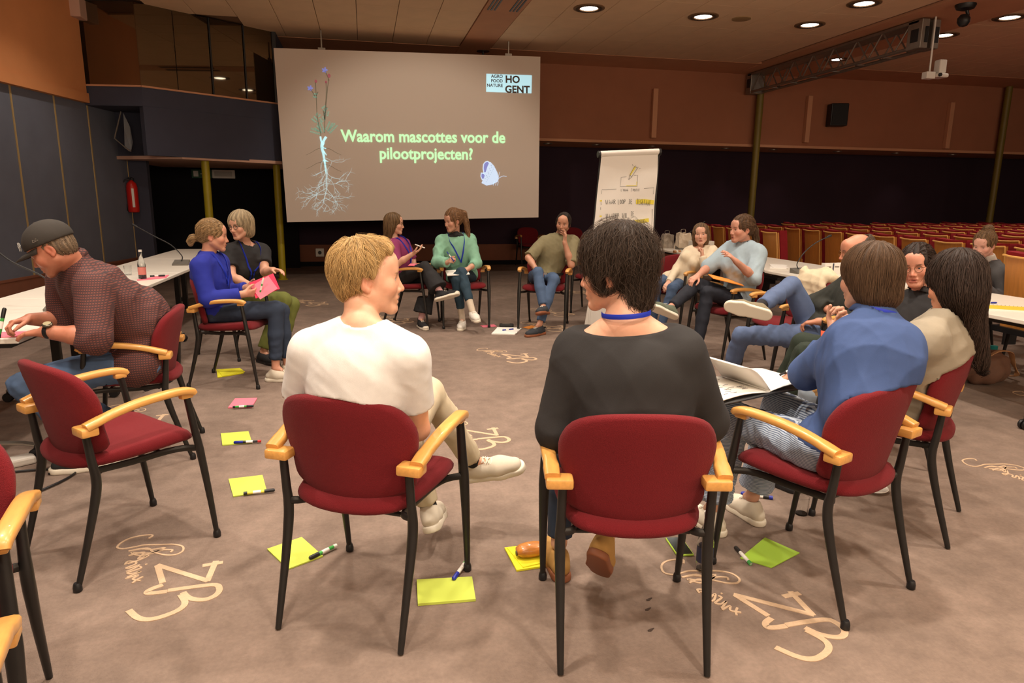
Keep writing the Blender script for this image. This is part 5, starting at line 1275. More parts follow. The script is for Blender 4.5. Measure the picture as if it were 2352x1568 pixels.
def hand_prims(W, D, N, s, side, curl=.5, spread=.1, thumb=.6):
    """W wrist, D to the fingers, N palm normal (the side the fingers bend to), side +1 when the thumb lies along D x N"""
    D = nrm(D); N = nrm(N - D * (V3(N) @ D)); T = np.cross(D, N) * side
    L = [RC(W - D * .01, W + D * .03 * s, .024 * s, .024 * s, .015, 'u', N, .72)]
    for i, (t, ln, r) in enumerate(((.027, .072, .0088), (.009, .080, .0090), (-.009, .074, .0086), (-.026, .058, .0078))):
        K = W + (D * (.085 - .004 * abs(i - 1)) + T * t) * s
        L.append(RC(W + (D * .02 + T * t * .6) * s, K, .0125 * s, .0105 * s, .012 * s))
        a = 0; p = K; f = i * .06
        for j, q in enumerate((.45, .32, .23)):
            a += (curl + f) * (.75, 1.0, .7)[j]
            d = D * math.cos(a) + N * math.sin(a) + T * (t * 6 * spread * (1 if j == 0 else .5)); d = nrm(d)
            e = p + d * ln * q * 1.08 * s; L.append(RC(p, e, r * (1 - .09 * j) * s, r * (.93 - .09 * j) * s, .0035)); p = e
    b = W + (D * .028 + T * .022 + N * .006) * s; d1 = nrm(T * .8 + D * .62 + N * thumb * .5); m = b + d1 * .040 * s
    d2 = nrm(T * (.35 - .3 * thumb) + D * .8 + N * thumb * .6); e = m + d2 * .030 * s; d3 = nrm(D * .75 + N * thumb * .8 - T * .15 * thumb)
    L += [RC(b - D * .01, m, .014 * s, .0105 * s, .010), RC(m, e, .0100 * s, .0092 * s, .004), RC(e, e + d3 * .024 * s, .0090 * s, .0072 * s, .004)]
    return L
def shoe(par, base, an, to, kn, m_up, m_sole, h, lace=None, high=False, s=1.0, sole=.018):
    an, to, kn = V3(an), V3(to), V3(kn)
    flat = an[2] < .16 and to[2] < .10
    D = nrm(to - an)
    if flat: D = nrm(V3((to[0] - an[0], to[1] - an[1], 0))); U = V3((0, 0, 1)); O = V3((an[0], an[1], .0))
    else:
        U = nrm(kn - an); D = nrm(D - U * (D @ U) * .80); U = nrm(U - D * (U @ D)); O = an - U * .085 * s
    S_ = np.cross(D, U); A = np.stack([D, S_, U])
    P = lambda x, y, z: O + (D * x + S_ * y + U * z) * s
    up = [RC(P(-.045, 0, .042), P(.10, 0, .040), .036 * s, .043 * s, .03, 'u', U, .85), RC(P(.10, 0, .040), P(.165, .002, .036), .043 * s, .036 * s, .03, 'u', U, .80),
          RC(P(-.012, 0, .098 if high else .075), P(.02, 0, .05), .038 * s, .042 * s, .03), HP(P(0, 0, .010), -U, .004), RC(P(-.005, 0, .12), P(-.005, 0, .14), .03 * s, .03 * s, .01, 's')]
    o = cloth('shoe', up, m_up, par, base, h, 3, .0006)
    cut = [RC(P(-.050, 0, .012), P(.105, 0, .012), .040 * s, .047 * s, .02), RC(P(.105, 0, .012), P(.172, .002, .014), .048 * s, .041 * s, .02), HP(P(0, 0, sole + .010), U, .004), HP(P(0, 0, .0), -U, .004)]
    v, f = surf(cut, *bounds(cut), h * .8); add_mesh('sole', v, f, m_sole, o, base)
    if high:
        tc_ = [EL(P(.178, .002, .030), V3((.036, .038, .024)) * s, A, .01), HP(P(0, 0, .012), -U, .004)]
        v, f = surf(tc_, *bounds(tc_[:1]), h * .8); add_mesh('toe_cap', v, f, m_sole, o, base)
    if lace:
        mb = MB()
        for i in range(5):
            x = .045 + i * .017; z = .098 - i * .0085
            for q in (-1, 1):
                a = P(x, -q * .018, z - .004); c = P(x + .004, 0, z + .002); b = P(x + .010, q * .018, z - .008)
                mb.sweep([a - base, c - base, b - base], .0024 * s, 6)
        mb.build('laces', lace, o, True)
    return o
def strands(prims, v, n, flow, L, steps, w, seed, par, base, col, name='hair_strands', lift=.004, keep=None, jit=.25):
    r = np.random.RandomState(seed)
    if keep is not None: v = v[keep(v)]
    if len(v) == 0: return
    p = v[r.randint(0, len(v), n)]; tr = [p]; st = (L * (.5 + .7 * r.rand(n)) / steps)[:, None]; off = (r.rand(n) ** 2) * lift * 1.6
    wob = r.randn(n, 3) * jit
    for i in range(steps):
        g, f = grad(prims, p, .002); d = flow(p) + wob * (1 + .4 * math.sin(i)); d = d - g * (d * g).sum(1, keepdims=True)
        d /= (np.linalg.norm(d, axis=1, keepdims=True) + 1e-9); p = p + d * st
        g, f = grad(prims, p, .002); p = p - g * (f - off * min(1, (i + 1) / 2))[:, None] * .9; tr.append(p)
    T = np.stack(tr, 1); k = steps + 1; g, _ = grad(prims, T.reshape(-1, 3)); g = g.reshape(n, k, 3)
    t = np.gradient(T, axis=1); b = np.cross(t, g); b /= (np.linalg.norm(b, axis=2, keepdims=True) + 1e-9)
    ww = (w * np.sin(np.linspace(.35, PI * .97, k)))[None, :, None]
    ring = np.stack([T + b * ww, T - b * ww, T + g * ww * .8], 2)       # n,k,3,3
    vs = ring.reshape(-1, 3); fi = []
    i0 = (np.arange(n)[:, None] * k + np.arange(k - 1)[None]).ravel() * 3
    for a, c in ((0, 2), (2, 1), (1, 0)): fi.append(np.stack([i0 + a, i0 + c, i0 + 3 + c, i0 + 3 + a], 1))
    sh = np.repeat(.65 + .7 * r.rand(n), k * 3)[:, None]; C_ = V3(col)[None] * sh
    o = add_mesh(name, vs, np.concatenate(fi), M_hair, par, base, np.clip(C_, 0, 1)); o['kind'] = 'stuff'; return o

def person(key, spec):
    J = {k: V3(v) for k, v in POSES[key].items()}; s = spec.get('s', 1.0); w = spec.get('w', 1.0)
    dist = np.linalg.norm(J['pelvis'] - V3((0, 0, 1))); near = dist < 3.6
    h = .008 if near else (.011 if dist < 5.5 else .015)
    hh = .0034 if near else (.0048 if dist < 6 else .0062)
    base = V3((J['pelvis'][0], J['pelvis'][1], 0.0))
    root = empty('person', tuple(base), 0, spec['label'], 'person')
    pe, ne = J['pelvis'], J['neck']; shm = (J['shL'] + J['shR']) / 2
    f = V3(tuple(spec['f']) + (0,)); f = nrm(f); hl = V3((f[1], -f[0], 0))       # right side at the hips
    sl = nrm(J['shR'] - J['shL']); up = nrm(ne - pe)
    hipL, hipR = pe - hl * .085 * s, pe + hl * .085 * s
    fr = nrm(np.cross(up, sl)); 
    if fr @ f < 0 and abs(fr @ f) > .5: fr = -fr
    def ax(l):
        l = nrm(l - up * (l @ up)); return np.stack([l, nrm(np.cross(up, l)), up])
    Al, Am, Au = ax(hl), ax(nrm(hl + sl)), ax(sl)
    bw = spec.get('bust', 0.0); belly = spec.get('belly', 0.0)
    mid = pe * .55 + shm * .45 - fr * spec.get('slouch', .02)
    chest = pe * .22 + shm * .78 - fr * spec.get('slouch', .02) * .4
    def torso(g, k=.05):
        L = [EL(pe + up * .02, V3((.172 * w + g, .118 * w + g, .12 + g)) * s, Al, k), EL(mid + fr * belly * .5, V3((.145 * w + g, .102 * w + belly + g, .17)) * s, Am, k),
             EL(chest + fr * .005, V3((.168 * w + g, .112 * w + g, .175 + g)) * s, Au, k)]
        L.append(RC(J['shL'] * .93 + ne * .07, J['shR'] * .93 + ne * .07, .052 * s + g * .8, .052 * s + g * .8, .05))
        L.append(RC(ne - up * .05 * s, (J['shL'] * .6 + ne * .4) - up * .02, .055 * s + g * .6, .045 * s + g * .6, .03)); L.append(RC(ne - up * .05 * s, (J['shR'] * .6 + ne * .4) - up * .02, .055 * s + g * .6, .045 * s + g * .6, .03))
        tz_ = spec.get('trap', 1.0)
        for J_ in (J['shL'], J['shR']): L.append(RC(ne - up * .006 * s, J_ * .70 + ne * .30 + up * .006 * s, (.054 * tz_) * s + g * .5, .050 * s + g * .6, .025))
        if bw:
            for q in (-1, 1): L.append(EL(chest + Au[0] * q * .07 * s + fr * (.085 * w) * s - up * .045, V3((.062, .045 + bw, .062)) * s + g * .6, Au, .035))
        return L
    # ---- head frame
    hd = J['head']; fy = nrm(spec['face']); hu = V3(spec.get('hup', (0, 0, 1))); hx = nrm(np.cross(fy, hu)); hz = nrm(np.cross(hx, fy))
    hs = spec.get('hs', 1.0) * s ** .3; HP_ = lambda x, y, z: hd + (hx * x + fy * y + hz * z) * hs
    HA = np.stack([hx, fy, hz])
    H = head_prims(hd, hx, fy, hz, hs, spec.get('ho', {}))
    neck_t = HP_(0, -.030, -.055); nr = spec.get('neck_r', .050 if spec.get('male') else .044) * s
    # ---- body skin
    B = torso(-.012)
    B.append(RC(ne - up * .03, neck_t, nr * 1.12, nr, .03))
    hands = []
    for sd in 'LR':
        if 'el' + sd not in J: continue
        S_, E_, W_, Hd = J['sh' + sd], J['el' + sd], J['wr' + sd], J['ha' + sd]; aw = spec.get('arm', 1.0) * s
        B += [RC(S_, S_ * .5 + E_ * .5, .046 * aw, .044 * aw, .03), RC(S_ * .5 + E_ * .5, E_, .044 * aw, .037 * aw, .02), RC(E_, E_ * .6 + W_ * .4, .037 * aw, .036 * aw, .02), RC(E_ * .6 + W_ * .4, W_, .036 * aw, .0255 * aw, .02)]
        ho = spec.get('hand' + sd, {}); D = nrm(Hd - W_); N = V3(ho.get('n', (0, 0, -1)))
        Np = nrm(N - D * (N @ D)); T = np.cross(D, Np); want = V3(ho.get('t', fr * .5 + V3((0, 0, 1)) - (sl if sd == 'R' else -sl) * .6)); side = 1 if T @ want > 0 else -1
        Hp = hand_prims(W_, D, N, spec.get('hand_s', .93) * s, side, ho.get('curl', .45), ho.get('spread', .1), ho.get('thumb', .6)); B += Hp; hands.append((W_, D, Hp, sd))
    for sd, hip in (('L', hipL), ('R', hipR)):
        K, A_, T_ = J['kn' + sd], J['an' + sd], J['to' + sd]
        B += [RC(hip, K, .070 * s, .046 * s, .03), RC(K, K * .6 + A_ * .4, .044 * s, .043 * s, .02), RC(K * .6 + A_ * .4, A_, .043 * s, .029 * s, .02), RC(A_, A_ * .75 + T_ * .25, .026 * s, .020 * s, .02)]
    seatcut = [CUT(CH[spec['chair']])] if 'chair' in spec else []
    allp = B + H + seatcut
    skin = V3(srgb(*spec.get('skin', (214, 158, 128)))[:3])
    vv, ff = [], []; off = 0
    def patch(prims, lo, hi, hs_):
        nonlocal off
        v, f_ = surf(prims, lo, hi, hs_)
        if len(v): vv.append(v); ff.append(f_ + off); off += len(v)
    hc = HP_(0, .005, -.005); R_ = .135 * hs
    hlo, hhi = hc - R_, hc + R_
    patch(allp, hlo, hhi, hh)
    hb = [(hlo, hhi)]
    hhd = .0045 if near else (.006 if dist < 6 else .0075)
    for W_, D, Hp, sd in hands:
        b0, b1 = bounds(Hp); b0 += .012; b1 -= .012; patch(allp, b0, b1, hhd); hb.append((b0, b1))
    v, f_ = surf(allp, *bounds(B), h)
    ins = np.zeros(len(v), bool)
    for a, b in hb: ins |= ((v > a + h * 1.2) & (v < b - h * 1.2)).all(1)
    f_ = f_[~ins[f_].all(1)]
    vv.append(v); ff.append(f_ + off)
    v = np.concatenate(vv); f_ = np.concatenate(ff)
    col = np.repeat(skin[None], len(v), 0)
    q = (v - hd) @ HA.T / hs
    def blob(c, r): return np.clip(1 - (((q - V3(c)) / V3(r)) ** 2).sum(1), 0, 1)
    def mixc(c, k):
        nonlocal col; col = col * (1 - k[:, None]) + V3(c)[None] * k[:, None]
    red = skin * V3((1.05, .68, .62))
    for x in (-1, 1): mixc(red, blob((x * .045, .06, -.03), (.03, .04, .028)) * .45); mixc(red, blob((x * .078, -.01, -.01), (.02, .03, .04)) * .55)
    mixc(red, blob((0, .10, -.034), (.016, .02, .018)) * .5)
    lc = LIP * spec.get('lip', 1.0)
    mixc(lc, np.clip(blob((0, .095, -.0635), (.023, .02, .0065)) * 3, 0, 1) * .75); mixc(lc * .95, np.clip(blob((0, .095, -.0755), (.021, .02, .008)) * 3, 0, 1) * .75)
    mixc(V3((.05, .02, .02)), np.clip(blob((0, .093, -.069), (.021, .012, .0022)) * 3, 0, 1) * .8)
    hc_ = V3(spec.get('haircol', (.1, .06, .03))); bc = V3(spec.get('brow', hc_ * .8))
    for x in (-1, 1): mixc(bc, np.clip(blob((x * .030, .088, .0205), (.020, .03, .0045)) * 2.5, 0, 1) * spec.get('browk', .75)); mixc(skin * .45, np.clip(blob((x * .031, .083, .0035), (.016, .012, .0035)) * 2, 0, 1) * .6)
    if spec.get('stubble'):
        k = np.clip(1 - (((q - V3((0, .055, -.085))) / V3((.075, .075, .045))) ** 2).sum(1), 0, 1) ** .5 * (q[:, 2] < -.04); mixc(bc * .8 + skin * .15, np.clip(k, 0, 1) * spec['stubble'])
    add_mesh('body', v, f_, M_skin, root, base, col)
    # ---- eyes
    if spec.get('eyes', True):
        em = MB()
        for x in (-1, 1):
            c = HP_(x * .0305, .0715, -.0005) - base
            Mx = Matrix(((hx[0], fy[0], hz[0], c[0]), (hx[1], fy[1], hz[1], c[1]), (hx[2], fy[2], hz[2], c[2]), (0, 0, 0, 1))) @ Matrix.Rotation(spec.get('gaze', 0), 4, 'Z') @ Matrix.Scale(hs, 4)
            e = MB()
            prof = [(0, -.0118)] + [(.0118 * math.sin(t), -.0118 * math.cos(t)) for t in np.linspace(.3, PI - .52, 9)]
            e.lathe(prof, 18, M=Mx @ Matrix.Rotation(-PI / 2, 4, 'X'), cap=False); e.cur = 1
            e.lathe([(.0118 * math.sin(t), -.0118 * math.cos(t)) for t in (PI - .52, PI - .35, PI - .2)] + [(0, .0122)], 18, M=Mx @ Matrix.Rotation(-PI / 2, 4, 'X'), cap=False)
            e.build('eye', [M_eyew, M_iris], root, 'all')
    # ---- hair
    hair = spec.get('hair'); hcol = V3(spec.get('haircol', (.1, .06, .03)))
    if hair: make_hair(hair, spec, hd, hx, fy, hz, hs, HP_, HA, root, base, hh, near, dist, hcol, J, up, fr, ne)
    # ---- glasses
    if spec.get('glasses'):
        mb = MB(); ln = MB()
        for x in (-1, 1):
            pts = [HP_(x * .0315 + .0215 * math.cos(t), .097 - .004 * abs(math.cos(t)), -.002 + .0185 * math.sin(t)) - base for t in np.linspace(0, 2 * PI, 21)]
            mb.sweep(pts, .0013 * hs if not spec.get('thick') else .0022, 6)
            mb.sweep([HP_(x * .053, .094, .004) - base, HP_(x * .074, .045, .004) - base, HP_(x * .080, -.01, .006) - base], .0013, 6)
        mb.sweep([HP_(-.010, .101, .0) - base, HP_(0, .104, .002) - base, HP_(.010, .101, 0) - base], .0013, 6)
        g = mb.build('glasses', M_rim if spec.get('thick') else MATS.get('gold_wire') or mat('gold_wire', srgb(120, 92, 60), .3, metal=.8), root, True)
    # ---- shirt
    g = spec.get('loose', .012); T = torso(g)
    sl_ = spec.get('sleeve', 2.0); sg = spec.get('sleeve_g', .012) + .004
    for sd in 'LR':
        if 'el' + sd not in J: continue
        S_, E_, W_ = J['sh' + sd], J['el' + sd], J['wr' + sd]; aw = spec.get('arm', 1.0) * s
        l = spec.get('sleeve' + sd, sl_)
        if l <= 1:
            e = S_ + (E_ - S_) * l; T.append(RF(S_, e, (.050 + sg) * aw, (.049 + sg) * aw, .03))
        else:
            e = E_ + (W_ - E_) * (l - 1)
            T += [RC(S_, E_, (.049 + sg) * aw, (.041 + sg) * aw, .04), RF(E_, e, (.041 + sg) * aw, (.030 + sg) * aw, .02)]
    nk = spec.get('neckline', (.066, 0.0, .0))   # radius, forward shift, drop
    nc = ne + up * (.020 - nk[2]) * s + fr * (nk[1]) * s
    T.append(EL(nc, V3((nk[0] * spec.get('neckwide', 1.0), nk[0], .06)) * s, Au, .006, 's'))
    hem = spec.get('hem', .02)
    T.append(HP(pe - up * (hem + .05), -up, .006)); T += seatcut
    sh = cloth(spec.get('topname', 'shirt'), T, spec['top'], root, base, h, sum(map(ord, key)) % 97, spec.get('fold', .005), spec.get('ff', 20))
    if spec.get('collar'):
        mb = MB(); n = 16; pts = []; pt2 = []
        for i in range(n + 1):
            a = -2.55 + 5.1 * i / n
            dirv = -fr * math.cos(a) + Au[0] * math.sin(a)
            c0 = ne + up * .015 * s + fr * .010
            p = c0 + dirv * .060 * s + up * (.004 + .020 * math.cos(a * .5)) * s; pts.append(p)
            pt2.append(c0 + dirv * (.078 + .012 * (abs(a) > 1.8)) * s - up * (.016 - .010 * math.cos(a)) * s)
        vs = []
        for a, b in zip(pts, pt2): vs += [a - base, (a + b) / 2 + nrm(a - ne) * .006 - base, b - base]
        fs = []
        for i in range(n):
            for j in (0, 1): q0 = i * 3 + j; fs.append((q0, q0 + 1, q0 + 4, q0 + 3))
        o = mesh_obj('collar', vs, fs, spec['top'], root, True)
        md = o.modifiers.new('s', 'SOLIDIFY'); md.thickness = .004; md.offset = 0; o.parent = sh
    if spec.get('turtleneck'):
        cloth('neck_collar', [RC(ne - up * .01, ne * .55 + neck_t * .45, nr + .016, nr + .012, .01), EL(ne * .5 + neck_t * .5 + up * .045, V3((.07, .07, .045)), None, .004, 's')], spec['turtleneck'], root, base, h * .7, 2, .001)
    # ---- trousers
    tg = spec.get('tg', .014); L = [EL(pe + up * .0, V3((.170 * w + tg, .122 * w + tg, .105)) * s, Al, .04)]
    cut = spec.get('leg', .93)
    for sd, hip in (('L', hipL), ('R', hipR)):
        K, A_ = J['kn' + sd], J['an' + sd]; e = K + (A_ - K) * spec.get('leg' + sd, cut); fl = spec.get('flare', 0)
        L += [RC(hip, K, (.076 + tg) * s * w ** .5, (.049 + tg) * s, .03), RC(K, K * .5 + e * .5, (.047 + tg) * s, (.043 + tg + fl * .5) * s, .02), RF(K * .5 + e * .5, e, (.043 + tg + fl * .5) * s, (.034 + tg + fl) * s, .02)]
    L += seatcut
    cloth('trousers', L, spec['bottom'], root, base, h, 7 + sum(map(ord, key)) % 31, spec.get('tfold', .0055), 26)
    # ---- socks and shoes
    for sd in 'LR':
        K, A_, T_ = J['kn' + sd], J['an' + sd], J['to' + sd]
        if spec.get('sock'):
            e = A_ + (K - A_) * spec.get('sockh', .35); cloth('sock', [RC(A_, e, .036 * s, .042 * s, .01)], spec['sock'], root, base, h * .8, 2, .001)
        shoe(root, base, A_, T_, K, spec['shoe'][0], spec['shoe'][1], .006 if near else .009, spec['shoe'][2] if len(spec['shoe']) > 2 else None, spec.get('high', False), s)
    # ---- lanyard
    if spec.get('lanyard'):
        mb = MB(); ly = spec['lanyard']
        n = 14; R1 = spec.get('lr', .068) * s
        Tp = torso(g + .006); 
        def onto(p):
            p = V3(p)[None]
            for _ in range(4):
                gg, fv = grad(Tp, p, .003); p = p - gg * fv[:, None]
            return p[0]
        back = [ne + up * (.012 + .006 * math.cos(a)) * s - fr * math.cos(a) * R1 + Au[0] * math.sin(a) * R1 for a in np.linspace(-1.7, 1.7, n)]
        front = []
        end = chest + fr * .2 - up * ly.get('drop', .16)
        for q in (-1, 1):
            st_ = ne + Au[0] * q * R1 + fr * .03
            front.append([onto(st_ * (1 - t) + end * t) for t in np.linspace(.06, 1, 9)])
        path = front[0][::-1] + back + front[1] if ly.get('front', True) else back
        mb.sweep(crom([Vector(p - base) for p in path], 2), 0, 8, (.0018, .0085), up=tuple(up))
        lo = mb.build('lanyard', M_lany, root, True)
        if ly.get('badge'):
            c = onto(end); u2 = V3((0, 0, 1)); gg, _ = grad(Tp, c[None], .003); z = gg[0]; x = nrm(np.cross(u2, z)); y = nrm(np.cross(z, x))
            Mx = Matrix(((x[0], y[0], z[0], (c - base)[0]), (x[1], y[1], z[1], (c - base)[1]), (x[2], y[2], z[2], (c - base)[2]), (0, 0, 0, 1)))
            MB().box((-.042, -.13, .006), (.042, -.01, .012), .002, Mx).build('badge', M_paper, root)
    return root, J

def make_hair(kind, spec, hd, hx, fy, hz, hs, HP_, HA, root, base, hh, near, dist, hcol, J, up, fr, ne):
    g = spec.get('hg', .014); L = []; hp = lambda x, y, z, r, k=.02, op='u': EL(HP_(x, y, z), V3(r) * hs, HA, k, op)
    top = spec.get('htop', .0)
    L.append(hp(0, -.020, .034 + top * .5, (.077 + g, .096 + g, .086 + g + top)))
    crown = HP_(0, -.05, .12)
    facecut = lambda: L.extend([hp(0, .115, -.040, (.075, .085, .105 + spec.get('hairline', 0)), .01, 's')])
    tie = None
    if kind == 'short':
        L.append(hp(0, -.065, -.020, (.062, .042, .055), .02))
        for q in (-1, 1): L.append(hp(q * .072, .0, -.002, (.016, .030, .045), .01))
        facecut()
        for q in (-1, 1): L.append(hp(q * .092, -.010, -.022, (.034, .030, .034), .006, 's'))
        L.append(HP(HP_(0, -.05, -.075), -hz + fy * .3, .01))
    elif kind == 'shaggy':
        L.append(hp(0, -.070, -.030, (.072, .050, .075), .02)); L.append(hp(0, .02, .075, (.070, .060, .045), .02))
        for q in (-1, 1): L.append(hp(q * .070, .005, .005, (.024, .045, .058), .015)); L.append(hp(q * .045, -.072, -.085, (.028, .028, .040), .02))
        L.extend([hp(0, .130, -.055, (.085, .078, .108), .01, 's')])
        for q in (-1, 1): L.append(hp(q * .098, -.004, -.030, (.030, .026, .032), .006, 's'))
    elif kind == 'bob':
        L.append(hp(0, -.035, -.030, (.090, .082, .095), .03)); L.append(hp(0, -.055, -.075, (.078, .058, .050), .02))
        L.extend([hp(0, .105, -.065, (.058, .085, .125), .012, 's'), HP(HP_(0, -.06, -.118), -hz + fy * .30, .02)])
    elif kind == 'long':
        ll = spec.get('hlen', .30); bk = spec.get('hback', .0)
        L.append(hp(0, -.045, -.03, (.088, .075, .10), .03))
        a = HP_(0, -.065, -.05); b = hd + (V3((0, 0, -1)) * ll - fy * (.07 + bk)) * hs + V3(spec.get('hdir', (0, 0, 0)))
        L.append(RC(a, b, .070 * hs, .040 * hs, .04, 'u', nrm(fy), .62))
        for q in (-1, 1): L.append(RC(HP_(q * .066, .0, -.03), hd + (V3((0, 0, -1)) * ll * .9 + hx * q * .055 - fy * (.03 + bk)) * hs + V3(spec.get('hdir', (0, 0, 0))), .026 * hs, .020 * hs, .03))
        L.extend([hp(0, .110, -.060, (.058, .090, .125), .012, 's')])
    elif kind in ('ponytail', 'bun'):
        g0 = 0; facecut()
        for q in (-1, 1): L.append(hp(q * .092, -.006, -.020, (.030, .026, .034), .006, 's'))
        L.append(hp(0, -.07, -.01, (.060, .040, .055), .02))
        tz = spec.get('tiez', -.01); tie = HP_(0, -.115, tz)
        if kind == 'bun':
            L.append(hp(0, -.080 if tz > .05 else -.125, tz + .02, (.048, .042, .042), .01))
        else:
            p = spec.get('tail', [(0, -.135, tz - .02), (0, -.15, tz - .08), (0, -.14, tz - .15)]); pr = tie; rr_ = [.020] + [.026 - .004 * i for i in range(len(p))]
            for i, c in enumerate(p): c = HP_(*c); L.append(RC(pr, c, rr_[i] * spec.get('tailw', 1) * hs, rr_[i + 1] * spec.get('tailw', 1) * hs, .015)); pr = c
        if spec.get('loosehair'):
            for q in (-1, 1): L.append(RC(HP_(q * .074, .02, .02), HP_(q * .080, .03, -.06), .010, .006, .01))
    elif kind == 'ring':
        L.append(hp(0, -.055, -.015, (.078, .056, .06), .02)); facecut()
        L.append(hp(0, .02, .095, (.085, .105, spec.get('bald', .075)), .008, 's'))
        for q in (-1, 1): L.append(hp(q * .092, -.008, -.022, (.032, .028, .036), .006, 's'))
        L.append(HP(HP_(0, -.05, -.065), -hz + fy * .3, .01))
    for e in spec.get('hair_extra', []): L.append(EL(HP_(*e[0]), V3(e[1]) * hs, HA, e[2] if len(e) > 2 else .02, e[3] if len(e) > 3 else 'u'))
    b0, b1 = bounds(L); v, f = surf(L, b0, b1, hh * 1.3)
    gr, _ = grad(L, v); rs_ = np.random.RandomState(3)
    q = (v - hd) @ HA.T
    ang = np.arctan2(q[:, 0], q[:, 1] + .05 * hs)
    v = v + gr * (.0016 * np.sin(ang * 34 + q[:, 2] * 40) + .0022 * np.sin(ang * 13 + q[:, 2] * 25 + 1))[:, None] * hs
    shd = .72 + .28 * np.sin(ang * 21 + np.sin(q[:, 2] * 60))
    ho = add_mesh('hair', v, f, M_hair, root, base, np.clip(hcol[None] * shd[:, None], 0, 1))
    cr = V3(crown)
    if tie is not None:
        fl = lambda p: nrm2(V3(tie)[None] - p)
    elif kind in ('short', 'ring', 'shaggy'):
        sw = spec.get('sweep', 0)
        fl = lambda p: nrm2(nrm2(p - cr[None]) - hz[None] * .45 + hx[None] * sw)
    else:
        fl = lambda p: nrm2(nrm2(p - cr[None]) * .5 - V3((0, 0, 1))[None] * 1.1 + fy[None] * 0)
    n = spec.get('nst', 4200 if near else (900 if dist < 6 else 500))
    kp = spec.get('keep') or ((lambda q_: q_[:, 1] < .045) if kind in ('long', 'bob') else None); kf = (lambda vv_: kp(((vv_ - hd) @ HA.T) / hs)) if kp else None
    strands(L, v, n, fl, spec.get('stl', .10 if kind in ('short', 'shaggy', 'ring') else .16) * (1 if kind != 'ring' else .3), 7 if near else 4, (.0007 if near else .0018), 5, ho, base, hcol * spec.get('stc', 1.25), lift=spec.get('lift', .004), jit=spec.get('jit', .22 if kind in ('short', 'shaggy') else .12), keep=kf)
def nrm2(p): return p / (np.linalg.norm(p, axis=-1, keepdims=True) + 1e-9)
# ------------------------------------------------------------------ the people
CR = (.978, -.209, 0)      # towards picture right
def fabric(name, c, **k): return mat(name, srgb(*c), .85, bump=.14, bscale=520, noise=.05, nscale=30, **k)
M_tee = fabric('white_jersey', (222, 220, 216)); M_beige = fabric('beige_twill', (196, 182, 154)); M_navyj = fabric('navy_denim', (40, 52, 72)); M_jean = fabric('blue_denim', (70, 92, 124)); M_jean2 = fabric('mid_denim', (86, 104, 140)); M_blackf = fabric('black_cloth', (30, 29, 31)); M_blacksw = fabric('black_knit', (34, 32, 32))
M_royal = fabric('royal_blue_blouse', (26, 40, 148)); M_olivet = fabric('olive_trousers', (104, 110, 48)); M_purple = fabric('purple_print', (132, 44, 92)); M_mint = fabric('mint_fleece', (128, 178, 152)); M_petrol = fabric('petrol_trousers', (38, 62, 78)); M_olives = fabric('olive_shirt', (126, 118, 88)); M_creamk = fabric('cream_knit', (226, 212, 186)); M_paleb = fabric('pale_blue_linen', (158, 178, 190)); M_navyt = fabric('navy_trousers', (24, 28, 40)); M_darkg = fabric('dark_green_knit', (40, 42, 36)); M_dkgreen = fabric('dark_green_trousers', (34, 46, 34)); M_denimb = fabric('denim_blue_blouse', (54, 76, 122)); M_greyk = fabric('grey_wool', (146, 136, 118)); M_greyd = fabric('charcoal_wool', (78, 78, 80)); M_ltjean = fabric('light_denim', (140, 152, 164))
M_plaid = stripes('brown_check', srgb(112, 62, 54), srgb(50, 38, 42), 2, 84.0, .42, 0, srgb(72, 44, 44), 84.0)
M_strip = stripes('striped_cotton', srgb(176, 188, 202), srgb(84, 98, 126), 2, 150.0, .42)
M_shoew = fabric('off_white_mesh', (206, 196, 178)); M_solew = mat('white_sole', srgb(222, 214, 196), .5); M_shoeb = fabric('black_canvas', (30, 30, 32)); M_soleg = mat('gum_sole', srgb(140, 84, 54), .6); M_tanb = fabric('tan_suede', (176, 134, 72)); M_greysh = fabric('grey_suede', (132, 122, 98)); M_lace = mat('lace', srgb(226, 220, 206), .7); M_sockw = fabric('light_sock', (206, 192, 172)); M_sockp = fabric('pink_sock', (206, 160, 160)); M_camo = fabric('patterned_mesh', (96, 104, 88)); M_darksh = fabric('dark_suede', (48, 52, 58))
BLOND = (.42, .27, .11); DBL = (.30, .19, .09); BRN = (.085, .045, .022); DBR = (.035, .020, .014); LBR = (.17, .095, .045)
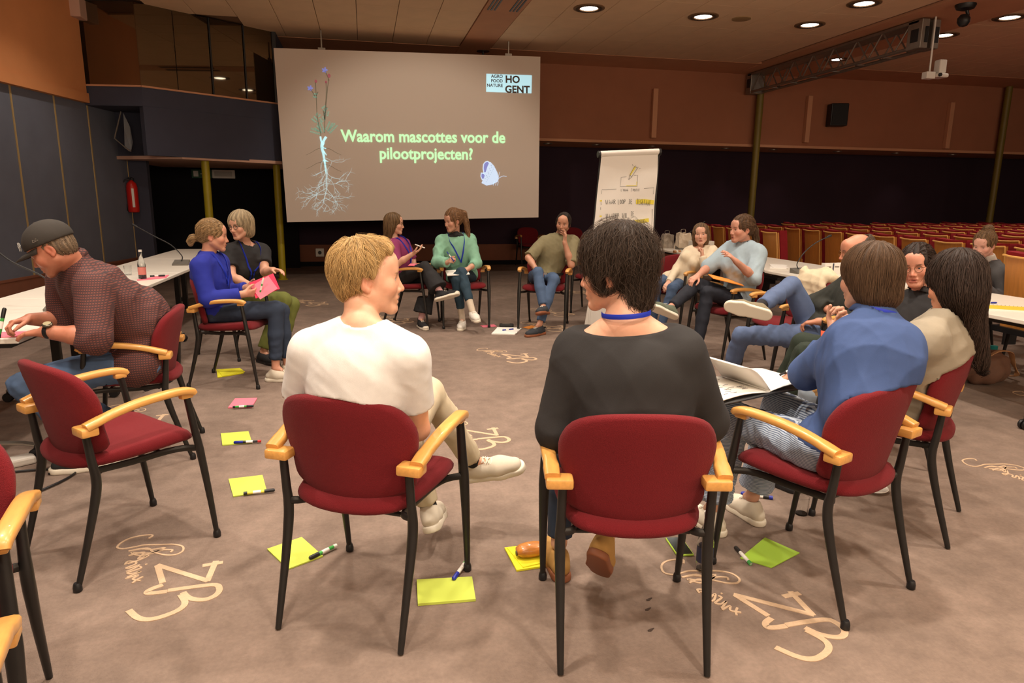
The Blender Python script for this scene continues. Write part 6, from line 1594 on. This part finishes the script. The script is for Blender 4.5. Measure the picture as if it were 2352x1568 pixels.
PEOPLE = {
 'blond': dict(chair=1, trap=.86, label='blond man in a white T-shirt and beige trousers, seated with his head turned', f=(.47, .88), face=(1, .04, -.03), hup=(-.10, 0, 1), male=True, hair='short', haircol=BLOND, brow=(.24, .14, .07), browk=.8, s=1.03, hs=1.03, w=.98, top=M_tee, bottom=M_beige, sleeve=.62, sleeve_g=.012, loose=.010, arm=1.05, fold=.0045, ff=16,
    skin=(216, 164, 134), shoe=(M_shoew, M_solew, M_lace), stubble=.18, stl=.050, lift=.006, hg=.015, neckline=(.074, .01, -.004), ho=dict(open=True, jaw=1.04), hairline=.0, sweep=-.3, hair_extra=[((0, .035, .095), (.06, .045, .030), .02), ((0, .118, .030), (.095, .074, .070), .012, 's'), ((.070, .072, .030), (.045, .050, .058), .01, 's'), ((-.070, .072, .030), (.045, .050, .058), .01, 's'), ((.078, .034, -.030), (.030, .036, .050), .006, 's'), ((-.078, .034, -.030), (.030, .036, .050), .006, 's')], keep=lambda q: q[:, 1] < .045 - .9 * np.clip(.09 - q[:, 2], 0, .09) * .9, sock=M_blackf, handR=dict(n=(-.3, -.6, -.7)), handL=dict(n=(.3, -.5, -.8)), slouch=.05, lip=1.0),
 'black': dict(chair=2, lr=.074, label='dark-haired woman in a wide-necked black sweater, seated in the foreground with her back turned', f=(.21, .978), face=(-.78, .62, -.12), hup=(-.08, 0, 1), hair='shaggy', haircol=(.040, .026, .018), brow=(.04, .03, .02), s=1.04, w=1.16, hs=1.06, top=M_blacksw, topname='sweater', bottom=M_navyj, sleeve=1.95, sleeve_g=.022, loose=.016, arm=1.12, fold=.004, ff=13, skin=(220, 166, 138), neckline=(.120, -.005, .012), neckwide=1.62,
    shoe=(M_tanb, M_soleg), hg=.020, htop=.006, stl=.10, lift=.012, lanyard=dict(front=False), slouch=.06, nst=5200, neck_r=.050, jit=.3, hair_extra=[((0, -.03, .10), (.07, .07, .04), .02)]),
 'bob': dict(chair=3, hand_s=1.0, label='woman in a denim-blue blouse and striped trousers with a brown bob, hand at her chin', f=(-.383, .924), face=(-.25, .97, -.15), hair='bob', haircol=(.085, .048, .026), s=1.0, w=1.02, top=M_denimb, topname='blouse', bottom=M_strip, sleeve=1.62, sleeve_g=.018, loose=.022, arm=1.05, fold=.009, ff=15, skin=(198, 148, 122), collar=True, shoe=(M_shoew, M_solew, M_lace), hg=.016, stl=.19, lift=.004, jit=.06, nst=6000, stc=1.35, lanyard=dict(front=False),
    tg=.024, tfold=.009, handL=dict(n=(-.4, -.2, .5), curl=1.1, t=(0, 0, 1)), handR=dict(n=(0, .2, -1), curl=.8), leg=.88, slouch=.10, hem=.03, flare=.02),
 'grey': dict(chair=4, label='woman in a grey wool sweater with long dark brown hair, seen from behind', f=(-.647, .762), face=(-.30, .92, -.32), hup=(.12, 0, 1), hair='long', haircol=(.030, .018, .013), s=1.03, w=1.06, top=M_greyk, topname='sweater', bottom=M_ltjean, sleeve=1.9, sleeve_g=.030, loose=.030, arm=1.1, fold=.008, ff=13, skin=(214, 154, 122), shoe=(M_shoeb, M_blk), hg=.020, hlen=.36, hback=.03, hdir=(.10, .02, 0), stl=.22, lift=.005, jit=.09, nst=5200, lanyard=dict(front=False), slouch=.08, tfold=.006, neckline=(.078, 0, 0), htop=.01),
 'plaid': dict(chair=5, hg=.003, lift=.002, hair_extra=[((0, -.02, .115), (.15, .17, .088), .008, 's')], label='man in a black cap and brown checked shirt, bent over the table writing', f=(-.99, -.1), face=(-.86, -.12, -.50), hair='ring', bald=.12, haircol=(.20, .14, .09), brow=(.2, .13, .08), male=True, s=1.15, hs=1.0, w=1.16, belly=.03, top=M_plaid, bottom=M_jean, sleeve=1.12, sleeve_g=.022, loose=.024, arm=1.12, fold=.010, ff=12, skin=(190, 124, 98), collar=True, shoe=(M_shoeb, M_solew), stubble=.25, slouch=.12, hem=.10, stl=.03,
    handL=dict(n=(0, .1, -1), curl=.15, thumb=.2, t=(.3, .9, 0)), handR=dict(n=(0, -.3, -1), curl=.9, t=(0, -1, .3)), nst=700),
 'blueshirt': dict(chair=6, label='woman in a royal blue blouse and jeans with a blond ponytail, holding pink papers', f=(.975, -.2), face=(.98, .08, -.10), hair='ponytail', haircol=DBL, brow=(.2, .12, .07), s=1.06, w=1.0, top=M_royal, topname='blouse', bottom=M_navyj, sleeve=1.9, sleeve_g=.018, loose=.016, fold=.008, ff=16, skin=(202, 146, 120), collar=True, shoe=(M_shoew, M_solew, M_lace), tiez=-.03, tail=[(0, -.15, -.035), (0, -.165, -.06), (0, -.16, -.08)], hs=1.0, leg=.86, slouch=.05,
    handR=dict(n=(.3, .8, .2), curl=.9), handL=dict(n=(.2, -.8, .3), curl=.6), stl=.12, lanyard=dict(drop=.10)),
 'blacktee': dict(chair=7, label='blond woman in a black T-shirt and olive trousers with a blue lanyard and white badge', f=(.80, -.60), face=(-.55, -.80, -.12), hup=(-.08, 0, 1), hair='bob', haircol=(.40, .31, .19), brow=(.2, .14, .09), s=1.06, w=1.14, top=M_blackf, topname='tee_shirt', bottom=M_olivet, sleeve=.65, sleeve_g=.016, loose=.018, fold=.006, skin=(212, 160, 134), shoe=(M_shoeb, M_blk), glasses=True, thick=True, lanyard=dict(drop=.20, badge=True), stc=1.1, tg=.026, neckline=(.080, .02, .02), hg=.022,
    handL=dict(n=(-.2, -.2, -.9), curl=.35), handR=dict(n=(.3, .2, -.9), curl=.5), jit=.1, bust=.02),
 'purple': dict(chair=8, label='young woman in a purple top and wide black trousers, gesturing with a pen', f=(.94, -.34), face=(.97, -.20, -.06), hair='long', haircol=(.16, .095, .045), s=1.0, top=M_purple, topname='top', bottom=M_blackf, sleeve=.9, fold=.006, skin=(214, 164, 138), shoe=(M_shoeb, M_solew, M_lace), high=True, sock=M_sockp, sockh=.3, glasses=True, flare=.060, leg=.84, hlen=.24, hback=.05, tg=.02, handR=dict(n=(-.2, .1, .9), curl=.3, t=(0, -1, .3)), handL=dict(n=(0, 0, -1)), lanyard=dict(drop=.16)),
 'green': dict(chair=9, label='woman in a mint green fleece and petrol trousers, writing on her lap', f=(0, -1), face=(-.86, -.46, -.20), hair='ponytail', haircol=(.20, .105, .05), s=1.02, w=1.0, top=M_mint, topname='fleece', bottom=M_petrol, sleeve=1.55, sleeveR=1.95, sleeve_g=.022, loose=.026, fold=.009, skin=(202, 152, 128), shoe=(fabric('white_leather', (226, 222, 212)), M_solew, M_lace), sock=M_sockw, sockh=.45, leg=.72, tiez=.075, tail=[(-.03, -.14, .05), (-.05, -.145, -.04), (-.06, -.14, -.13), (-.09, -.12, -.22)], tailw=1.5, loosehair=True, hs=1.02, collar=True, lanyard=dict(drop=.16), htop=.008, jit=.4,
    handR=dict(n=(.5, .5, -.4), curl=1.0), handL=dict(n=(-.3, .3, -.8), curl=.5)),
 'olive': dict(chair=10, label='balding man in an olive shirt and jeans resting his face on his hand', f=(-.4, -.916), face=(-.46, -.86, -.18), hup=(.12, 0, 1), male=True, hair='short', hg=.004, haircol=(.028, .020, .016), hair_extra=[((0, .105, .075), (.062, .075, .075), .01, 's'), ((0, .118, .02), (.10, .085, .085), .01, 's')], s=1.05, w=1.06, top=M_olives, bottom=M_jean, sleeve=.95, sleeve_g=.018, loose=.016, belly=.01, fold=.009, skin=(194, 142, 116), collar=True, shoe=(M_darksh, M_soleg, M_lace), stubble=.85, slouch=.04,
    handL=dict(n=(-.6, -.1, .1), curl=.45, spread=.9, t=(.2, -.6, .4)), handR=dict(n=(.2, -.1, -.9), curl=.5), hem=-.115),
 'cream': dict(chair=12, label='smiling woman in a cream top and jeans, chin on her hand', f=(-.75, -.66), face=(-.50, -.86, .02), hup=(-.12, 0, 1), hair='long', haircol=(.17, .105, .058), s=.97, top=M_creamk, topname='top', bottom=M_jean, sleeve=1.98, sleeve_g=.010, loose=.010, fold=.006, skin=(218, 168, 144), shoe=(M_shoew, M_solew), hlen=.20, neckline=(.080, .05, .05), handL=dict(n=(-.5, .5, .4), curl=1.3), handR=dict(n=(-.2, .2, -.9), curl=.5), bust=.025, jit=.15, lip=1.1),
 'denim': dict(chair=13, label='woman in a pale blue linen shirt and navy trousers, gesturing with a raised hand', f=(-.98, -.2), face=(-.99, -.08, -.05), hair='ponytail', haircol=(.10, .055, .028), s=1.05, w=1.12, hs=1.03, top=M_paleb, bottom=M_navyt, sleeve=1.10, sleeve_g=.026, loose=.026, fold=.009, ff=15, skin=(200, 146, 124), collar=True, shoe=(M_camo, M_solew, M_lace), tiez=.02, tail=[(0, -.14, -.02), (0, -.16, -.10), (0, -.15, -.18)], tailw=1.3, handL=dict(n=(-.4, .3, -.3), curl=.25, spread=.5, t=(-.3, 0, 1)), handR=dict(n=(-.2, .1, -.9), curl=.6), hem=.0, bust=.02, slouch=.02, lanyard=dict(front=False)),
 'bald': dict(chair=15, label='bald man with spectacles in a dark green jumper and jeans, ankle crossed over his knee', f=(-.98, .05), face=(-.93, .28, -.14), male=True, hair='ring', haircol=(.10, .07, .05), bald=.12, s=1.08, w=1.04, top=M_darkg, topname='jumper', bottom=M_jean2, sleeve=1.85, sleeve_g=.018, loose=.018, fold=.008, skin=(200, 138, 110), shoe=(M_greysh, M_solew, M_lace), sock=M_blackf, glasses=True, neckline=(.074, 0, 0), handL=dict(n=(-.1, .2, -.9), curl=.6), handR=dict(n=(.2, -.1, -.9), curl=.5), tfold=.007, slouch=.10, leg=.88, nst=300),
 'blackshirt': dict(chair=16, label='woman in a black shirt with round spectacles, facing the long-haired woman in grey', f=(-.82, .57), face=(-.82, -.58, -.14), hup=(-.22, 0, 1), hair='ponytail', haircol=(.030, .018, .014), s=1.0, top=M_blackf, bottom=M_dkgreen, sleeve=1.6, skin=(198, 138, 114), collar=True, glasses=True, shoe=(M_shoeb, M_blk), tiez=-.03, tg=.024, ho=dict(open=True), fold=.007, handL=dict(n=(0, .2, -1)), handR=dict(n=(0, .2, -1))),
 'bun': dict(chair=21, label='young woman with a hair bun in a charcoal sweater over a white collar', f=(-.98, -.15), face=(-.90, -.34, -.30), hair='bun', haircol=(.17, .10, .05), s=1.0, top=M_greyd, topname='sweater', bottom=M_navyt, sleeve=1.9, sleeve_g=.022, loose=.024, skin=(216, 166, 150), turtleneck=M_tee, shoe=(M_shoeb, M_blk), tiez=.105, fold=.006, jit=.4, neckline=(.070, 0, 0)),
}
RES = {}
for k, sp in PEOPLE.items():
    RES[k] = person(k, sp)

# things worn or held
root, J = RES['plaid']
b = V3(root.location)
fy = nrm((-.86, -.12, -.50)); hx = nrm(np.cross(fy, (0, 0, 1))); hz = nrm(np.cross(hx, fy)); hd = J['head']; HA_ = np.stack([hx, fy, hz])
hq = lambda x, y, z: hd + (hx * x + fy * y + hz * z) * 1.04
cp_ = [EL(hq(0, -.014, .040), V3((.092, .114, .098)) * 1.07, HA_, .01), HP(hq(0, 0, .030), -hz + fy * .12, .004)]
M_cap = fabric('black_cap', (52, 47, 42))
cap = cloth('cap', cp_, M_cap, root, b, .007, 1, .0008)
vs = []; n = 16
for i in range(n + 1):
    a = -1.15 + 2.3 * i / n
    for r_, dz in ((.0, .0), (.5, -.001), (1.0, -.010)):
        p = hq(math.sin(a) * (.082 + .0 * r_), math.cos(a) * (.100 + r_ * .078 * max(.25, math.cos(a * .9))) - .012, .030 + dz - .018 * (math.sin(a)) ** 2 * r_); vs.append(p - b)
fs = [(i * 3 + j, i * 3 + j + 1, i * 3 + j + 4, i * 3 + j + 3) for i in range(n) for j in (0, 1)]
vm = mesh_obj('cap_visor', vs, fs, M_cap, cap, True); md = vm.modifiers.new('s', 'SOLIDIFY'); md.thickness = .005
bt_ = MB().lathe([(.008, 0), (.006, .004), (0, .005)], 10, M=Matrix.Translation(Vector(hq(0, -.014, .138) - b))); bt_.build('cap_button', M_cap, cap, True)
mrk = MB()
Mc = frame(Vector(hq(0, .1085, .075) - b), Vector(hx), Vector(nrm(hz - fy * .35)))
for st in ([(-.018, -.02), (-.018, .02), (.012, -.02), (.012, .02)], [(-.024, .004), (0, -.008), (.020, .010)], [(0, .024), (0, -.022)]): mrk.ribbon(st, .0045, .001, 0, Mc)
mrk.build('cap_emblem', M_paper, cap)
Ms = frame(Vector(hq(-.094, .010, .062) - b), Vector(-fy), Vector(hz)); mk = MB(); mk.ribbon([(-.014, -.006), (-.008, .006), (0, -.004), (.008, .006), (.014, -.006), (-.014, -.006)], .002, .001, .004, Ms); mk.build('cap_side_mark', M_alu, cap)
# watch and ring
W_ = J['wrL']; D = nrm(J['haL'] - W_); u = V3((0, 0, 1)); M = frame(Vector(W_ + D * -.02 - b), Vector(D), Vector(nrm(np.cross(u, D))))
wt = MB().lathe([(.036, -.012), (.038, 0), (.036, .012)], 20, M=M @ Matrix.Rotation(PI / 2, 4, 'Y'), cap=False).build('watch_strap', M_blk, root, True)
MB().lathe([(.023, .0), (.024, .008), (.019, .012), (0, .012)], 24, M=Matrix.Translation(Vector(W_ + D * -.02 - b + V3((-.0, -.012, .034)))) @ Matrix.Rotation(.35, 4, 'X')).build('watch', mat('watch_steel', srgb(90, 84, 70), .3, metal=.7), root, True)
MB().lathe([(.018, .0), (0, .0008)], 24, M=Matrix.Translation(Vector(W_ + D * -.02 - b + V3((-.0, -.016, .0465)))) @ Matrix.Rotation(.35, 4, 'X')).build('watch_dial', mat('watch_dial', srgb(170, 160, 128), .3), root)
h_ = J['wrR'] + nrm(J['haR'] - J['wrR']) * .13
marker((h_[0] - .02, h_[1] - .02), (h_[0] + .015, h_[1] + .01), h_[2] - .07, M_green, M_blk, 'green marker held upright by the man in the cap', z1=h_[2] + .085, r=.009)

# notebook on the lap of the woman with the bob
ob = empty('open_notebook', (1.57, 2.44, .735), 0, 'open notebook with sketches on the lap of the woman in denim blue', 'notebook')
def leafm(name, pts, th, m, par):
    k = len(pts[0]); vs = [Vector(p) for row in pts for p in row]; fs = [(r * k + c, r * k + c + 1, (r + 1) * k + c + 1, (r + 1) * k + c) for r in range(len(pts) - 1) for c in range(k - 1)]
    o = mesh_obj(name, vs, fs, m, par, True); md = o.modifiers.new('s', 'SOLIDIFY'); md.thickness = th; return o
ax_ = Vector((.94, .34, 0)).normalized(); ay_ = Vector((-.34, .94, 0)).normalized()
def npg(x, y, z): v = ax_ * x + ay_ * y; return (v.x, v.y, z)
leafm('cover', [[npg(-.30, -.02, -.02), npg(-.28, .14, -.015), npg(-.26, .28, -.01)], [npg(0, -.06, .0), npg(.02, .10, .0), npg(.03, .24, .0)], [npg(.28, -.05, -.01), npg(.29, .10, -.01), npg(.30, .24, -.01)]], .006, M_blk, ob)
def page(name, x0, x1, lift, curl, m=M_paper):
    P = []
    for i in range(7):
        t = i / 6; x = x0 + (x1 - x0) * t; z = .008 + lift * t + curl * math.sin(PI * t)
        P.append([npg(x, -.045 + .02 * t * (1 if x1 < 0 else 0), z), npg(x + .01, .09, z), npg(x + .02, .225 + .03 * t * (1 if x1 < 0 else 0), z)])
    return leafm(name, P, .004, m, ob)
page('left_page', .0, -.285, -.005, .012); page('right_page', .0, .275, .0, .012); page('raised_page', .01, -.16, .12, .03)
mb = MB(); r_ = random.Random(2)
for i in range(26):
    x, y = r_.uniform(-.26, -.08), r_.uniform(-.02, .2); p = [Vector(npg(x + dx, y + r_.uniform(-.004, .004), .022)) for dx in (0, .01, .02, .03)]
    mb.sweep(p, .0009, 4)
mb.build('page_sketches', M_ink, ob)['kind'] = 'stuff'
mb = MB(); mb.poly([npg(-.20, .12, 0)[:2], npg(-.15, .12, 0)[:2], npg(-.15, .16, 0)[:2], npg(-.20, .16, 0)[:2]], .001, .022); mb.build('yellow_patch', M_hl, ob)

# pink folder and papers held or lying on laps
def lap(name, c, x, y, sx, sy, th, m, label, cat='paper', grp=None, fold=0):
    M = frame(Vector((0, 0, 0)), Vector(x), Vector(y)); t = empty(name, c, 0, label, cat, grp)
    MB().box((-sx / 2, -sy / 2, 0), (sx / 2, sy / 2, th), 0, M).build('sheet', m, t)
    if fold: MB().box((-sx / 2 + .01, -sy / 2 - .01, th + .002), (sx / 2 - .03, sy / 2 - .02, th + .006), 0, M @ Matrix.Rotation(.2, 4, 'Z')).build('second_sheet', M_pink, t)
    return t
c = RES['blueshirt'][1]['haR']; lap('pink_papers', (c[0] + .06, c[1] + .02, c[2] + .05), (.9, .1, .35), (-.25, .5, .75), .20, .15, .006, M_pinkhot, 'folded pink papers held by the woman in royal blue', fold=1)
marker((c[0] + .02, c[1] - .01), (c[0] + .06, c[1] - .02), c[2] - .02, M_green, M_wht, 'pale green pen held with the pink papers', z1=c[2] + .12, r=.007)
c = RES['denim'][1]; k_ = (c['knR'] + c['pelvis']) / 2; lap('orange_folder', (k_[0] + .02, k_[1] - .10, k_[2] + .13), (.93, -.2, -.22), (.2, .95, .1), .30, .20, .006, M_orpaper, 'orange folder on the lap of the woman in pale blue')
c = RES['blackshirt'][1]; k_ = (c['knL'] + c['pelvis']) / 2; lap('red_folder', (k_[0] - .02, k_[1] - .02, k_[2] + .12), (.8, -.55, -.12), (.5, .8, .1), .30, .21, .006, M_redpaper, 'orange-red folder on the lap of the woman in the black shirt')
c = RES['purple'][1]; lap('pink_card', (c['pelvis'][0] + .14, c['pelvis'][1] - .18, c['pelvis'][2] + .17), (.95, -.3, .0), (.3, .9, .1), .16, .12, .006, M_pink, 'pink note pad on the lap of the woman in the purple top')
h_ = c['wrR'] + nrm(c['haR'] - c['wrR']) * .10; marker((h_[0] - .06, h_[1]), (h_[0] + .05, h_[1] - .02), h_[2] + .06, M_wht, M_wht, 'white pen between the fingers of the woman in the purple top', z1=h_[2] + .02, r=.006)
c = RES['green'][1]; lap('white_notepad', ((c['haR'][0] + c['haL'][0]) / 2 + .02, c['haL'][1] + .03, c['haL'][2] - .035), (.97, .0, .05), (0, .9, .2), .26, .18, .008, M_paper, 'white notepad on the lap of the woman in mint green')
h_ = c['wrR'] + nrm(c['haR'] - c['wrR']) * .10; marker((h_[0] - .05, h_[1] + .01), (h_[0] + .03, h_[1] - .02), h_[2] + .09, M_blue, M_blue, 'blue pen in the hand of the woman in mint green', z1=h_[2] - .02, r=.0055)
h_ = RES['bob'][1]; w_ = h_['wrR'] + nrm(h_['haR'] - h_['wrR']) * .10; marker((w_[0] - .02, w_[1] + .02), (w_[0] + .05, w_[1] - .03), w_[2] - .01, M_blk, M_blk, 'black pen in the writing hand of the woman in denim blue', z1=w_[2] + .05, r=.005)
# belt and scarf
root, J = RES['olive']; b = V3(root.location); pe = J['pelvis']; up = nrm(J['neck'] - pe); f = nrm((-.4, -.916, 0)); lt = V3((f[1], -f[0], 0))
pts = [pe + up * .075 + f * .148 * math.cos(a) + lt * .205 * math.sin(a) - b for a in np.linspace(-1.75, 1.75, 20)]
MB().sweep([Vector(p) for p in pts], 0, 8, (.004, .018), up=tuple(up)).build('belt', M_blk, root, True)
MB().box((-.030, -.006, -.022), (.030, .004, .022), .003, frame(Vector(pe + up * .075 + f * .153 - b), Vector(lt), Vector(up).cross(Vector(lt)))).build('belt_buckle', M_alu, root)
root, J = RES['green']; b = V3(root.location); ne = J['neck']
sc_ = [EL(ne + V3((math.cos(a) * .075, math.sin(a) * .068 - .020, .020 + .014 * math.sin(3 * a))), (.050, .048, .042), None, .02) for a in np.linspace(0, 2 * PI, 9)[:-1]]
cloth('scarf', sc_, M_blackf, root, b, .008, 3, .006, 30)
# cream coat hanging over the empty chair
ch = CH[14]; o_ = V3((ch[0], ch[1], 0)); y_ = nrm((ch[2], ch[3], 0)); x_ = V3((y_[1], -y_[0], 0)); Q = lambda x, y, z: o_ + x_ * x + y_ * y + V3((0, 0, z))
pr_ = [EL(Q(0, -.29, .70), (.25, .075, .26), np.stack([x_, y_, V3((0, 0, 1))]), .03), RC(Q(-.17, -.22, .88), Q(.17, -.22, .89), .045, .045, .04), EL(Q(.02, -.17, .76), (.20, .045, .14), np.stack([x_, y_, V3((0, 0, 1))]), .04), RC(Q(.16, -.30, .70), Q(.20, -.33, .42), .07, .06, .05, 'u', y_, .55), RC(Q(-.14, -.31, .70), Q(-.17, -.33, .38), .07, .06, .05, 'u', y_, .55)]
ct = empty('coat', Q(0, -.25, 0), 0, 'cream coat draped over the back of the empty chair in front of the small cartons', 'coat')
cloth('coat_cloth', pr_, mat('cream_wool', srgb(214, 200, 170), .9, bump=.3, bscale=200), ct, V3(ct.location), .010, 9, .022, 16)
